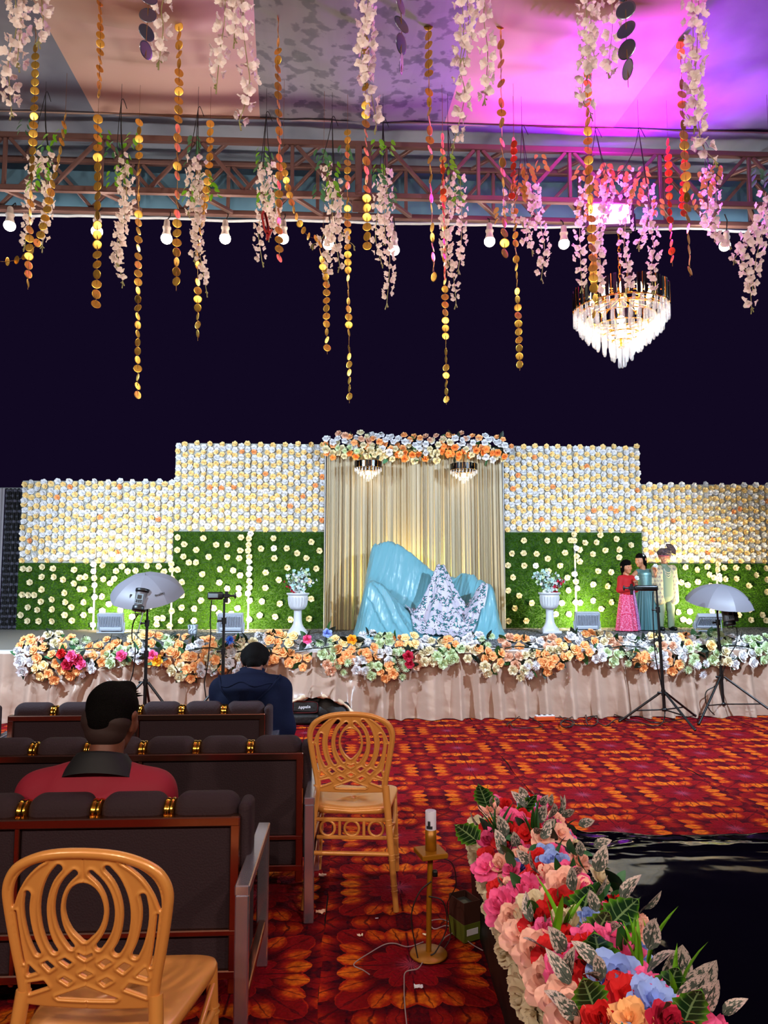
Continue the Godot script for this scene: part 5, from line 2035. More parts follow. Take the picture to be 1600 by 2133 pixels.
func build_discs() -> void:
	var st := begin()
	lathe(st, [[0.0, -0.014], [0.40, -0.014], [0.485, -0.010], [0.5, 0.0], [0.485, 0.010], [0.40, 0.014], [0.0, 0.014]], 22)
	shape["disc"] = done(st)
	mat("gold_foil", Color(1.0, 0.80, 0.36), 0.3, 0.9)
	mat("red_foil", Color(0.95, 0.32, 0.18), 0.30, 0.75)
	mat("silver_foil", Color(0.62, 0.66, 0.72), 0.22, 0.95)
	mat("gold_thread", Color(0.55, 0.38, 0.14), 0.5, 0.4)
	var d := 0.052
	disc_string("gold disc string through the white vine beside the first bulb, ending in slim discs", [[75, 30], [72, 200], [67, 330], [62, 480], [58, 603]], 4.0, 0.048, 1)
	disc_string("short gold disc string in front of the cream pink ceiling cloth near its corner", [[208, -30], [209, 90], [206, 200]], 3.7, 0.044, 2)
	disc_string("gold disc string passing in front of the second bulb, coral discs near its foot", [[204, 248], [203, 420], [202, 560], [200, 634]], 4.2, 0.056, 3)
	disc_string("gold disc string of large discs crossing the pink cloth and ending beside the third bulb", [[372, -20], [373, 170], [370, 300], [369, 450], [367, 606]], 3.8, 0.050, 4)
	disc_string("gold disc string along the seam of pink and grey cloth, ending at the fifth bulb", [[581, -20], [579, 150], [582, 300], [581, 450], [582, 540]], 3.8, 0.048, 5)
	disc_string("gold disc string mixed with pink petals that ends between the sixth and the seventh bulb", [[760, 30], [762, 230], [764, 400], [765, 518]], 3.8, 0.050, 6)
	disc_string("gold disc string hanging free between the seventh and eighth bulbs, before grey printed cloth", [[892, 16], [894, 200], [898, 400], [904, 578]], 3.8, 0.052, 7)
	disc_string("gold disc string beside the eighth bulb, its upper discs dark against the purple cloth", [[1043, 12], [1044, 180], [1047, 330], [1052, 535]], 3.8, 0.054, 8)
	disc_string("gold disc string woven through purple blossoms above the chandelier", [[1226, 18], [1224, 200], [1226, 330], [1232, 470], [1237, 600]], 3.9, 0.054, 9)
	disc_string("gold disc string of large discs, dark at the top, ending past the chandelier", [[1417, 50], [1421, 200], [1428, 350], [1434, 480], [1438, 576]], 3.9, 0.058, 10)
	disc_string("looped gold disc string that swags from the truss down to the edge of the picture", [[136, 243], [128, 300], [118, 350], [108, 390], [95, 450], [78, 505], [50, 535], [12, 545], [-30, 540]], 4.4, d, 11)
	disc_string("very long gold disc string between the second and third bulbs, hanging far below them", [[290, 255], [289, 400], [288, 550], [287, 700], [287, 824]], 4.5, d, 12)
	disc_string("gold disc string half hidden by a white vine between the third and fourth bulbs", [[438, 258], [436, 340], [424, 440], [413, 520], [412, 620], [412, 710]], 4.5, d, 13)
	disc_string("gold disc string that sags sideways from the fifth bulb to the sixth", [[590, 345], [602, 400], [617, 450], [640, 490], [664, 500], [668, 530], [674, 565]], 4.4, 0.046, 14)
	disc_string("short gold disc string below the sixth bulb, three round discs at its foot", [[673, 545], [680, 590], [680, 660], [682, 738]], 4.5, 0.048, 15, "gold_foil", 0.4)
	disc_string("very long gold disc string just past the sixth bulb, ending far below it", [[724, 276], [724, 430], [725, 560], [727, 700], [728, 840]], 4.5, 0.048, 16)
	disc_string("very long gold disc string behind a pink vine, between the seventh bulb and the eighth", [[922, 285], [924, 430], [927, 600], [929, 740], [930, 843]], 4.5, 0.048, 17)
	disc_string("long gold disc string that ends level with the foot of the big chandelier", [[1070, 294], [1072, 430], [1076, 560], [1081, 700], [1083, 772]], 4.5, 0.050, 18)
	disc_string("short disc string hidden among blossoms straight in front of the chandelier", [[1238, 500], [1236, 560], [1240, 620], [1237, 660]], 4.5, 0.052, 19)
	disc_string("coral red disc string hanging alone past the purple flood", [[1391, 296], [1394, 380], [1396, 450], [1401, 555]], 4.5, 0.050, 20, "red_foil")
	disc_string("coral red disc string tangled with a gold one past the purple flood", [[1425, 290], [1426, 350], [1422, 430], [1430, 455]], 4.5, 0.048, 21, "red_foil")
	disc_string("coral disc string beside the orange leaves of the vine next to the eighth bulb", [[1071, 300], [1070, 340], [1066, 420]], 4.35, 0.046, 22, "red_foil")
	disc_string("coral disc string behind the pink vine between the seventh and eighth bulbs", [[922, 340], [924, 420], [926, 520], [927, 585]], 4.4, 0.044, 23, "red_foil")
	# strings of big silver discs close to the viewer
	disc_string("string of four big dull silver discs close to the viewer before the bright purple cloth", [[1303, -20], [1304, 40], [1305, 85], [1307, 132], [1309, 182]], 2.8, 0.082, 31, "silver_foil", 0.0)
	disc_string("string of big silver discs close to the viewer before the printed grey cloth", [[834, -30], [835, 20], [837, 60], [836, 100], [837, 150]], 2.8, 0.080, 32, "silver_foil", 0.0)
	disc_string("silver foil discs on a ribbon close to the viewer before the cream pink cloth", [[312, -40], [308, 30], [305, 75], [304, 122]], 2.8, 0.070, 33, "silver_foil", 0.35)

func vine(label: String, hook: Array, strands: Array, sprays: Array, depth: float, seed_n: int, size := 0.043, leaf_mats := ["leaf_lime", "leaf_mint"], ribbon := []) -> void:
	# hook: pixel where the wire hangs, or empty; strands: lists of pixels; sprays: [x, y] of leafy sprigs
	var r := RandomNumberGenerator.new()
	r.seed = seed_n
	var start: Vector3 = at(hook[0], hook[1], depth) if hook.size() else at(strands[0][0][0], strands[0][0][1], depth)
	var o := thing("blossom_vine", label, "flower vine", start, 0.0, "white blossom vines under the canopy")
	var st: SurfaceTool
	if hook.size():
		st = begin()
		for k in 3:
			var s: Array = strands[k % strands.size()]
			var foot := at(s[0][0] + (k - 1) * 9.0, s[0][1] + 14.0 * k, depth) - start
			tube(st, curve([Vector3(0, 0, 0), Vector3(foot.x * 0.35, foot.y * 0.5, 0.02), foot], 4), 0.0024, 4)
		tube(st, curve([Vector3(0, 0, 0), Vector3(0.012, 0.012, 0), Vector3(0.04, -0.06, 0.01)], 4), 0.0024, 4)
		# the thread it hangs by
		tube(st, [Vector3(0, 0, 0), Vector3(0, maxf(4.83 - 0.10 * (4.92 - depth) - 0.015 - start.y, 0.03), 0)], 0.0012, 4)
		put("hook_wire", done(st), M.vine_wire, o)
	for s in strands:
		var local := []
		for p in s:
			local.append(at(p[0], p[1], depth) - start)
		local = curve(local, 5)
		st = begin()
		tube(st, local, 0.0022, 5)
		# buds at the tip
		var tip: Vector3 = local[-1]
		for k in 4:
			var a := r.randf() * TAU
			var e := tip + Vector3(cos(a) * 0.012, -0.012 - 0.010 * k, sin(a) * 0.012)
			tube(st, [tip, e], [0.0015, 0.004], 5)
		put("stem", done(st), M.vine_stem, o)
		var spots := walk(local, size * 0.40)
		for i in spots.size():
			var u := float(i) / spots.size()
			if u > 0.96:
				continue
			var a := i * 2.4 + r.randf()
			var off := Vector3(cos(a), r.randf_range(-0.5, 0.3), sin(a)) * size * r.randf_range(0.30, 0.85) * (1.0 - u * 0.45)
			flower(o, "blossom", "orchid", spots[i] + off, off + Vector3(0, -0.005, 0.008), size * r.randf_range(0.95, 1.5), r, "blossom")
	for q in sprays:
		var c := at(q[0], q[1], depth) - start + Vector3(0, 0, r.randf_range(-0.04, 0.05))
		var m: String = leaf_mats[r.randi() % leaf_mats.size()]
		var side := r.randf_range(-0.5, 0.5)
		for k in 6:
			var u := k / 2 * 0.038
			var dirv := Vector3(side + (0.7 if k % 2 else -0.7), -1.0, r.randf_range(-0.3, 0.5))
			leaf(o, "leaf", m, c + Vector3(side * u + (0.016 if k % 2 else -0.016), -u, 0), dirv, r.randf_range(0.040, 0.056), r.randf() * 1.4)
	if ribbon.size():
		st = begin()
		var rp := []
		for p in ribbon:
			rp.append(at(p[0], p[1], depth - 0.06) - start)
		tube(st, curve(rp, 5), 0.008, 5)
		put("red_ribbon", done(st), M.red_ribbon, o)

func build_vines() -> void:
	cloth("petal_orchid", Color(1.0, 0.95, 0.92), 0.7, 0.6)
	mat("vine_wire", Color(0.03, 0.05, 0.03), 0.6)
	mat("vine_stem", Color(0.62, 0.62, 0.38), 0.6)
	mat("red_ribbon", Color(0.65, 0.02, 0.03), 0.5)
	cloth("leaf_autumn", Color(0.72, 0.55, 0.22), 0.55, 0.5)
	# the ones on hooks in front of the truss
	vine("white blossom vine in two strands on a hook beside the first bulb", [95, 195], [[[70, 325], [62, 390], [60, 450], [52, 510]], [[104, 325], [98, 380], [98, 440], [88, 512]], [[100, 325], [85, 340], [66, 345]]], [[60, 255], [125, 262], [110, 285], [92, 300], [98, 345], [78, 370]], 4.5, 201)
	vine("white blossom vine in one long strand between the second bulb and the third", [253, 210], [[[252, 325], [258, 390], [254, 460], [243, 520], [256, 586]], [[258, 345], [264, 420], [250, 500], [244, 548]]], [[225, 280], [278, 275], [245, 300], [262, 318], [270, 355], [230, 350]], 4.5, 202)
	vine("white blossom vine of dense florets ending between the third and the fourth bulb", [413, 226], [[[404, 325], [412, 400], [408, 480], [420, 550], [430, 605]], [[418, 340], [416, 410], [410, 500], [405, 540]], [[398, 350], [400, 430], [392, 440]]], [[402, 275], [402, 310], [430, 362], [436, 380], [398, 390]], 4.5, 203)
	vine("short white blossom vine with a red ribbon tied in it beside the fifth bulb", [555, 236], [[[552, 345], [553, 400], [570, 450], [562, 490]], [[548, 352], [546, 440], [538, 480], [546, 545]], [[560, 350], [572, 400], [574, 470]]], [[545, 305], [560, 315], [550, 330], [546, 395], [566, 390]], 4.5, 204, 0.043, ["leaf_lime", "leaf_mint"], [[550, 440], [546, 450], [552, 480], [560, 485], [552, 445], [558, 470], [556, 500], [566, 478]])
	vine("white blossom vine spreading wide round the sixth bulb", [692, 246], [[[676, 345], [690, 400], [692, 470], [684, 530], [682, 580]], [[700, 380], [700, 440], [715, 490], [736, 510]], [[690, 470], [700, 510], [708, 555]], [[686, 470], [668, 500], [650, 510]]], [[665, 305], [715, 300], [680, 330], [698, 345], [665, 385], [690, 385], [702, 400]], 4.5, 205)
	vine("white blossom vine in front of the joint of the truss, ending beside the seventh bulb", [798, 250], [[[800, 360], [790, 420], [782, 490], [790, 530], [794, 545]], [[806, 362], [806, 450], [812, 540], [806, 632]], [[790, 380], [800, 430], [802, 500]]], [[785, 300], [810, 295], [790, 335], [780, 360], [800, 400], [815, 385]], 4.5, 206)
	vine("pale pink blossom vine in two dense strands past the seventh bulb", [933, 266], [[[940, 370], [935, 440], [930, 520], [945, 580], [950, 632]], [[958, 368], [962, 440], [960, 520], [955, 560]], [[932, 385], [926, 450], [932, 540]]], [[935, 345], [945, 350], [940, 385], [955, 395], [930, 330]], 4.5, 207)
	vine("pink blossom vine with orange leaves beside the eighth bulb", [1087, 265], [[[1105, 385], [1112, 430], [1100, 470], [1096, 500], [1108, 520]], [[1112, 400], [1120, 450], [1134, 510], [1128, 578]], [[1062, 395], [1058, 440], [1075, 455], [1090, 460]]], [[1120, 330], [1090, 345], [1082, 365], [1075, 380], [1088, 385], [1100, 345], [1044, 430]], 4.5, 208, 0.045, ["leaf_autumn"])
	vine("purple lit blossom vine in three strands before the purple flood", [1240, 270], [[[1222, 370], [1210, 430], [1208, 500], [1212, 600]], [[1262, 360], [1262, 420], [1245, 480], [1252, 560], [1248, 622]], [[1270, 380], [1260, 440], [1240, 500], [1246, 540]]], [[1212, 350], [1270, 335], [1255, 350], [1232, 375], [1228, 395], [1262, 372], [1216, 425]], 4.5, 209, 0.046, ["leaf_autumn"])
	vine("purple lit blossom vine just past the purple flood, over the chandelier", [1330, 270], [[[1305, 360], [1304, 440], [1300, 520], [1308, 560], [1306, 600]], [[1350, 385], [1352, 440], [1340, 480], [1330, 510]], [[1352, 450], [1362, 520], [1356, 560], [1362, 606]]], [[1300, 350], [1345, 340], [1318, 370], [1330, 380], [1365, 420], [1322, 400], [1340, 365]], 4.5, 210, 0.046, ["leaf_autumn"])
	vine("pink blossom vine with orange leaves above the tilted bulb", [1462, 292], [[[1490, 370], [1492, 420], [1486, 460], [1500, 500], [1520, 510]], [[1470, 350], [1476, 420], [1470, 450], [1490, 490]]], [[1460, 360], [1470, 380], [1452, 400], [1490, 350]], 4.5, 211, 0.046, ["leaf_autumn"])
	vine("large pale purple blossom vine beyond the tilted bulb", [1602, 300], [[[1596, 400], [1585, 450], [1565, 500], [1545, 540], [1560, 580], [1566, 640]], [[1606, 420], [1590, 480], [1575, 540], [1568, 600]], [[1580, 470], [1560, 490], [1530, 540]]], [[1585, 345], [1598, 360]], 4.4, 212, 0.050, ["leaf_mint"])
	# nearer ones that come down from above the picture
	var big := 0.046
	vine("pale pink blossom vine in the upper corner over the blue grey cloth", [], [[[30, -30], [34, 60], [18, 120], [20, 180], [24, 235]], [[84, -20], [90, 40], [80, 85]], [[40, -20], [44, 40], [36, 130]]], [], 3.2, 221, big)
	vine("short pale pink blossom vine before the cream pink cloth, beside the silver foil", [], [[[348, -25], [336, 20], [340, 60], [332, 125]]], [], 3.2, 222, big)
	vine("pink blossom vine in two strands at the seam of the cream pink cloth", [], [[[470, -30], [468, 40], [458, 110], [452, 175]], [[510, -30], [506, 50], [514, 120], [520, 180], [498, 255]], [[485, -10], [490, 40], [488, 80]]], [], 3.2, 223, big)
	vine("pink purple blossom vine hanging before the printed grey cloth", [], [[[752, -30], [762, 50], [752, 130], [772, 190], [784, 260]], [[768, -20], [764, 60], [768, 110], [762, 165]]], [], 3.2, 224, big)
	vine("long pink purple blossom vine ending in pale buds at the seam of the purple cloth", [], [[[958, -30], [966, 60], [958, 140], [968, 200], [945, 300]], [[972, -10], [976, 60], [964, 120]]], [], 3.2, 225, big)
	vine("thin pink blossom vine before the dark opening above the purple cloth", [], [[[1012, -30], [1008, 40], [1016, 110], [1010, 205]]], [], 3.2, 226, big)
	vine("long dull pink blossom vine before the brightest purple cloth", [], [[[1216, -30], [1224, 60], [1220, 140], [1212, 200], [1230, 235]], [[1232, -20], [1230, 80], [1226, 150]]], [], 3.2, 227, big)
	vine("thin dull pink blossom vine between the bright cloth's long vine and the silver discs", [], [[[1272, -30], [1276, 50], [1270, 110], [1266, 150]]], [], 3.2, 228, big)
	vine("thick pink purple blossom vine beyond the silver discs, with a bare pink twig below", [], [[[1440, -30], [1444, 80], [1440, 160], [1452, 230], [1462, 300], [1490, 335]], [[1456, -20], [1452, 100], [1446, 190], [1450, 260]]], [], 3.2, 229, 0.05)

# ---------------------------------------------------------------- the runway with its flower border
func build_runway() -> void:
	var o := thing("runway", "low runway wrapped in glossy black vinyl with wrinkles along its far edge", "runway", Vector3.ZERO)
	var black := mat("black_vinyl", Color(0.012, 0.012, 0.016), 0.07)
	black.metallic_specular = 0.8
	black.normal_enabled = true
	black.normal_texture = noise_tex(0.006, 256, 2.0, [], FastNoiseLite.TYPE_SIMPLEX_SMOOTH, 3)
	black.normal_scale = 0.12
	triplanar(black, 0.6)
	var side := mat("black_cloth_side", Color(0.015, 0.013, 0.017), 0.55)
	var ns := FastNoiseLite.new()
	ns.seed = 15
	ns.frequency = 1.0
	var H := 0.33
	var far := -3.60
	# left edge: from the far corner towards the viewer
	var edge := func(z: float) -> float: return lerpf(0.585, 0.50, (z - far) / 2.4)
	var st := begin()
	var rows := []
	var nz := 150
	for j in nz + 1:
		var v := float(j) / nz
		var z := lerpf(far, -0.2, pow(v, 1.5))
		var row := PackedVector3Array()
		var x0: float = edge.call(z)
		for i in 141:
			var x := lerpf(x0, 4.2, i / 140.0)
			var near_far := exp(-pow((z - far) / 0.20, 2.0))
			var crumple := 0.045 * ns.get_noise_2d(x * 0.9, (z - far) * 7.5) * near_far + 0.012 * ns.get_noise_2d(x * 5.0 + 9.0, (z - far) * 14.0) * near_far
			crumple += 0.010 * ns.get_noise_2d(x * 1.2 + 4.0, z * 1.4) * smoothstep(0.0, 0.5, z - far) * exp(-(z - far) * 1.1)
			var dip := exp(-pow((x - x0 - 0.48) / 0.05, 2.0)) * 0.02
			row.append(Vector3(x, H + crumple + dip * (0.4 + 0.6 * ns.get_noise_2d(z * 6.0, 3.0)), z))
		rows.append(row)
	sheet(st, rows)
	put("vinyl_top", done(st), black, o)
	st = begin()
	rows = []
	for j in 13:
		var row := PackedVector3Array()
		for i in 81:
			var z := lerpf(far, -0.2, i / 80.0)
			var x: float = edge.call(z)
			row.append(Vector3(x + 0.010 * ns.get_noise_2d(z * 3.0, j * 0.2) * (j / 12.0), lerpf(H + 0.004, 0.0, j / 12.0), z))
		rows.append(row)
	sheet(st, rows)
	put("side_cloth", done(st), side, o)
	put("side_cloth", made_box(Vector3(3.6, H - 0.01, 0.02), 0.002), side, o, lift(Vector3(0.59 + 1.8, H * 0.5 - 0.006, far + 0.012)))
	# the core keeps light from passing below
	put("platform", made_box(Vector3(3.5, H - 0.06, 3.2), 0.0), side, o, lift(Vector3(2.42, H * 0.5 - 0.03, far + 1.7)))
	# pale twisted cloth strip where vinyl and side meet
	st = begin()
	var path := []
	for i in 21:
		var z := lerpf(-2.72, -2.60, i / 20.0)
		path.append(Vector3(edge.call(z) - 0.012 - i * 0.0004, 0.20 + 0.004 * i, z))
	tube(st, path, 0.005, 5)
	put("seam_cord", done(st), M.white_plastic, o)

func build_flower_border() -> void:
	var r := RandomNumberGenerator.new()
	r.seed = 505
	var far := -3.60
	var edge := func(z: float) -> float: return lerpf(0.585, 0.50, (z - far) / 2.4)
	var H := 0.335
	var o := thing("flower_border", "bank of pink, red, blush and sky blue roses with speckled leaves along the black runway", "flower border", Vector3(0.55, H, far))
	var st := begin()
	var rows := []
	# the dark foam the stems are stuck in
	for j in 41:
		var z := lerpf(far + 0.06, -1.35, j / 40.0)
		var x0: float = edge.call(z)
		var row := PackedVector3Array()
		for i in 13:
			var u := i / 12.0
			var e := minf(1.0, j / 3.0)
			row.append(Vector3(x0 + 0.03 + u * 0.40, H + (0.10 * sin(PI * u)) * e, z) - o.position)
		rows.append(row)
	sheet(st, rows)
	put("foliage_core", done(st), M.leaf_dark, o)
	var height := func(u: float, z: float) -> float:
		return 0.075 + 0.13 * sin(PI * clampf(u * 0.85 + 0.10, 0.0, 1.0)) * smoothstep(0.0, 0.35, z - far + 0.05)
	# what the photograph shows, by pixel: roses
	var listed := [
		[1022, 1682, "blush", 1.0], [1030, 1668, "pink", 0.8], [1055, 1675, "red", 0.85], [1100, 1680, "sky", 1.15], [1110, 1666, "red", 0.8], [1127, 1672, "pink", 0.9], [1060, 1692, "pink", 0.75], [1082, 1702, "red", 0.9], [1074, 1716, "pink", 1.3], [1125, 1695, "pink", 0.85], [1148, 1712, "pink", 0.85], [1160, 1708, "blush", 0.9],
		[1010, 1725, "red", 0.8], [1056, 1743, "red", 1.3], [1094, 1737, "red", 0.9], [1020, 1750, "pink", 1.1], [1114, 1722, "red", 0.7], [1170, 1735, "blush", 1.0], [1130, 1745, "blush", 0.9], [1040, 1715, "blush", 0.8],
		[1142, 1780, "sky", 1.0], [1160, 1772, "pink", 0.8], [1125, 1793, "red", 1.0], [1152, 1800, "sky", 1.2], [1012, 1780, "red", 0.8], [1010, 1806, "pink", 1.1], [1042, 1800, "blush", 1.0], [1062, 1808, "pink", 0.7], [1085, 1777, "blush", 0.7], [1120, 1826, "red", 1.1], [1150, 1825, "blush", 1.0], [1180, 1810, "pink", 0.8], [1200, 1830, "pink", 0.9],
		[1032, 1852, "red", 0.8], [1060, 1852, "blush", 1.0], [1045, 1885, "pink", 1.3], [1097, 1857, "pink", 1.35], [1178, 1850, "blush", 1.4], [1215, 1848, "pink", 1.0], [1110, 1890, "cream", 1.2], [1170, 1888, "red", 1.25], [1068, 1915, "blush", 1.15], [1130, 1918, "red", 1.3], [1180, 1920, "cream", 1.15], [1240, 1895, "pink", 0.9], [1225, 1912, "sky", 0.8],
		[1084, 1950, "blush", 1.25], [1145, 1943, "pink", 1.1], [1188, 1955, "red", 0.9], [1238, 1962, "pink", 1.2], [1280, 1952, "pink", 1.1], [1310, 1980, "pink", 1.1], [1115, 1985, "blush", 1.25], [1160, 1995, "red", 1.3], [1212, 1992, "red", 1.3], [1185, 2022, "pink", 1.25], [1135, 2045, "blush", 1.25], [1240, 2038, "red", 1.0], [1285, 2040, "sky", 1.35],
		[1175, 2090, "blush", 1.3], [1305, 2070, "red", 1.1], [1352, 2060, "pink", 1.1], [1365, 2085, "sky", 1.3], [1235, 2095, "red", 0.9], [1200, 2125, "blush", 1.3], [1450, 2115, "pink", 1.1], [1255, 2125, "red", 1.0], [1310, 2118, "peach", 1.0], [1395, 2128, "magenta", 0.9]]
	for q in listed:
		# lay it on the bank: find the level by stepping along the ray
		var p := on_level(q[0], q[1], H + 0.13)
		for k in 4:
			var u: float = (p.x - edge.call(p.z)) / 0.46
			p = on_level(q[0], q[1], H + height.call(clampf(u, 0.0, 1.0), p.z))
		var u2: float = (p.x - edge.call(p.z)) / 0.46
		var facing := Vector3((u2 - 0.45) * 1.3 + r.randf_range(-0.3, 0.3), 1.0, 0.65 + r.randf_range(-0.3, 0.3))
		flower(o, "rose" if r.randf() < 0.72 else "open_rose", q[2], p - o.position - facing.normalized() * 0.02, facing, 0.105 * q[3], r, "rose")
	# more of them between, seen only in part
	for k in 46:
		var z := far + 0.25 + r.randf() * 2.0
		var u := r.randf_range(0.12, 0.95)
		var col: String = ["pink", "blush", "red", "pink", "cream", "blush", "sky", "red"][r.randi() % 8]
		var facing := Vector3((u - 0.45) * 1.5, 1.0, 0.45)
		flower(o, "rose", col, Vector3(edge.call(z) + u * 0.46, H + height.call(u, z) - 0.045, z) - o.position, facing, 0.095, r, "rose")
	# the cream roses that line the edge and hang over the side
	for k in 26:
		var t := k / 25.0
		var z := lerpf(far + 0.05, -1.45, t)
		for m in 2:
			var col := "cream" if r.randf() < 0.7 else "ivory"
			flower(o, "open_rose" if r.randf() < 0.5 else "rose", col, Vector3(edge.call(z) + (0.0 if m else 0.035) + r.randf_range(-0.015, 0.015), H + (-0.005 if m else 0.05) + r.randf_range(-0.02, 0.02), z + m * 0.04) - o.position, Vector3(-0.9, 0.55 if m == 0 else 0.1, 0.5 + r.randf_range(-0.2, 0.4)), 0.105, r, "rose")
	# speckled leaves
	for k in 58:
		var z := far + 0.06 + 2.1 * pow(r.randf(), 1.35)
		var u := r.randf_range(0.02, 1.0)
		var p := Vector3(edge.call(z) + u * 0.46, H + height.call(u, z) + r.randf_range(0.0, 0.05), z) - o.position
		var dirv := Vector3((u - 0.5) * 1.6 + r.randf_range(-0.8, 0.8), r.randf_range(0.5, 1.3), r.randf_range(-0.5, 0.9))
		leaf(o, "leaf" if k % 3 else "leaf_folded", "leaf_speckled", p, dirv, r.randf_range(0.06, 0.10), r.randf() * 6.0)
	for k in 60:
		var z := far + 0.1 + 2.0 * r.randf()
		var u := r.randf_range(0.05, 1.0)
		var p := Vector3(edge.call(z) + u * 0.46, H + height.call(u, z) - 0.01, z) - o.position
		leaf(o, "leaf", ["leaf_green", "leaf_dark", "leaf_mint"][k % 3], p, Vector3(r.randf_range(-1, 1), r.randf_range(0.3, 1.0), r.randf_range(-0.4, 1.0)), r.randf_range(0.06, 0.10), r.randf() * 6.0)
	# notched broad leaves, blades and lime sprigs where they stand
	for q in [[1014, 1652, 0.13, -0.35], [1088, 1668, 0.12, 0.55], [992, 1725, 0.13, -1.2], [1212, 1890, 0.14, 0.2], [1270, 1905, 0.14, 0.9], [1238, 1935, 0.12, 0.4], [1255, 2000, 0.15, -0.2], [1240, 2080, 0.12, -0.4], [1425, 2110, 0.12, 0.3], [1390, 2055, 0.11, 0.2]]:
		var p := on_level(q[0], q[1] + 25, H + 0.17)
		leaf(o, "monstera", "leaf_monstera", p - o.position, Vector3(q[3], 1.0, 0.15), q[2], PI + r.randf_range(-0.4, 0.4))
	for q in [[1035, 1735], [1040, 1745], [1112, 1745], [1116, 1742], [1150, 1960], [1172, 1940], [1325, 2010], [1330, 2020], [1350, 2000], [1412, 2085]]:
		var p := on_level(q[0], q[1] + 20, H + 0.14)
		for k in 3:
			leaf(o, "blade", "leaf_lime" if q[1] > 1900 else "leaf_green", p - o.position, Vector3(r.randf_range(-0.25, 0.25), 1.0, 0.1), r.randf_range(0.13, 0.20), r.randf() * 6.0, "blade")
	for q in [[1432, 2040, 0.16], [1460, 2060, 0.15], [1445, 2080, 0.14], [1470, 2090, 0.13]]:
		var p := on_level(q[0] - 20, q[1] + 40, H + 0.14)
		leaf(o, "leaf", "leaf_speckled", p - o.position, Vector3(0.4 if q[0] > 1440 else 0.0, 1.0, 0.1), q[2], PI)

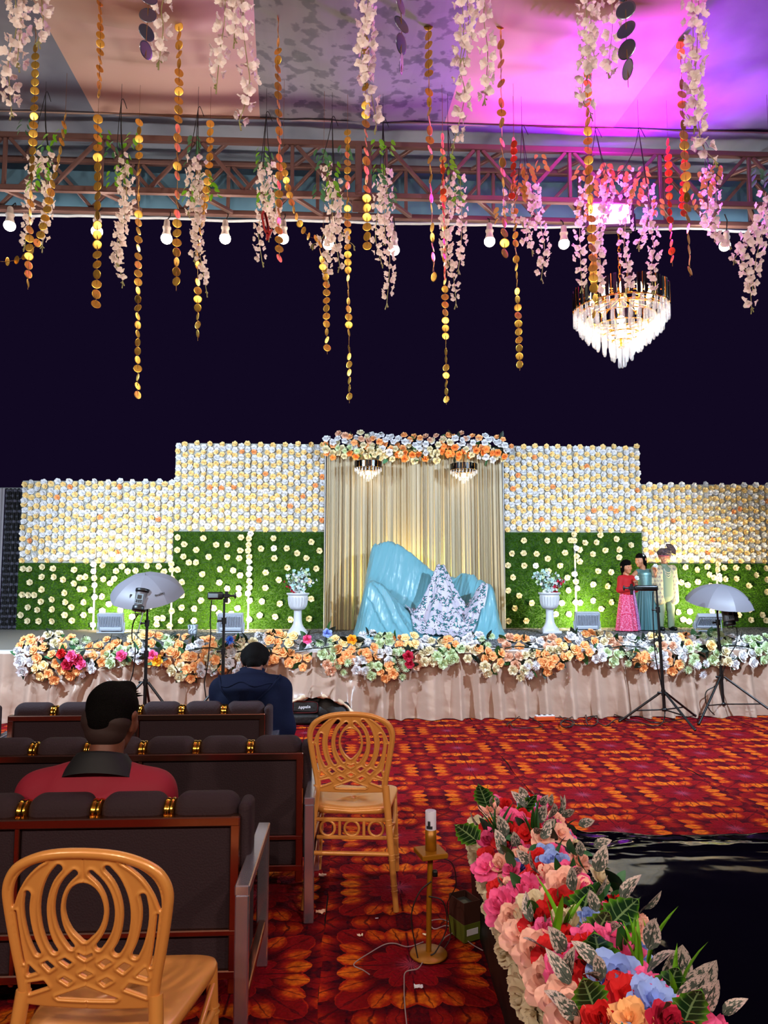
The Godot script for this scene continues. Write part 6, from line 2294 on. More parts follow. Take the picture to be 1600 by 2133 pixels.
func build_aisle_things() -> void:
	# golden lamp stand with a paper wrapped cartridge
	var p := on_level(893, 1988, 0.004)
	var o := thing("cartridge_stand", "small golden stand with square tray holding a white paper wrapped tube", "stand", p)
	var gold := mat("painted_gold", Color(0.62, 0.40, 0.06), 0.38, 0.35)
	var st := begin()
	lathe(st, [[0.0, 0.0], [0.078, 0.0], [0.080, 0.003], [0.076, 0.007], [0.03, 0.010], [0.012, 0.014]], 40)
	put("base", done(st), gold, o)
	st = begin()
	tube(st, [Vector3(0, 0.008, 0), Vector3(0.003, 0.22, 0), Vector3(0.010, 0.405, 0)], 0.0115, 12)
	tube(st, [Vector3(0.009, 0.385, 0), Vector3(0.009, 0.40, 0)], 0.016, 12)
	put("pole", done(st), gold, o)
	st = begin()
	box(st, Vector3(0.115, 0.022, 0.115), Transform3D(Basis(Vector3.UP, 0.25), Vector3(0.011, 0.413, 0)), 0.003)
	put("tray", done(st), gold, o)
	st = begin()
	lathe(st, [[0.0, 0.42], [0.024, 0.42], [0.024, 0.51], [0.0, 0.51]], 20, lift(Vector3(0.012, 0, 0)))
	put("cup", done(st), gold, o)
	var paper := mat("printed_paper", Color(1, 1, 1), 0.7)
	var im := Image.create(64, 64, false, Image.FORMAT_RGB8)
	im.fill(Color(0.82, 0.80, 0.86))
	for q in [[14, 4, 12, 3], [18, 7, 5, 5], [20, 30, 6, 2], [18, 32, 2, 8], [20, 40, 6, 2], [18, 56, 5, 3]]:
		im.fill_rect(Rect2i(q[0], q[1], q[2], q[3]), Color(0.06, 0.05, 0.08))
	paper.albedo_texture = ImageTexture.create_from_image(im)
	st = begin()
	lathe(st, [[0.0232, 0.50], [0.0236, 0.585], [0.0215, 0.587], [0.0, 0.578]], 24, lift(Vector3(0.012, 0, 0)))
	put("paper_tube", done(st), paper, o)
	st = begin()
	cushion(st, Vector3(0.022, 0.026, 0.022), 0.006, lift(Vector3(0.028, 0.33, 0.006)))
	put("knob", done(st), M.black_metal, o)
	# open tin-like box by the runway
	var q2 := on_level(968, 1948, 0.004)
	var b := thing("battery_box", "open green and brown carton box standing by the runway's black side", "box", q2, 0.45)
	var brown := mat("brown_card", Color(0.26, 0.12, 0.07), 0.75)
	var green := mat("green_print", Color(0.36, 0.40, 0.08), 0.7)
	var w := 0.085
	var dpt := 0.115
	var hh := 0.165
	for e in [[Vector3(0, 0, dpt / 2), Vector3(w, 1, 0.004)], [Vector3(0, 0, -dpt / 2), Vector3(w, 1, 0.004)], [Vector3(w / 2, 0, 0), Vector3(0.004, 1, dpt)], [Vector3(-w / 2, 0, 0), Vector3(0.004, 1, dpt)]]:
		var s1: Vector3 = e[1]
		put("card_side", made_box(Vector3(s1.x, hh * 0.55, s1.z), 0.001), brown, b, lift(e[0] + Vector3(0, hh * 0.725, 0)))
		put("printed_band", made_box(Vector3(s1.x + 0.001, hh * 0.45, s1.z + 0.001), 0.001), green, b, lift(e[0] + Vector3(0, hh * 0.225, 0)))
	put("white_label", made_box(Vector3(w * 0.7, hh * 0.16, 0.003), 0.001), M.white_plastic, b, lift(Vector3(0, hh * 0.24, dpt / 2 + 0.003)))
	put("bottom", made_box(Vector3(w, 0.01, dpt), 0.001), brown, b, lift(Vector3(0, 0.006, 0)))
	st = begin()
	cushion(st, Vector3(w * 0.86, 0.05, dpt * 0.86), 0.012, lift(Vector3(0, hh - 0.045, 0)))
	put("foil_bag", done(st), mat("grey_foil", Color(0.35, 0.38, 0.36), 0.3, 0.6), b)
	# thin white wire that loops from the stand to the box and along the carpet
	var white := mat("white_wire", Color(0.62, 0.55, 0.55), 0.5)
	var W := func(label: String, pts: Array, rad: float, m: Material, cat := "wire") -> void:
		var path := []
		for q in pts:
			path.append(on_level(q[0], q[1], (q[2] if q.size() > 2 else 0.0) + rad + 0.008))
		var org: Vector3 = path[0]
		for i in path.size():
			path[i] -= org
		var c := thing("wire", label, cat, org)
		var s := begin()
		tube(s, curve(path, 6), rad, 6)
		put("strand", done(s), m, c)
	W.call("thin white wire curling over the carpet from the golden stand towards the chairs", [[882, 1962], [850, 1972], [822, 1965], [800, 1968], [770, 1985], [742, 2003], [738, 2012], [755, 2020], [770, 2030]], 0.0022, white)
	W.call("thin white wire running from under the golden stand to the foot of the picture", [[880, 2005], [870, 2018], [845, 2025], [842, 2050], [843, 2090], [848, 2140]], 0.0024, white)
	W.call("white wire looping between the golden stand and the carton box", [[905, 1990], [925, 1955], [950, 1938], [930, 1928], [905, 1935], [895, 1920], [920, 1915], [945, 1925]], 0.0024, white)
	W.call("white wire end lying between the carton box and the runway", [[962, 1950], [985, 1968], [1006, 1980]], 0.0022, white)
	# dark cable that hangs in loops on the stand's pole
	st = begin()
	tube(st, curve([Vector3(0.012, 0.30, 0.012), Vector3(-0.04, 0.26, 0.02), Vector3(-0.075, 0.17, 0.03), Vector3(-0.06, 0.06, 0.04), Vector3(-0.05, 0.012, 0.05)], 6), 0.003, 6)
	tube(st, curve([Vector3(0.0, 0.24, 0.013), Vector3(0.06, 0.22, 0.02), Vector3(0.075, 0.12, 0.02), Vector3(0.03, 0.03, 0.03), Vector3(0.005, 0.012, 0.03)], 6), 0.003, 6)
	tube(st, curve([Vector3(0.02, 0.40, 0.012), Vector3(0.10, 0.37, 0.0), Vector3(0.12, 0.27, -0.02), Vector3(0.085, 0.18, -0.04), Vector3(0.10, 0.06, -0.04), Vector3(0.07, 0.012, -0.02)], 6), 0.0022, 6)
	put("hanging_cable", done(st), mat("brown_cable", Color(0.10, 0.05, 0.05), 0.5), o)
	# litter
	var litter := [[872, 2058, 0.034, "white_plastic", "crumpled white paper scrap on the carpet below the golden stand"], [750, 1950, 0.026, "petal_ivory", "dry cream petal on the carpet in front of the golden chair"], [785, 1914, 0.014, "white_plastic", "tiny white scrap on the carpet between chair and golden stand"], [668, 1902, 0.045, "petal_tan", "dry tan leaf against the chrome arm's foot"], [672, 1825, 0.04, "petal_tan", "dry tan leaf on the carpet under the golden chair"], [885, 1948, 0.02, "petal_ivory", "dry petal standing beside the golden stand's pole"]]
	for e in litter:
		var lp := on_level(e[0], e[1], 0.01)
		var s := thing("paper_scrap" if e[3] == "white_plastic" else "dry_petal", e[4], "litter", lp)
		st = begin()
		var rr := RandomNumberGenerator.new()
		rr.seed = e[0]
		var rws := []
		for j in 6:
			var row := PackedVector3Array()
			for i in 7:
				var sz: float = e[2]
				row.append(Vector3((i / 6.0 - 0.5) * sz, rr.randf() * sz * 0.3 + 0.001, (j / 5.0 - 0.5) * sz * 0.7))
			rws.append(row)
		sheet(st, rws)
		put("scrap", done(st), M[e[3]], s)

# ---------------------------------------------------------------- people
func joined(meshes: Array) -> ArrayMesh:
	var st := SurfaceTool.new()
	st.begin(Mesh.PRIMITIVE_TRIANGLES)
	for m in meshes:
		st.append_from(m, 0, Transform3D.IDENTITY)
	return st.commit()

# a head that faces -z; origin between the ears; s: 1 for a grown-up
func head_shape(s: float, xf: Transform3D, ears := 1.0) -> ArrayMesh:
	var b := []
	for q in [
		[0, 0.040, 0.018, 0, 0.030, -0.018, 0.083, 0.080, 0.03], [0, 0.02, 0.045, 0, 0.0, 0.04, 0.070, 0.062, 0.03], [0, -0.02, -0.030, 0, -0.05, -0.034, 0.062, 0.052, 0.03],
		[0, -0.075, -0.050, 0, -0.088, -0.062, 0.036, 0.026, 0.03], [-0.035, -0.02, -0.055, 0.035, -0.02, -0.055, 0.035, 0.035, 0.02], [-0.03, 0.03, -0.072, 0.03, 0.03, -0.072, 0.018, 0.018, 0.02],
		[0, 0.005, -0.092, 0, -0.028, -0.108, 0.009, 0.013, 0.012], [-0.011, -0.032, -0.098, 0.011, -0.032, -0.098, 0.009, 0.009, 0.008], [-0.018, -0.062, -0.085, 0.018, -0.062, -0.085, 0.010, 0.010, 0.008],
		[0, -0.05, 0.025, 0, -0.12, 0.030, 0.054, 0.054, 0.03]]:
		b.append([Vector3(q[0], q[1], q[2]) * s, Vector3(q[3], q[4], q[5]) * s, q[6] * s, q[7] * s, q[8] * s])
	for e in [-1.0, 1.0]:
		b.append([Vector3(e * 0.080, 0.018, 0.014) * s, Vector3(e * 0.092, 0.020, 0.026) * s, 0.010 * s, 0.014 * s * ears, 0.008 * s])
		b.append([Vector3(e * 0.090, 0.022, 0.026) * s, Vector3(e * 0.082, -0.036, 0.008) * s, 0.012 * s * ears, 0.009 * s, 0.008 * s])
	return net(b, 0.0052 * s, xf)

# a hand whose wrist is at the origin and whose fingers point along -y; the palm faces -z; side: +1 puts the thumb at +x
func hand_shape(s: float, side: float, curl: float, xf: Transform3D) -> ArrayMesh:
	var b := [[Vector3(0, 0.03, 0) * s, Vector3(0, -0.01, 0) * s, 0.024 * s, 0.023 * s, 0.01 * s]]
	for k in 4:
		var x := (k - 1.5) * 0.019 * -side
		b.append([Vector3(x * 0.5, -0.01, 0) * s, Vector3(x, -0.078, 0) * s, 0.014 * s, 0.0115 * s, 0.010 * s])
		var l: float = [0.040, 0.046, 0.042, 0.033][k]
		var p := Vector3(x, -0.080, 0)
		var a := 0.15
		for j in 3:
			a += curl * [0.55, 0.75, 0.5][j]
			var q: Vector3 = p + Vector3(x * 0.06, -cos(a), -sin(a)) * l * [1.0, 0.72, 0.55][j]
			b.append([p * s, q * s, (0.0092 - 0.0008 * j) * s, (0.0088 - 0.001 * j) * s, 0.003 * s])
			p = q
	var t0 := Vector3(side * 0.020, -0.018, -0.004)
	var t1 := Vector3(side * 0.044, -0.050, -0.018)
	var t2 := Vector3(side * 0.046, -0.080, -0.030)
	b.append([t0 * s, t1 * s, 0.014 * s, 0.011 * s, 0.008 * s])
	b.append([t1 * s, t2 * s, 0.0105 * s, 0.0085 * s, 0.003 * s])
	return net(b, 0.0034 * s, xf)

func face(o: Node3D, s: float, xf: Transform3D) -> void:
	for e in [-1.0, 1.0]:
		var st := begin()
		ball(st, Vector3.ZERO, Vector3(0.013, 0.0095, 0.008) * s, 5)
		var eye := put("eye", done(st), M.eye_white, o, xf * lift(Vector3(e * 0.030, 0.004, -0.086) * s))
		st = begin()
		ball(st, Vector3.ZERO, Vector3(0.0065, 0.007, 0.004) * s, 5)
		piece("iris", done(st), M.eye_dark, eye, xf * lift(Vector3(e * 0.030, 0.004, -0.0925) * s))
		st = begin()
		tube(st, [Vector3(e * 0.014, 0.024, -0.094) * s, Vector3(e * 0.032, 0.029, -0.090) * s, Vector3(e * 0.050, 0.022, -0.078) * s], [0.003 * s, 0.004 * s, 0.002 * s], 5)
		put("eyebrow", done(st), M.hair_dark, o, xf)
	var st2 := begin()
	tube(st2, [Vector3(-0.024, -0.061, -0.088) * s, Vector3(0, -0.064, -0.096) * s, Vector3(0.024, -0.061, -0.088) * s], [0.002 * s, 0.0055 * s, 0.002 * s], 6)
	put("mouth", done(st2), M.lips, o, xf)

func limb(a: Vector3, b: Vector3, c: Vector3, r: Array, k: float) -> Array:
	return [[a, b, r[0], r[1], k], [b, c, r[1], r[2], k]]

func aim(from: Vector3, to: Vector3, palm: Vector3) -> Transform3D:
	# hand frame: -y runs from wrist to fingers, -z is the palm
	var y := (from - to).normalized()
	var z := (-palm - y * (-palm).dot(y)).normalized()
	return Transform3D(Basis(y.cross(z), y, z), from)

func build_people() -> void:
	mat("eye_white", Color(0.8, 0.78, 0.75), 0.3)
	mat("eye_dark", Color(0.03, 0.02, 0.02), 0.2)
	mat("lips", Color(0.45, 0.14, 0.13), 0.5)
	var hair := mat("hair_dark", Color(0.022, 0.014, 0.012), 0.8)
	hair.metallic_specular = 0.2
	hair.normal_scale = 0.5
	hair.normal_enabled = true
	hair.normal_texture = noise_tex(0.25, 128, 8.0)
	triplanar(hair, 6.0, false)
	for e in [["skin_brown", Color(0.42, 0.24, 0.17)], ["skin_tan", Color(0.78, 0.52, 0.38)]]:
		var m := mat(e[0], e[1], 0.55)
		m.subsurf_scatter_enabled = true
		m.subsurf_scatter_strength = 0.08
	build_red_man()
	build_navy_man()
	build_children()

func build_red_man() -> void:
	var z := -3.02
	var o := thing("person", "seated man seen from behind in a crimson shirt with a black collar", "person", Vector3(-1.01, 0, z))
	# local: he faces -z
	var L := [Vector3(-0.215, 0.735, 0.03), Vector3(-0.285, 0.50, -0.06), Vector3(-0.10, 0.56, -0.31)]
	var R := [Vector3(0.225, 0.735, 0.03), Vector3(0.295, 0.50, -0.06), Vector3(0.06, 0.57, -0.33)]
	var hx := Transform3D(turned(-0.22, -0.22, 0.03).scaled(Vector3(1.08, 1.10, 1.08)), Vector3(0.035, 1.000, -0.045))
	var bones := [[Vector3(-0.06, 0.52, 0.0), Vector3(-0.07, 0.72, 0.02), 0.12, 0.12, 0.06], [Vector3(0.06, 0.52, 0.0), Vector3(0.07, 0.72, 0.02), 0.12, 0.12, 0.06], [Vector3(0, 0.74, 0.03), Vector3(0.03, 0.915, -0.015), 0.080, 0.064, 0.05]]
	bones.append_array(limb(L[0], L[1], L[2], [0.055, 0.045, 0.030], 0.03))
	bones.append_array(limb(R[0], R[1], R[2], [0.055, 0.045, 0.030], 0.03))
	for e in [-1.0, 1.0]:
		bones.append_array(limb(Vector3(e * 0.10, 0.52, -0.02), Vector3(e * 0.15, 0.50, -0.44), Vector3(e * 0.14, 0.08, -0.42), [0.085, 0.06, 0.042], 0.03))
	var lh := hand_shape(1.0, 1.0, 0.5, aim(L[2], L[2] + Vector3(0.9, 0.1, -0.6), Vector3(0, 0.3, 1)))
	var rh := hand_shape(1.0, -1.0, 0.5, aim(R[2], R[2] + Vector3(-0.7, 0.2, -0.5), Vector3(0, 0.3, 1)))
	put("body", joined([net(bones, 0.012), head_shape(1.0, hx, 1.25), lh, rh]), M.skin_brown, o)
	face(o, 1.0, hx)
	var hb := []
	for q in [[0, 0.072, 0.02, 0, 0.068, -0.02, 0.068, 0.062], [0, 0.055, 0.040, 0, 0.012, 0.046, 0.082, 0.079], [-0.035, 0.06, 0.02, 0.035, 0.06, 0.02, 0.056, 0.056], [-0.03, 0.105, -0.03, 0.04, 0.112, -0.01, 0.038, 0.034], [0.030, 0.045, 0.032, 0.026, 0.016, 0.040, 0.074, 0.070], [-0.05, 0.045, 0.015, -0.044, 0.01, 0.030, 0.044, 0.040], [0.05, 0.045, 0.015, 0.044, 0.01, 0.030, 0.044, 0.040]]:
		hb.append([Vector3(q[0], q[1], q[2]), Vector3(q[3], q[4], q[5]), q[6], q[7], 0.02])
	put("hair", net(hb, 0.006, hx), M.hair_dark, o)
	# the close cut below the hair
	var nb := [[Vector3(-0.022, 0.0, 0.042), Vector3(-0.015, -0.03, 0.040), 0.073, 0.064, 0.02], [Vector3(0.022, 0.0, 0.042), Vector3(0.015, -0.03, 0.040), 0.073, 0.064, 0.03]]
	var stub := mat("cropped_hair", Color(0.17, 0.10, 0.085), 0.7)
	put("cropped_hair", net(nb, 0.006, hx), stub, o)
	var st := begin()
	for k in 5:
		tube(st, [hx * Vector3(0.045 + 0.004 * k, 0.115 - 0.006 * k, 0.01 - 0.01 * k), hx * Vector3(0.070 + 0.005 * k, 0.122 - 0.007 * k, 0.0 - 0.012 * k)], [0.007, 0.001], 5)
	put("hair_tuft", done(st), M.hair_dark, o)
	var shirt := cloth("crimson_shirt", Color(0.52, 0.012, 0.13), 0.75, 0.0, 0.0)
	shirt.normal_enabled = true
	shirt.normal_texture = noise_tex(0.008, 256, 5.0, [], FastNoiseLite.TYPE_SIMPLEX_SMOOTH, 8)
	shirt.normal_scale = 0.6
	triplanar(shirt, 1.4, false)
	var sb := [[Vector3(-0.085, 0.47, 0.0), Vector3(-0.09, 0.68, 0.035), 0.150, 0.145, 0.08], [Vector3(0.085, 0.47, 0.0), Vector3(0.09, 0.68, 0.035), 0.150, 0.145, 0.08], [Vector3(-0.05, 0.80, 0.03), Vector3(-0.225, 0.735, 0.03), 0.062, 0.074, 0.07], [Vector3(0.06, 0.80, 0.03), Vector3(0.235, 0.735, 0.03), 0.062, 0.074, 0.07], [Vector3(0, 0.68, 0.05), Vector3(0.01, 0.765, 0.04), 0.09, 0.07, 0.06]]
	sb.append_array(limb(L[0], L[1], L[1].lerp(L[2], 0.35), [0.078, 0.066, 0.056], 0.05))
	sb.append_array(limb(R[0], R[1], R[1].lerp(R[2], 0.35), [0.078, 0.066, 0.056], 0.05))
	# creases across the shoulder blades
	sb.append([Vector3(-0.16, 0.66, 0.180), Vector3(0.06, 0.745, 0.150), 0.014, 0.006, 0.03])
	sb.append([Vector3(-0.12, 0.62, 0.188), Vector3(0.18, 0.70, 0.172), 0.013, 0.008, 0.03])
	sb.append([Vector3(0.20, 0.66, 0.12), Vector3(0.27, 0.60, 0.07), 0.014, 0.010, 0.03])
	put("shirt", net(sb, 0.010), shirt, o)
	# collar that stands round the nape and falls outwards
	st = begin()
	var rows := []
	for j in 6:
		var row := PackedVector3Array()
		for i in 33:
			var a := lerpf(-0.25, PI + 0.25, i / 32.0)
			var t := j / 5.0
			var r := [0.080, 0.087, 0.096, 0.112, 0.130, 0.150][j] as float
			var y := [0.905, 0.913, 0.908, 0.890, 0.868, 0.842][j] as float
			row.append(Vector3(0.02 + cos(a) * r * 1.12, y - 0.055 * (1.0 - sin(maxf(a, 0.0))) * (0.4 + t), 0.030 + sin(a) * r * 0.80))
		rows.append(row)
	sheet(st, rows, Vector2.ONE, false)
	put("collar", done(st), cloth("black_collar", Color(0.012, 0.010, 0.02), 0.7), o)
	var trousers := []
	for e in [-1.0, 1.0]:
		trousers.append_array(limb(Vector3(e * 0.10, 0.53, -0.02), Vector3(e * 0.15, 0.51, -0.44), Vector3(e * 0.14, 0.10, -0.42), [0.105, 0.078, 0.062], 0.04))
	put("trousers", net(trousers, 0.012), mat("dark_trousers", Color(0.03, 0.03, 0.04), 0.8), o)
	for e in [-1.0, 1.0]:
		put("shoe", net([[Vector3(e * 0.14, 0.045, -0.40), Vector3(e * 0.15, 0.035, -0.56), 0.045, 0.036, 0.02], [Vector3(e * 0.14, 0.06, -0.41), Vector3(e * 0.14, 0.10, -0.42), 0.045, 0.045, 0.02]], 0.010), M.black_metal, o)

func build_navy_man() -> void:
	var o := thing("person", "seated man seen from behind, bent forward in a navy hooded jacket", "person", Vector3(-0.69, 0, -5.05))
	var L := [Vector3(-0.19, 0.80, -0.05), Vector3(-0.245, 0.56, -0.20), Vector3(-0.10, 0.60, -0.45)]
	var R := [Vector3(0.19, 0.80, -0.05), Vector3(0.225, 0.55, 0.0), Vector3(0.13, 0.56, -0.28)]
	var hx := Transform3D(turned(-0.80, 0.0, 0.05), Vector3(0.015, 0.975, -0.14))
	var bones := [[Vector3(-0.06, 0.52, 0.0), Vector3(-0.06, 0.76, -0.03), 0.11, 0.12, 0.06], [Vector3(0.06, 0.52, 0.0), Vector3(0.06, 0.76, -0.03), 0.11, 0.12, 0.06], [Vector3(0, 0.80, -0.05), Vector3(0.01, 0.92, -0.12), 0.07, 0.056, 0.05]]
	bones.append_array(limb(L[0], L[1], L[2], [0.05, 0.04, 0.028], 0.03))
	bones.append_array(limb(R[0], R[1], R[2], [0.05, 0.04, 0.028], 0.03))
	for e in [-1.0, 1.0]:
		bones.append_array(limb(Vector3(e * 0.10, 0.50, -0.03), Vector3(e * 0.17, 0.50, -0.42), Vector3(e * 0.15, 0.08, -0.40), [0.08, 0.058, 0.04], 0.03))
	var lh := hand_shape(1.0, 1.0, 0.6, aim(L[2], L[2] + Vector3(0.6, 0.1, -0.6), Vector3(0, 0.3, 1)))
	var rh := hand_shape(1.0, -1.0, 0.6, aim(R[2], R[2] + Vector3(-0.4, 0.2, -0.8), Vector3(0, 0.3, 1)))
	put("body", joined([net(bones, 0.012), head_shape(1.0, hx), lh, rh]), M.skin_brown, o)
	face(o, 1.0, hx)
	var hb := []
	for q in [[0, 0.066, 0.015, 0, 0.062, -0.03, 0.080, 0.070], [0, 0.05, 0.04, 0, 0.0, 0.045, 0.078, 0.074], [-0.045, 0.05, 0.02, 0.045, 0.05, 0.02, 0.058, 0.058], [0, -0.03, 0.06, 0, -0.06, 0.06, 0.056, 0.05], [-0.06, 0.02, 0.02, -0.055, -0.01, 0.03, 0.04, 0.034], [0.06, 0.02, 0.02, 0.055, -0.01, 0.03, 0.04, 0.034]]:
		hb.append([Vector3(q[0], q[1], q[2]), Vector3(q[3], q[4], q[5]), q[6], q[7], 0.02])
	put("hair", net(hb, 0.006, hx), M.hair_dark, o)
	var navy := cloth("navy_jacket", Color(0.016, 0.042, 0.14), 0.85, 0.0, 0.0)
	navy.metallic_specular = 0.25
	navy.normal_enabled = true
	navy.normal_texture = noise_tex(0.01, 256, 5.0, [], FastNoiseLite.TYPE_SIMPLEX_SMOOTH, 18)
	navy.normal_scale = 0.55
	triplanar(navy, 1.6, false)
	var jb := [[Vector3(-0.09, 0.46, 0.02), Vector3(-0.08, 0.72, 0.0), 0.155, 0.150, 0.08], [Vector3(0.09, 0.46, 0.02), Vector3(0.08, 0.72, 0.0), 0.155, 0.150, 0.08], [Vector3(-0.05, 0.85, -0.04), Vector3(-0.19, 0.80, -0.05), 0.075, 0.082, 0.07], [Vector3(0.05, 0.85, -0.04), Vector3(0.19, 0.80, -0.05), 0.075, 0.082, 0.07], [Vector3(0, 0.78, 0.02), Vector3(0, 0.86, -0.01), 0.11, 0.09, 0.06]]
	jb.append_array(limb(L[0], L[1], L[2], [0.086, 0.078, 0.05], 0.05))
	jb.append_array(limb(R[0], R[1], R[2], [0.088, 0.082, 0.05], 0.05))
	jb.append([Vector3(-0.10, 0.43, 0.02), Vector3(0.16, 0.43, 0.02), 0.13, 0.12, 0.05])
	var jacket := put("jacket", net(jb, 0.010), navy, o)
	# hood lying on the back: a broad band at the shoulders that narrows to a rounded point
	var hood := func(u: float, t: float, off: float) -> Vector3:
		var w := lerpf(0.215, 0.025, pow(t, 1.2))
		var y := lerpf(0.935, 0.715, t) - 0.03 * u * u * (1.0 - t)
		var z := lerpf(0.06, 0.205, smoothstep(0.0, 0.40, t)) + (0.03 + 0.02 * sin(PI * t)) * (1.0 - u * u) - 0.060 * pow(absf(u), 2.5) * (1.0 - t)
		return Vector3(u * w - 0.02 * t, y, z + off)
	var st := begin()
	var rows := []
	for j in 19:
		var row := PackedVector3Array()
		for i in 33:
			# a rolled border all round
			var u := i / 16.0 - 1.0
			row.append(hood.call(clampf(u, -1.0, 1.0), j / 18.0, -0.035 if absf(u) > 0.99 else 0.0))
		rows.append(row)
	sheet(st, rows, Vector2.ONE, false)
	piece("hood", done(st), navy, jacket)
	st = begin()
	var seam := []
	for j in 15:
		seam.append(hood.call(-0.97, j / 14.0, 0.0))
	for j in 15:
		seam.append(hood.call(0.97, 1.0 - j / 14.0, 0.0))
	tube(st, seam, 0.009, 6)
	var fold := []
	for i in 17:
		fold.append(hood.call(i / 8.0 * 0.95 - 0.95, 0.26 + 0.05 * sin(i * 0.7), 0.002))
	tube(st, fold, 0.006, 6)
	piece("hood_edge", done(st), navy, jacket)
	# stand-up collar
	st = begin()
	rows = []
	for j in 4:
		var row := PackedVector3Array()
		for i in 33:
			var a := TAU * i / 32.0
			var r := [0.105, 0.092, 0.086, 0.088][j] as float
			row.append(Vector3(cos(a) * r, [0.875, 0.915, 0.945, 0.962][j] - 0.03 * (1.0 - sin(a)), -0.055 + sin(a) * r * 0.85 - 0.02 * j))
		rows.append(row)
	sheet(st, rows, Vector2.ONE, false)
	put("collar", done(st), navy, o)
	var trousers := []
	for e in [-1.0, 1.0]:
		trousers.append_array(limb(Vector3(e * 0.10, 0.51, -0.03), Vector3(e * 0.19, 0.51, -0.42), Vector3(e * 0.16, 0.10, -0.40), [0.10, 0.076, 0.06], 0.04))
	put("trousers", net(trousers, 0.012), M.dark_trousers, o)
	for e in [-1.0, 1.0]:
		put("shoe", net([[Vector3(e * 0.16, 0.045, -0.38), Vector3(e * 0.17, 0.035, -0.54), 0.045, 0.036, 0.02], [Vector3(e * 0.16, 0.06, -0.39), Vector3(e * 0.16, 0.10, -0.40), 0.045, 0.045, 0.02]], 0.010), M.black_metal, o)

func folded_skirt(top_y: float, r0: float, r1: float, folds: int, seed_n: int) -> ArrayMesh:
	var r := RandomNumberGenerator.new()
	r.seed = seed_n
	var amp := []
	for k in folds:
		amp.append(r.randf_range(0.5, 1.2))
	var st := begin()
	var rows := []
	for j in 17:
		var t := j / 16.0
		var row := PackedVector3Array()
		for i in folds * 8 + 1:
			var u := float(i % (folds * 8)) / (folds * 8)
			var a := u * TAU
			var f: float = amp[int(u * folds) % folds] * (0.5 + 0.5 * sin(u * folds * TAU - PI / 2))
			var rad := lerpf(r0, r1, pow(t, 0.8)) * (1.0 + 0.10 * t * (f - 0.5) + 0.03 * (f - 0.5))
			row.append(Vector3(cos(a) * rad, lerpf(top_y, 0.012, t), sin(a) * rad * 0.82))
		rows.append(row)
	sheet(st, rows, Vector2.ONE, false)
	return done(st)

func print_material(called: String, ground: Color, ink: Array, freq: float, rough := 0.7) -> StandardMaterial3D:
	var m := cloth(called, Color(1, 1, 1), rough, 0.0, 0.3)
	m.albedo_texture = noise_tex(freq, 256, 0.0, [[0.0, ink[0]], [0.38, ink[0]], [0.45, ground], [0.58, ground], [0.64, ink[1]], [1.0, ink[1]]], FastNoiseLite.TYPE_CELLULAR if freq < 0.0 else FastNoiseLite.TYPE_SIMPLEX_SMOOTH, 33)
	triplanar(m, 3.0, false)
	return m

func held_rose(who: Node3D, where: Vector3, facing: Vector3, size: float, label: String) -> void:
	var o := thing("rose", label, "rose", who.transform * where)
	var d := who.transform.basis * facing
	flower(o, "small_rose", "white", Vector3.ZERO, d, size, rng, "bloom")
	var st := begin()
	tube(st, [Vector3.ZERO, -d.normalized() * 0.02 + Vector3(0, -0.05, 0), Vector3(0, -0.10, 0) - d * 0.02], 0.003, 5)
	put("stem", done(st), M.stem_green, o)

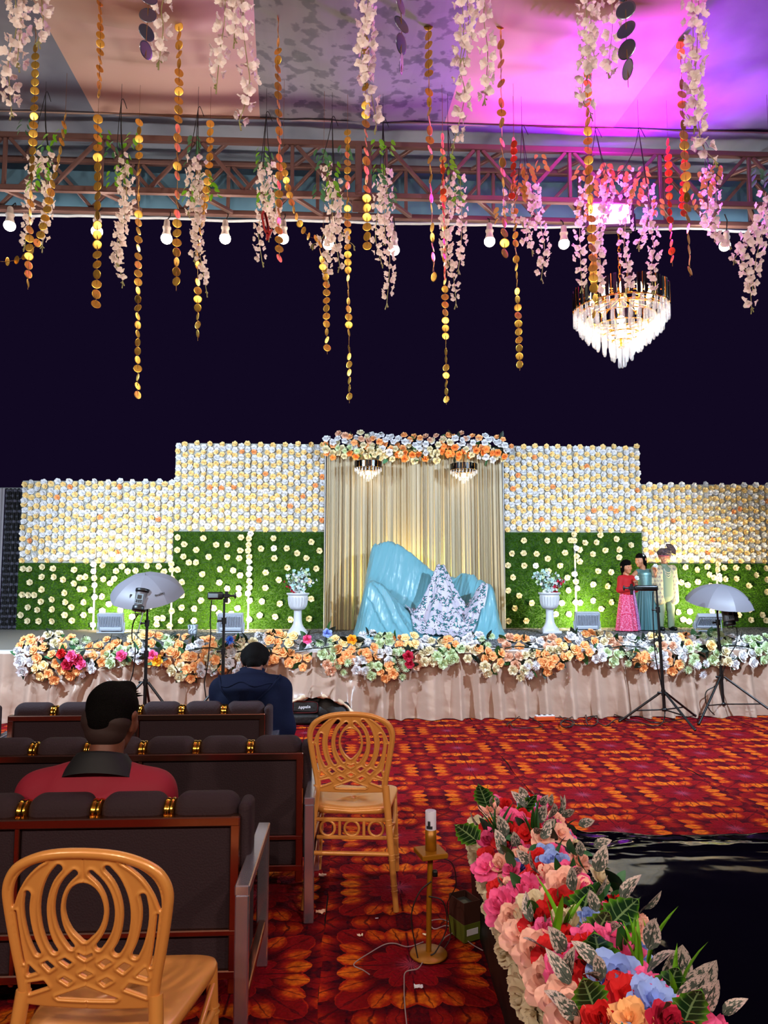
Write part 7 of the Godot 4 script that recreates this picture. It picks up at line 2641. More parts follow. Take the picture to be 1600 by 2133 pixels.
func build_children() -> void:
	# the girl in pink: faces the viewer, half turned to the others
	var p := at(1308, 1314, 10.62)
	p.y = STAGE_Y + 0.001
	var o := thing("person", "small girl in a red sleeved top and long pink printed skirt, holding a flower", "person", p, PI + 0.35)
	var H := Transform3D(turned(-0.05, 0.05, -0.16), Vector3(0.01, 0.945, -0.015))
	var L := [Vector3(-0.105, 0.775, 0), Vector3(-0.15, 0.615, -0.02), Vector3(-0.055, 0.70, -0.135)]
	var R := [Vector3(0.105, 0.775, 0), Vector3(0.145, 0.61, -0.01), Vector3(0.03, 0.63, -0.13)]
	var s := 0.80
	var bones := [[Vector3(0, 0.45, 0), Vector3(0, 0.72, 0), 0.075, 0.08, 0.05], [Vector3(0, 0.76, 0), Vector3(0, 0.86, 0), 0.045, 0.036, 0.03]]
	bones.append_array(limb(L[0], L[1], L[2], [0.035, 0.030, 0.021], 0.02))
	bones.append_array(limb(R[0], R[1], R[2], [0.035, 0.030, 0.021], 0.02))
	for e in [-1.0, 1.0]:
		bones.append_array(limb(Vector3(e * 0.05, 0.46, 0), Vector3(e * 0.055, 0.26, -0.01), Vector3(e * 0.055, 0.05, 0.01), [0.06, 0.045, 0.03], 0.03))
		bones.append([Vector3(e * 0.055, 0.03, 0.01), Vector3(e * 0.06, 0.02, -0.09), 0.028, 0.02, 0.02])
	put("body", joined([net(bones, 0.010), head_shape(s, H), hand_shape(0.68, 1.0, 0.8, aim(L[2], L[2] + Vector3(0.5, 0.6, -0.3), Vector3(0.4, 0, -0.6))), hand_shape(0.68, -1.0, 0.7, aim(R[2], R[2] + Vector3(-0.8, 0.2, -0.2), Vector3(0, 0, 1)))]), M.skin_tan, o)
	face(o, s, H)
	var girl_hair := func(long: float) -> Array:
		var hb := []
		for q in [[0, 0.060, 0.02, 0, 0.068, -0.022, 0.084, 0.080], [0, 0.03, 0.05, 0, -0.05, 0.06, 0.076, 0.062], [-0.065, 0.03, -0.005, -0.075, -0.05, 0.03, 0.034, 0.034], [0.065, 0.03, -0.005, 0.075, -0.05, 0.03, 0.034, 0.034], [0, -0.06, 0.06, 0, -long, 0.08, 0.06, 0.04]]:
			hb.append([Vector3(q[0], q[1], q[2]) * s, Vector3(q[3], q[4], q[5]) * s, q[6] * s, q[7] * s, 0.02])
		return hb
	put("hair", net(girl_hair.call(0.20), 0.007, H), M.hair_dark, o)
	var red := cloth("red_knit", Color(0.72, 0.02, 0.06), 0.75, 0.0, 0.3)
	var tb := [[Vector3(-0.02, 0.56, 0), Vector3(-0.03, 0.74, 0), 0.085, 0.082, 0.05], [Vector3(0.02, 0.56, 0), Vector3(0.03, 0.74, 0), 0.085, 0.082, 0.05], [Vector3(-0.04, 0.79, 0), Vector3(-0.10, 0.775, 0), 0.042, 0.042, 0.03], [Vector3(0.04, 0.79, 0), Vector3(0.10, 0.775, 0), 0.042, 0.042, 0.03]]
	tb.append_array(limb(L[0], L[1], L[1].lerp(L[2], 0.8), [0.047, 0.041, 0.031], 0.03))
	tb.append_array(limb(R[0], R[1], R[1].lerp(R[2], 0.8), [0.047, 0.041, 0.031], 0.03))
	put("top", net(tb, 0.008), red, o)
	var pink := print_material("pink_print", Color(0.88, 0.20, 0.42), [Color(0.90, 0.52, 0.66), Color(0.76, 0.05, 0.20)], 0.045)
	put("skirt", folded_skirt(0.60, 0.095, 0.185, 12, 3), pink, o)
	# a lilac printed panel over one side of the skirt
	var st := begin()
	var rows := []
	for j in 15:
		var t := j / 14.0
		var row := PackedVector3Array()
		for i in 13:
			var a := lerpf(-2.75, -1.85, i / 12.0) * 1.0
			var rad := lerpf(0.102, 0.196, pow(t, 0.8)) + 0.006 * sin(i * 1.3)
			row.append(Vector3(cos(a) * rad, lerpf(0.66, 0.02, t), sin(a) * rad * 0.84))
		rows.append(row)
	sheet(st, rows)
	put("lilac_panel", done(st), print_material("lilac_print", Color(0.72, 0.42, 0.70), [Color(0.85, 0.66, 0.82), Color(0.58, 0.22, 0.55)], 0.05), o)
	held_rose(o, L[2] + Vector3(0.03, 0.08, -0.05), Vector3(0.2, 0.5, -1), 0.08, "white rose held up by the small girl in pink and red")
	# the girl in teal: stands behind, an arm round the first girl, head in profile
	p = at(1347, 1313, 10.80)
	p.y = STAGE_Y + 0.001
	o = thing("person", "girl in a long teal sequined gown with a white flower band in her hair", "person", p, PI - 0.15)
	H = Transform3D(turned(-0.02, -1.0, 0.0), Vector3(0.055, 1.045, -0.01))
	s = 0.83
	L = [Vector3(-0.115, 0.875, 0), Vector3(-0.17, 0.735, -0.05), Vector3(-0.115, 0.86, -0.13)]
	R = [Vector3(0.115, 0.875, 0), Vector3(0.22, 0.79, -0.07), Vector3(0.29, 0.80, -0.20)]
	bones = [[Vector3(0, 0.5, 0), Vector3(0.01, 0.81, 0), 0.08, 0.083, 0.05], [Vector3(0.01, 0.86, 0), Vector3(0.045, 0.97, 0.0), 0.046, 0.038, 0.03]]
	bones.append_array(limb(L[0], L[1], L[2], [0.037, 0.030, 0.021], 0.02))
	bones.append_array(limb(R[0], R[1], R[2], [0.037, 0.030, 0.021], 0.02))
	for e in [-1.0, 1.0]:
		bones.append_array(limb(Vector3(e * 0.05, 0.52, 0), Vector3(e * 0.055, 0.28, -0.01), Vector3(e * 0.055, 0.05, 0.01), [0.06, 0.045, 0.03], 0.03))
		bones.append([Vector3(e * 0.055, 0.03, 0.01), Vector3(e * 0.06, 0.02, -0.09), 0.028, 0.02, 0.02])
	put("body", joined([net(bones, 0.010), head_shape(s, H), hand_shape(0.72, 1.0, 0.8, aim(L[2], L[2] + Vector3(0.1, 0.9, -0.2), Vector3(0.3, 0, -0.8))), hand_shape(0.72, -1.0, 0.3, aim(R[2], R[2] + Vector3(0.2, -0.35, -0.7), Vector3(0, -1, 0.2)))]), M.skin_tan, o)
	face(o, s, H)
	put("hair", net(girl_hair.call(0.15), 0.007, H), M.hair_dark, o)
	for k in 6:
		var a := lerpf(-0.9, 0.9, k / 5.0)
		flower(o, "small_rose", "white", H * (Vector3(sin(a) * 0.088, 0.045 + cos(a) * 0.075, -0.01) * s), H.basis * Vector3(sin(a), cos(a), -0.2), 0.034, rng, "hair_flower")
	var teal := cloth("teal_gown", Color(0.26, 0.44, 0.46), 0.5, 0.0, 0.4)
	var sequin := mat("teal_sequins", Color(1, 1, 1), 0.35, 0.4)
	sequin.albedo_texture = noise_tex(0.3, 256, 0.0, [[0.0, Color(0.10, 0.24, 0.25)], [0.55, Color(0.22, 0.42, 0.42)], [0.68, Color(0.75, 0.90, 0.88)], [1.0, Color(0.9, 1, 1)]], FastNoiseLite.TYPE_SIMPLEX, 2)
	triplanar(sequin, 3.0, false)
	put("bodice", net([[Vector3(-0.02, 0.66, 0), Vector3(-0.035, 0.83, 0), 0.088, 0.082, 0.05], [Vector3(0.02, 0.66, 0), Vector3(0.035, 0.83, 0), 0.088, 0.082, 0.05], [Vector3(-0.06, 0.88, 0), Vector3(-0.10, 0.88, 0), 0.045, 0.044, 0.03], [Vector3(0.06, 0.88, 0), Vector3(0.10, 0.88, 0), 0.045, 0.044, 0.03]], 0.008), sequin, o)
	put("gown_skirt", folded_skirt(0.70, 0.098, 0.205, 22, 5), teal, o)
	held_rose(o, L[2] + Vector3(0.0, 0.10, -0.04), Vector3(0, 0.6, -1), 0.075, "white rose held by the girl in the teal gown")
	# the boy in a turban
	p = at(1388, 1311, 10.75)
	p.y = STAGE_Y + 0.001
	o = thing("person", "boy in a printed turban and cream embroidered coat over pale mint clothes, hands behind him", "person", p, PI + 0.1)
	H = Transform3D(turned(0.0, -0.45, 0.0), Vector3(0.0, 1.095, -0.015))
	s = 0.84
	L = [Vector3(-0.14, 0.925, 0.01), Vector3(-0.195, 0.72, 0.045), Vector3(-0.09, 0.60, 0.115)]
	R = [Vector3(0.14, 0.925, 0.01), Vector3(0.185, 0.72, 0.045), Vector3(0.08, 0.60, 0.12)]
	bones = [[Vector3(-0.03, 0.6, 0), Vector3(-0.04, 0.86, 0), 0.085, 0.085, 0.05], [Vector3(0.03, 0.6, 0), Vector3(0.04, 0.86, 0), 0.085, 0.085, 0.05], [Vector3(0, 0.90, 0), Vector3(0, 1.02, 0), 0.05, 0.04, 0.03]]
	bones.append_array(limb(L[0], L[1], L[2], [0.04, 0.033, 0.022], 0.02))
	bones.append_array(limb(R[0], R[1], R[2], [0.04, 0.033, 0.022], 0.02))
	for e in [-1.0, 1.0]:
		bones.append_array(limb(Vector3(e * 0.06, 0.58, 0), Vector3(e * 0.075, 0.32, -0.005), Vector3(e * 0.085, 0.06, 0.01), [0.07, 0.048, 0.032], 0.03))
	put("body", joined([net(bones, 0.010), head_shape(s, H), hand_shape(0.75, 1.0, 0.5, aim(L[2], L[2] + Vector3(0.9, -0.4, 0.0), Vector3(0, 0, -1))), hand_shape(0.75, -1.0, 0.5, aim(R[2], R[2] + Vector3(-0.9, -0.4, 0.05), Vector3(0, 0, -1)))]), M.skin_tan, o)
	face(o, s, H)
	var mint := cloth("mint_cloth", Color(0.48, 0.54, 0.44), 0.7, 0.0, 0.2)
	var cream := cloth("cream_coat", Color(1, 1, 1), 0.7, 0.0, 0.2)
	var im := Image.create(128, 128, false, Image.FORMAT_RGB8)
	im.fill(Color(0.80, 0.74, 0.58))
	for j in 4:
		for i in 4:
			var cx := i * 32 + 16 * (j % 2) + 8
			var cy := j * 32 + 14
			for q in [[0, 0, 8], [-7, 5, 5], [7, 5, 5], [0, 10, 5], [0, -8, 4]]:
				im.fill_rect(Rect2i(posmod(cx + q[0] - q[2] / 2, 124), posmod(cy + q[1] - q[2] / 2, 124), q[2], q[2]), Color(0.30, 0.22, 0.36))
	cream.albedo_texture = ImageTexture.create_from_image(im)
	triplanar(cream, 4.2, false)
	put("kurta", net([[Vector3(-0.045, 0.52, -0.012), Vector3(-0.045, 0.86, -0.012), 0.098, 0.092, 0.05], [Vector3(0.045, 0.52, -0.012), Vector3(0.045, 0.86, -0.012), 0.098, 0.092, 0.05], [Vector3(0, 0.90, 0), Vector3(0, 0.985, 0.0), 0.066, 0.046, 0.03]], 0.008), mint, o)
	var cb := []
	for e in [-1.0, 1.0]:
		cb.append([Vector3(e * 0.115, 0.46, -0.030), Vector3(e * 0.105, 0.88, -0.025), 0.080, 0.076, 0.03])
		cb.append([Vector3(e * 0.055, 0.47, 0.035), Vector3(e * 0.05, 0.88, 0.03), 0.092, 0.085, 0.03])
		cb.append([Vector3(e * 0.075, 0.935, 0.01), Vector3(e * 0.135, 0.925, 0.01), 0.046, 0.052, 0.03])
	cb.append_array(limb(L[0], L[1], L[2], [0.056, 0.050, 0.038], 0.03))
	cb.append_array(limb(R[0], R[1], R[2], [0.056, 0.050, 0.038], 0.03))
	put("coat", net(cb, 0.008), cream, o)
	var leg_bones := []
	for e in [-1.0, 1.0]:
		leg_bones.append_array(limb(Vector3(e * 0.062, 0.58, 0), Vector3(e * 0.078, 0.32, -0.005), Vector3(e * 0.088, 0.065, 0.01), [0.076, 0.056, 0.048], 0.03))
		put("shoe", net([[Vector3(e * 0.088, 0.035, 0.02), Vector3(e * 0.10, 0.028, -0.09), 0.036, 0.03, 0.02]], 0.008), M.black_metal, o)
	put("trousers", net(leg_bones, 0.009), mint, o)
	st = begin()
	for k in 3:
		var path := []
		for i in 17:
			var a := lerpf(-1.35, 1.35, i / 16.0)
			path.append(Vector3(sin(a) * 0.058, 0.955 - (0.09 + 0.035 * k) * cos(a * 0.95), -0.085 - 0.028 * cos(a)))
		tube(st, path, 0.005, 5)
	put("bead_necklace", done(st), mat("pearl", Color(0.75, 0.72, 0.62), 0.3), o)
	# wound turban with an upright fan of cloth at one side
	var tur := print_material("turban_print", Color(0.20, 0.12, 0.14), [Color(0.42, 0.30, 0.30), Color(0.08, 0.05, 0.07)], 0.06)
	var wound := []
	for k in 4:
		for i in 10:
			var a0 := TAU * i / 10.0
			var a1 := TAU * (i + 1) / 10.0
			var rad: float = [0.078, 0.088, 0.086, 0.062][k]
			var y: float = [0.040, 0.066, 0.094, 0.118][k]
			wound.append([Vector3(cos(a0) * rad, y + 0.012 * cos(a0 + k), sin(a0) * rad + 0.005), Vector3(cos(a1) * rad, y + 0.012 * cos(a1 + k), sin(a1) * rad + 0.005), 0.026, 0.026, 0.006])
	wound.append([Vector3(-0.04, 0.11, 0), Vector3(0.04, 0.11, 0), 0.045, 0.045, 0.02])
	put("turban", net(wound, 0.007, Transform3D(H.basis.scaled(Vector3.ONE * 0.92), H.origin)), tur, o)
	st = begin()
	rows = []
	for j in 4:
		var row := PackedVector3Array()
		for i in 17:
			var a := lerpf(-0.5, 1.9, i / 16.0)
			var rad := 0.02 + 0.036 * j
			row.append(Vector3(-0.055 - sin(a) * rad * 0.9, 1.175 + cos(a) * rad, -0.06 + 0.012 * (i % 2)))
		rows.append(row)
	sheet(st, rows)
	put("turban_fan", done(st), tur, o)
	st = begin()
	var brim := []
	for i in 25:
		var a := TAU * i / 24.0
		brim.append(H * Vector3(cos(a) * 0.085, 0.030 + 0.010 * sin(a), sin(a) * 0.090 + 0.004))
	tube(st, brim, 0.009, 6, false, true)
	put("pink_brim", done(st), cloth("pink_brim", Color(0.75, 0.32, 0.36), 0.7), o)

# ---------------------------------------------------------------- photographer's gear
func tripod(o: Node3D, hub: float, top: float, spread: float, angles: Array) -> void:
	var m: Material = M.black_metal
	var st := begin()
	tube(st, [Vector3(0, 0.14, 0), Vector3(0, hub + 0.02, 0)], 0.0175, 12)
	put("column", done(st), m, o)
	st = begin()
	tube(st, [Vector3(0, hub, 0), Vector3(0, top * 0.62, 0)], 0.0165, 12)
	tube(st, [Vector3(0, top * 0.62, 0), Vector3(0, top * 0.84, 0)], 0.0135, 12)
	tube(st, [Vector3(0, top * 0.84, 0), Vector3(0, top, 0)], 0.0105, 12)
	put("pole", done(st), m, o)
	for y in [hub, top * 0.62, top * 0.84]:
		st = begin()
		tube(st, [Vector3(0, y - 0.03, 0), Vector3(0, y + 0.03, 0)], 0.023, 12)
		tube(st, [Vector3(-0.02, y, 0), Vector3(-0.05, y, 0)], 0.009, 8)
		ball(st, Vector3(-0.055, y, 0), Vector3(0.012, 0.014, 0.012), 5)
		put("clamp_collar", done(st), m, o)
	st = begin()
	lathe(st, [[0.0, 0.12], [0.028, 0.12], [0.028, 0.15], [0.0, 0.15]], 12)
	put("lower_collar", done(st), m, o)
	for a in angles:
		var d := Vector3(cos(a), 0, sin(a))
		st = begin()
		tube(st, [Vector3(0, hub, 0) + d * 0.03, Vector3(0, 0.012, 0) + d * spread], 0.0125, 8)
		put("leg", done(st), m, o)
		st = begin()
		tube(st, [Vector3(0, 0.135, 0) + d * 0.025, (Vector3(0, hub, 0) + d * 0.03).lerp(Vector3(0, 0.012, 0) + d * spread, 0.62)], 0.008, 6)
		put("brace", done(st), m, o)
		st = begin()
		ball(st, Vector3(0, 0.016, 0) + d * spread, Vector3(0.016, 0.016, 0.016), 5)
		put("rubber_foot", done(st), m, o)

func umbrella(label: String, apex: Vector3, axis: Vector3, radius: float, depth: float, word: String, word_panel: float) -> void:
	# white shoot-through umbrella: eight panels, ribs and a shaft
	var o := thing("photo_umbrella", label, "umbrella", apex, 0.0, "white photo umbrellas")
	var b := along(axis)
	var point := func(t: float, a: float, lift_out := 0.0) -> Vector3:
		# t 0 at the apex, 1 at the rim; panels sag between the ribs
		var k := fposmod(a / TAU * 8.0, 1.0)
		var sag := sin(PI * k)
		var rr := radius * sin(t * 1.18) / sin(1.18) * (1.0 - 0.045 * sag * t)
		return b * Vector3(cos(a) * rr, -depth * (1.0 - cos(t * 1.18)) / (1.0 - cos(1.18)) - 0.010 * sag * t + lift_out, sin(a) * rr)
	for k in 8:
		var st := begin()
		var rows := []
		for j in 9:
			var row := PackedVector3Array()
			for i in 9:
				row.append(point.call(j / 8.0, TAU * (k + i / 8.0) / 8.0))
			rows.append(row)
		sheet(st, rows, Vector2.ONE, true)
		put("panel", done(st), M.umbrella_cloth, o)
		st = begin()
		var rib := []
		for j in 9:
			rib.append(point.call(j / 8.0, TAU * k / 8.0, -0.006))
		tube(st, rib, 0.0025, 5)
		put("rib", done(st), M.curtain_frame, o)
	var st2 := begin()
	tube(st2, [b * Vector3(0, 0.02, 0), b * Vector3(0, -0.40, 0)], 0.005, 8)
	put("shaft", done(st2), M.curtain_frame, o)
	var tm := lettering(word, radius * 0.085, true)
	var a := word_panel
	var c: Vector3 = point.call(0.72, a, 0.004)
	var down: Vector3 = (point.call(0.78, a) - point.call(0.66, a)).normalized()
	var across: Vector3 = (point.call(0.72, a + 0.02) - point.call(0.72, a - 0.02)).normalized()
	if across.dot(Vector3.RIGHT) < 0.0:
		across = -across
	var out := across.cross(-down).normalized()
	put("lettering", tm, M.black_metal, o, Transform3D(Basis(across, -down, out), c + out * 0.001))

func strobe(label: String, where: Vector3, axis: Vector3, print_text: bool) -> void:
	# a cylindrical studio flash: lamp end along the axis
	var o := thing("studio_flash", label, "flash head", where)
	var b := along(axis)
	var xf := Transform3D(b, Vector3.ZERO)
	var st := begin()
	lathe(st, [[0.0, -0.10], [0.062, -0.10], [0.066, -0.09], [0.066, -0.055], [0.060, -0.05]], 28, xf)
	put("rear_cap", done(st), M.black_metal, o)
	st = begin()
	lathe(st, [[0.060, -0.05], [0.062, 0.075], [0.058, 0.08]], 28, xf)
	put("casing", done(st), M.grey_casing, o)
	st = begin()
	lathe(st, [[0.058, 0.08], [0.067, 0.085], [0.067, 0.115], [0.055, 0.118], [0.0, 0.10]], 28, xf)
	put("front_ring", done(st), M.black_metal, o)
	# control panel with small keys on the side that faces the viewer
	var side := Vector3(0, 0, 1)
	side = (side - axis.normalized() * side.dot(axis.normalized())).normalized()
	var across := axis.normalized().cross(side)
	var pb := Basis(across, axis.normalized(), side)
	var panel := put("control_panel", made_box(Vector3(0.07, 0.10, 0.006), 0.002), M.panel_grey, o, Transform3D(pb, side * 0.060 + axis.normalized() * 0.01))
	piece("display", made_box(Vector3(0.038, 0.036, 0.004), 0.001), M.panel_dark, panel, Transform3D(pb, side * 0.0645 + axis.normalized() * 0.028))
	for k in 6:
		piece("key", made_box(Vector3(0.014, 0.011, 0.005), 0.001), M.panel_dark, panel, Transform3D(pb, side * 0.0645 + axis.normalized() * (-0.006 - 0.015 * (k / 3)) + across * (0.020 * (k % 3 - 1))))
	st = begin()
	tube(st, [pb * Vector3(-0.03, -0.095, 0), pb * Vector3(-0.03, -0.125, 0), pb * Vector3(0.03, -0.125, 0), pb * Vector3(0.03, -0.095, 0)], 0.006, 6)
	put("handle", done(st), M.black_metal, o)
	st = begin()
	box(st, Vector3(0.045, 0.11, 0.045), Transform3D(pb, across * 0.085 * (-1.0 if print_text else 1.0)), 0.006)
	put("tilt_bracket", done(st), M.black_metal, o)

func led_bar(label: String, where: Vector3, length: float, height: float, panel_end: float) -> void:
	var o := thing("led_light", label, "video light", where)
	var st := begin()
	cushion(st, Vector3(length, height, 0.05), 0.02, Transform3D.IDENTITY, 3)
	var casing := put("casing", done(st), M.black_metal, o)
	st = begin()
	cushion(st, Vector3(length * 0.62, height * 0.55, 0.012), 0.005, lift(Vector3(panel_end * length * 0.12, 0.0, 0.024)), 2)
	piece("back_plate", done(st), M.panel_grey if panel_end < 0.0 else M.panel_dark, casing)
	var jx := -panel_end * (length * 0.5 + 0.03)
	st = begin()
	box(st, Vector3(0.06, 0.04, 0.04), lift(Vector3(jx, 0, 0)), 0.006)
	tube(st, [Vector3(jx, -0.07, 0), Vector3(jx, 0.045, 0)], 0.016, 10)
	tube(st, [Vector3(jx - panel_end * 0.03, 0, 0), Vector3(jx - panel_end * 0.08, 0, 0)], 0.010, 8)
	ball(st, Vector3(jx - panel_end * 0.085, 0, 0), Vector3(0.012, 0.03, 0.012), 6)
	put("tilt_joint", done(st), M.black_metal, o)

func cable(called: String, label: String, pts: Array, radius: float, material: Material, category := "cable") -> void:
	var o := thing(called, label, category, pts[0])
	var local := []
	for p in pts:
		local.append(p - pts[0])
	var st := begin()
	tube(st, curve(local, 6), radius, 6)
	put("strand", done(st), material, o)

func build_gear() -> void:
	cloth("umbrella_cloth", Color(0.46, 0.45, 0.48), 0.5, 0.12)
	mat("grey_casing", Color(0.32, 0.29, 0.29), 0.5, 0.2)
	mat("panel_grey", Color(0.42, 0.46, 0.48), 0.45)
	mat("panel_dark", Color(0.03, 0.03, 0.035), 0.3)
	# the stand with umbrella on the benches' side
	var foot := at(303, 1420, 7.1)
	foot.y = 0.012
	var top: float = at(306, 1252, 7.1).y
	var hub: float = at(303, 1421, 7.1).y - foot.y
	var o := thing("light_stand", "black tripod stand carrying the umbrella behind the benches", "light stand", foot, 0.0, "black tripod stands before the stage")
	tripod(o, hub, top - foot.y, 0.55, [0.35, 2.75, 4.6])
	var fx := at(293, 1252, 7.06)
	strobe("grey studio flash with control panel under the umbrella behind the benches", fx, Vector3(0.10, 1.0, -0.25), true)
	umbrella("white photo umbrella with dark lettering, tilted over the stand behind the benches", at(303, 1198, 7.25), Vector3(-0.02, 1.0, 0.42), 0.365, 0.20, "Prolitz", PI * 0.25 + 0.1)
	cable("power_cable", "black cable hanging from the flash behind the benches", [fx + Vector3(-0.02, -0.12, 0), at(277, 1300, 7.1), at(275, 1330, 7.12), at(282, 1350, 7.1), at(277, 1400, 7.1), at(268, 1430, 7.1), at(264, 1462, 7.1), Vector3(at(264, 1462, 7.1).x, 0.03, -7.1)], 0.006, M.black_metal)
	# the stand with the small LED light
	foot = at(464, 1420, 7.2)
	foot.y = 0.012
	o = thing("light_stand", "black tripod stand carrying the small LED light behind the navy jacket", "light stand", foot, 0.0, "black tripod stands before the stage")
	tripod(o, 0.52, at(464, 1250, 7.2).y, 0.50, [0.6, 2.7, 4.7])
	led_bar("small black LED light with a grey back plate on its stand behind the navy jacket", at(449, 1241, 7.2), 0.155, 0.075, -1.0)
	cable("power_cable", "black cable hanging from the small LED light", [at(441, 1250, 7.2), at(438, 1290, 7.2), at(439, 1320, 7.2), at(436, 1350, 7.2), at(432, 1390, 7.2), at(426, 1420, 7.2), at(428, 1445, 7.2), at(431, 1470, 7.2), Vector3(at(431, 1470, 7.2).x, 0.03, -7.2)], 0.006, M.black_metal)
	# the stand with the long LED bar
	foot = on_level(1386, 1505, 0.012)
	var depth := -foot.z
	o = thing("light_stand", "black tripod stand carrying the long LED bar in front of the children", "light stand", foot, 0.0, "black tripod stands before the stage")
	tripod(o, at(1382, 1445, depth).y, at(1382, 1228, depth).y, 0.47, [1.35, 3.35, 5.85])
	led_bar("long black LED bar on its stand in front of the children", at(1346, 1225, depth), 0.26, 0.062, 1.0)
	o.rotation.z = 0.035
	cable("power_cable", "black cable running down from the long LED bar to the carpet", [at(1360, 1233, depth), at(1361, 1300, depth), at(1366, 1370, depth), at(1378, 1430, depth), at(1385, 1490, depth), on_level(1370, 1512, 0.02), on_level(1330, 1505, 0.02), on_level(1290, 1498, 0.02)], 0.006, M.black_metal)
	# the stand with the second umbrella
	foot = on_level(1508, 1492, 0.012)
	depth = -foot.z
	o = thing("light_stand", "black tripod stand carrying the second umbrella past the children", "light stand", foot, 0.0, "black tripod stands before the stage")
	tripod(o, at(1505, 1412, depth).y, at(1500, 1262, depth).y, 0.62, [0.75, 2.45, 4.5])
	o.rotation.z = 0.025
	fx = at(1517, 1285, depth - 0.02)
	strobe("grey studio flash under the second umbrella past the children", fx, Vector3(-0.05, 1.0, -0.2), false)
	umbrella("white photo umbrella with dark lettering in front of the end rose panel", at(1503, 1218, depth + 0.05), Vector3(0.05, 1.0, 0.22), 0.375, 0.215, "Prolitz", PI * 0.25 - 0.15)
	cable("power_cable", "black cable looping down from the flash under the second umbrella", [fx + Vector3(0.05, -0.11, 0), at(1535, 1310, depth), at(1534, 1340, depth), at(1520, 1365, depth), at(1510, 1390, depth), at(1494, 1425, depth), at(1472, 1440, depth), at(1470, 1460, depth), at(1478, 1478, depth), Vector3(at(1490, 1480, depth).x, 0.02, -depth)], 0.006, M.black_metal)
	# cables tangled on the carpet
	var r := RandomNumberGenerator.new()
	r.seed = 77
	var tangle := [
		["black cable zigzagging flat on the carpet from its plug towards the tangle", [[1056, 1512], [1062, 1505], [1075, 1516], [1130, 1514], [1115, 1500], [1090, 1490], [1070, 1500], [1055, 1508]]],
		["black cable coiled in tight rings on the carpet in front of the skirt", [[1168, 1508], [1175, 1500], [1190, 1500], [1192, 1510], [1178, 1515], [1168, 1508], [1180, 1499], [1196, 1504], [1190, 1514], [1172, 1514], [1170, 1502], [1200, 1510], [1230, 1512]]],
		["black cable looping loosely over the carpet beside the tight rings", [[1140, 1495], [1160, 1488], [1180, 1498], [1215, 1482], [1225, 1500], [1240, 1488], [1245, 1505], [1228, 1512], [1222, 1495], [1250, 1490], [1262, 1482], [1285, 1490], [1310, 1498]]],
		["black cable running from the tangle towards the tripods' feet", [[1240, 1500], [1262, 1512], [1285, 1498], [1330, 1492], [1360, 1505], [1400, 1502], [1440, 1492], [1470, 1485]]]]
	for e in tangle:
		var pts := []
		for q in e[1]:
			pts.append(on_level(q[0], q[1], 0.012 + r.randf() * 0.02))
		cable("power_cable", e[0], pts, 0.0055, M.black_metal)
	var pb := on_level(1135, 1496, 0.03)
	var bx := thing("power_strip", "orange and white socket strip on the carpet at the skirt's hem", "power strip", Vector3(pb.x, 0.004, pb.z), 0.08)
	put("strip_body", made_box(Vector3(0.215, 0.05, 0.07), 0.008), mat("orange_plastic", Color(0.78, 0.30, 0.08), 0.5), bx, lift(Vector3(0, 0.026, 0)))
	var sf := put("socket_face", made_box(Vector3(0.205, 0.012, 0.062), 0.003), M.white_plastic, bx, lift(Vector3(0, 0.054, 0)))
	for k in 3:
		piece("socket", made_box(Vector3(0.03, 0.006, 0.03), 0.002), M.panel_dark, sf, lift(Vector3(-0.06 + 0.06 * k, 0.060, 0)))

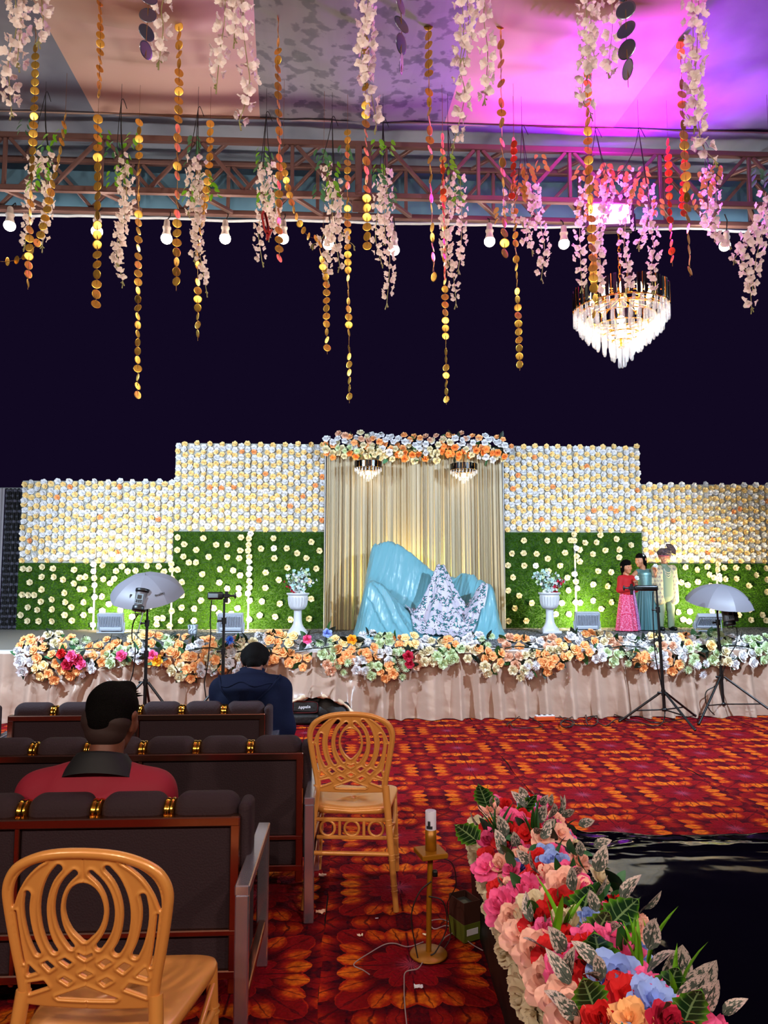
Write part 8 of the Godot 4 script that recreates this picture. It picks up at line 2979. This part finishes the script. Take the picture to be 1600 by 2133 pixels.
func build_bags() -> void:
	var nylon := mat("black_nylon", Color(0.014, 0.014, 0.02), 0.6)
	nylon.normal_enabled = true
	nylon.normal_texture = noise_tex(0.012, 256, 5.0, [], FastNoiseLite.TYPE_SIMPLEX_SMOOTH, 28)
	nylon.normal_scale = 0.7
	triplanar(nylon, 2.5, false)
	var p := on_level(638, 1502, 0.004)
	p.z = maxf(p.z, -7.86)
	var o := thing("camera_bag", "black camera bag with red piping and white lettering under the lifted skirt", "bag", Vector3(p.x, 0.002, p.z))
	var st := begin()
	cushion(st, Vector3(0.34, 0.285, 0.18), 0.05, lift(Vector3(0, 0.143, -0.12)), 4)
	put("bag_body", done(st), nylon, o)
	st = begin()
	cushion(st, Vector3(0.30, 0.11, 0.09), 0.035, lift(Vector3(-0.005, 0.056, 0.0)), 4)
	put("lower_pocket", done(st), nylon, o)
	st = begin()
	cushion(st, Vector3(0.27, 0.12, 0.05), 0.022, lift(Vector3(0, 0.182, -0.005), turned(-0.12, 0, -0.03)), 4)
	var pocket := put("front_pocket", done(st), nylon, o)
	st = begin()
	var piping := []
	for q in [[-0.13, 0.126], [0.10, 0.128], [0.128, 0.155], [0.130, 0.20], [0.095, 0.236], [-0.128, 0.240]]:
		piping.append(Vector3(q[0], q[1], 0.018 + (0.182 - q[1]) * 0.12))
	tube(st, curve(piping, 4), 0.004, 6, false, true)
	piece("red_piping", done(st), mat("red_piping", Color(0.35, 0.02, 0.05), 0.6), pocket)
	piece("lettering", lettering("Appula", 0.036, true, "Droid Serif"), M.white_plastic, pocket, lift(Vector3(-0.01, 0.185, 0.0225), turned(-0.12, 0, 0.05)))
	st = begin()
	tube(st, curve([Vector3(-0.06, 0.28, -0.05), Vector3(-0.05, 0.262, 0.012), Vector3(-0.02, 0.256, 0.016), Vector3(0.01, 0.265, 0.01), Vector3(0.03, 0.28, -0.05)], 5), 0.008, 6)
	put("carry_handle", done(st), M.panel_grey, o)
	var q := on_level(695, 1500, 0.004)
	q.z = maxf(q.z, -7.86)
	var b := thing("backpack", "plain black backpack lying beside the lettered camera bag under the lifted skirt", "bag", Vector3(q.x, 0.002, q.z - 0.10))
	var bones := [[Vector3(-0.10, 0.13, 0), Vector3(0.10, 0.11, 0), 0.13, 0.11, 0.06], [Vector3(-0.08, 0.20, -0.02), Vector3(0.06, 0.17, -0.02), 0.10, 0.09, 0.06], [Vector3(0.0, 0.12, 0.05), Vector3(0.08, 0.09, 0.05), 0.09, 0.08, 0.05], [Vector3(0.16, 0.07, 0.02), Vector3(-0.14, 0.07, 0.02), 0.065, 0.065, 0.04]]
	put("pack_body", net(bones, 0.010), nylon, b)
	st = begin()
	tube(st, curve([Vector3(-0.15, 0.20, 0.06), Vector3(-0.04, 0.27, 0.07), Vector3(0.08, 0.22, 0.09), Vector3(0.17, 0.12, 0.08)], 6), 0.005, 6)
	put("zip_seam", done(st), M.black_metal, b)

func _ready() -> void:
	rng.seed = 1
	set_view()
	build_floor()
	build_canopy()
	build_truss()
	build_bulbs()
	build_purple_flood()
	make_flower_kinds()
	build_stage()
	build_flower_walls()
	build_curtain()
	build_lattice_screen()
	build_sofa()
	mat("white_plastic", Color(0.86, 0.86, 0.88), 0.35)
	mat("black_metal", Color(0.02, 0.02, 0.022), 0.4)
	build_discs()
	build_vines()
	build_benches()
	build_chairs()
	build_stage_floods()
	build_urn(620, 10.25, "white fluted urn beside the curtain on the navy jacket's side, with pale blossom", "pale blossom branches in the urn on the navy jacket's side of the curtain", false, 51)
	build_urn(1146, 10.35, "white fluted urn beside a floodlight, with white and red blossom", "white blossom branches with red ones in the urn beside the floodlight", true, 52)
	build_edge_garlands()
	build_top_garland()
	build_chandeliers()
	build_stage_smalls()
	build_runway()
	build_flower_border()
	build_aisle_things()
	build_gear()
	build_bags()
	build_people()
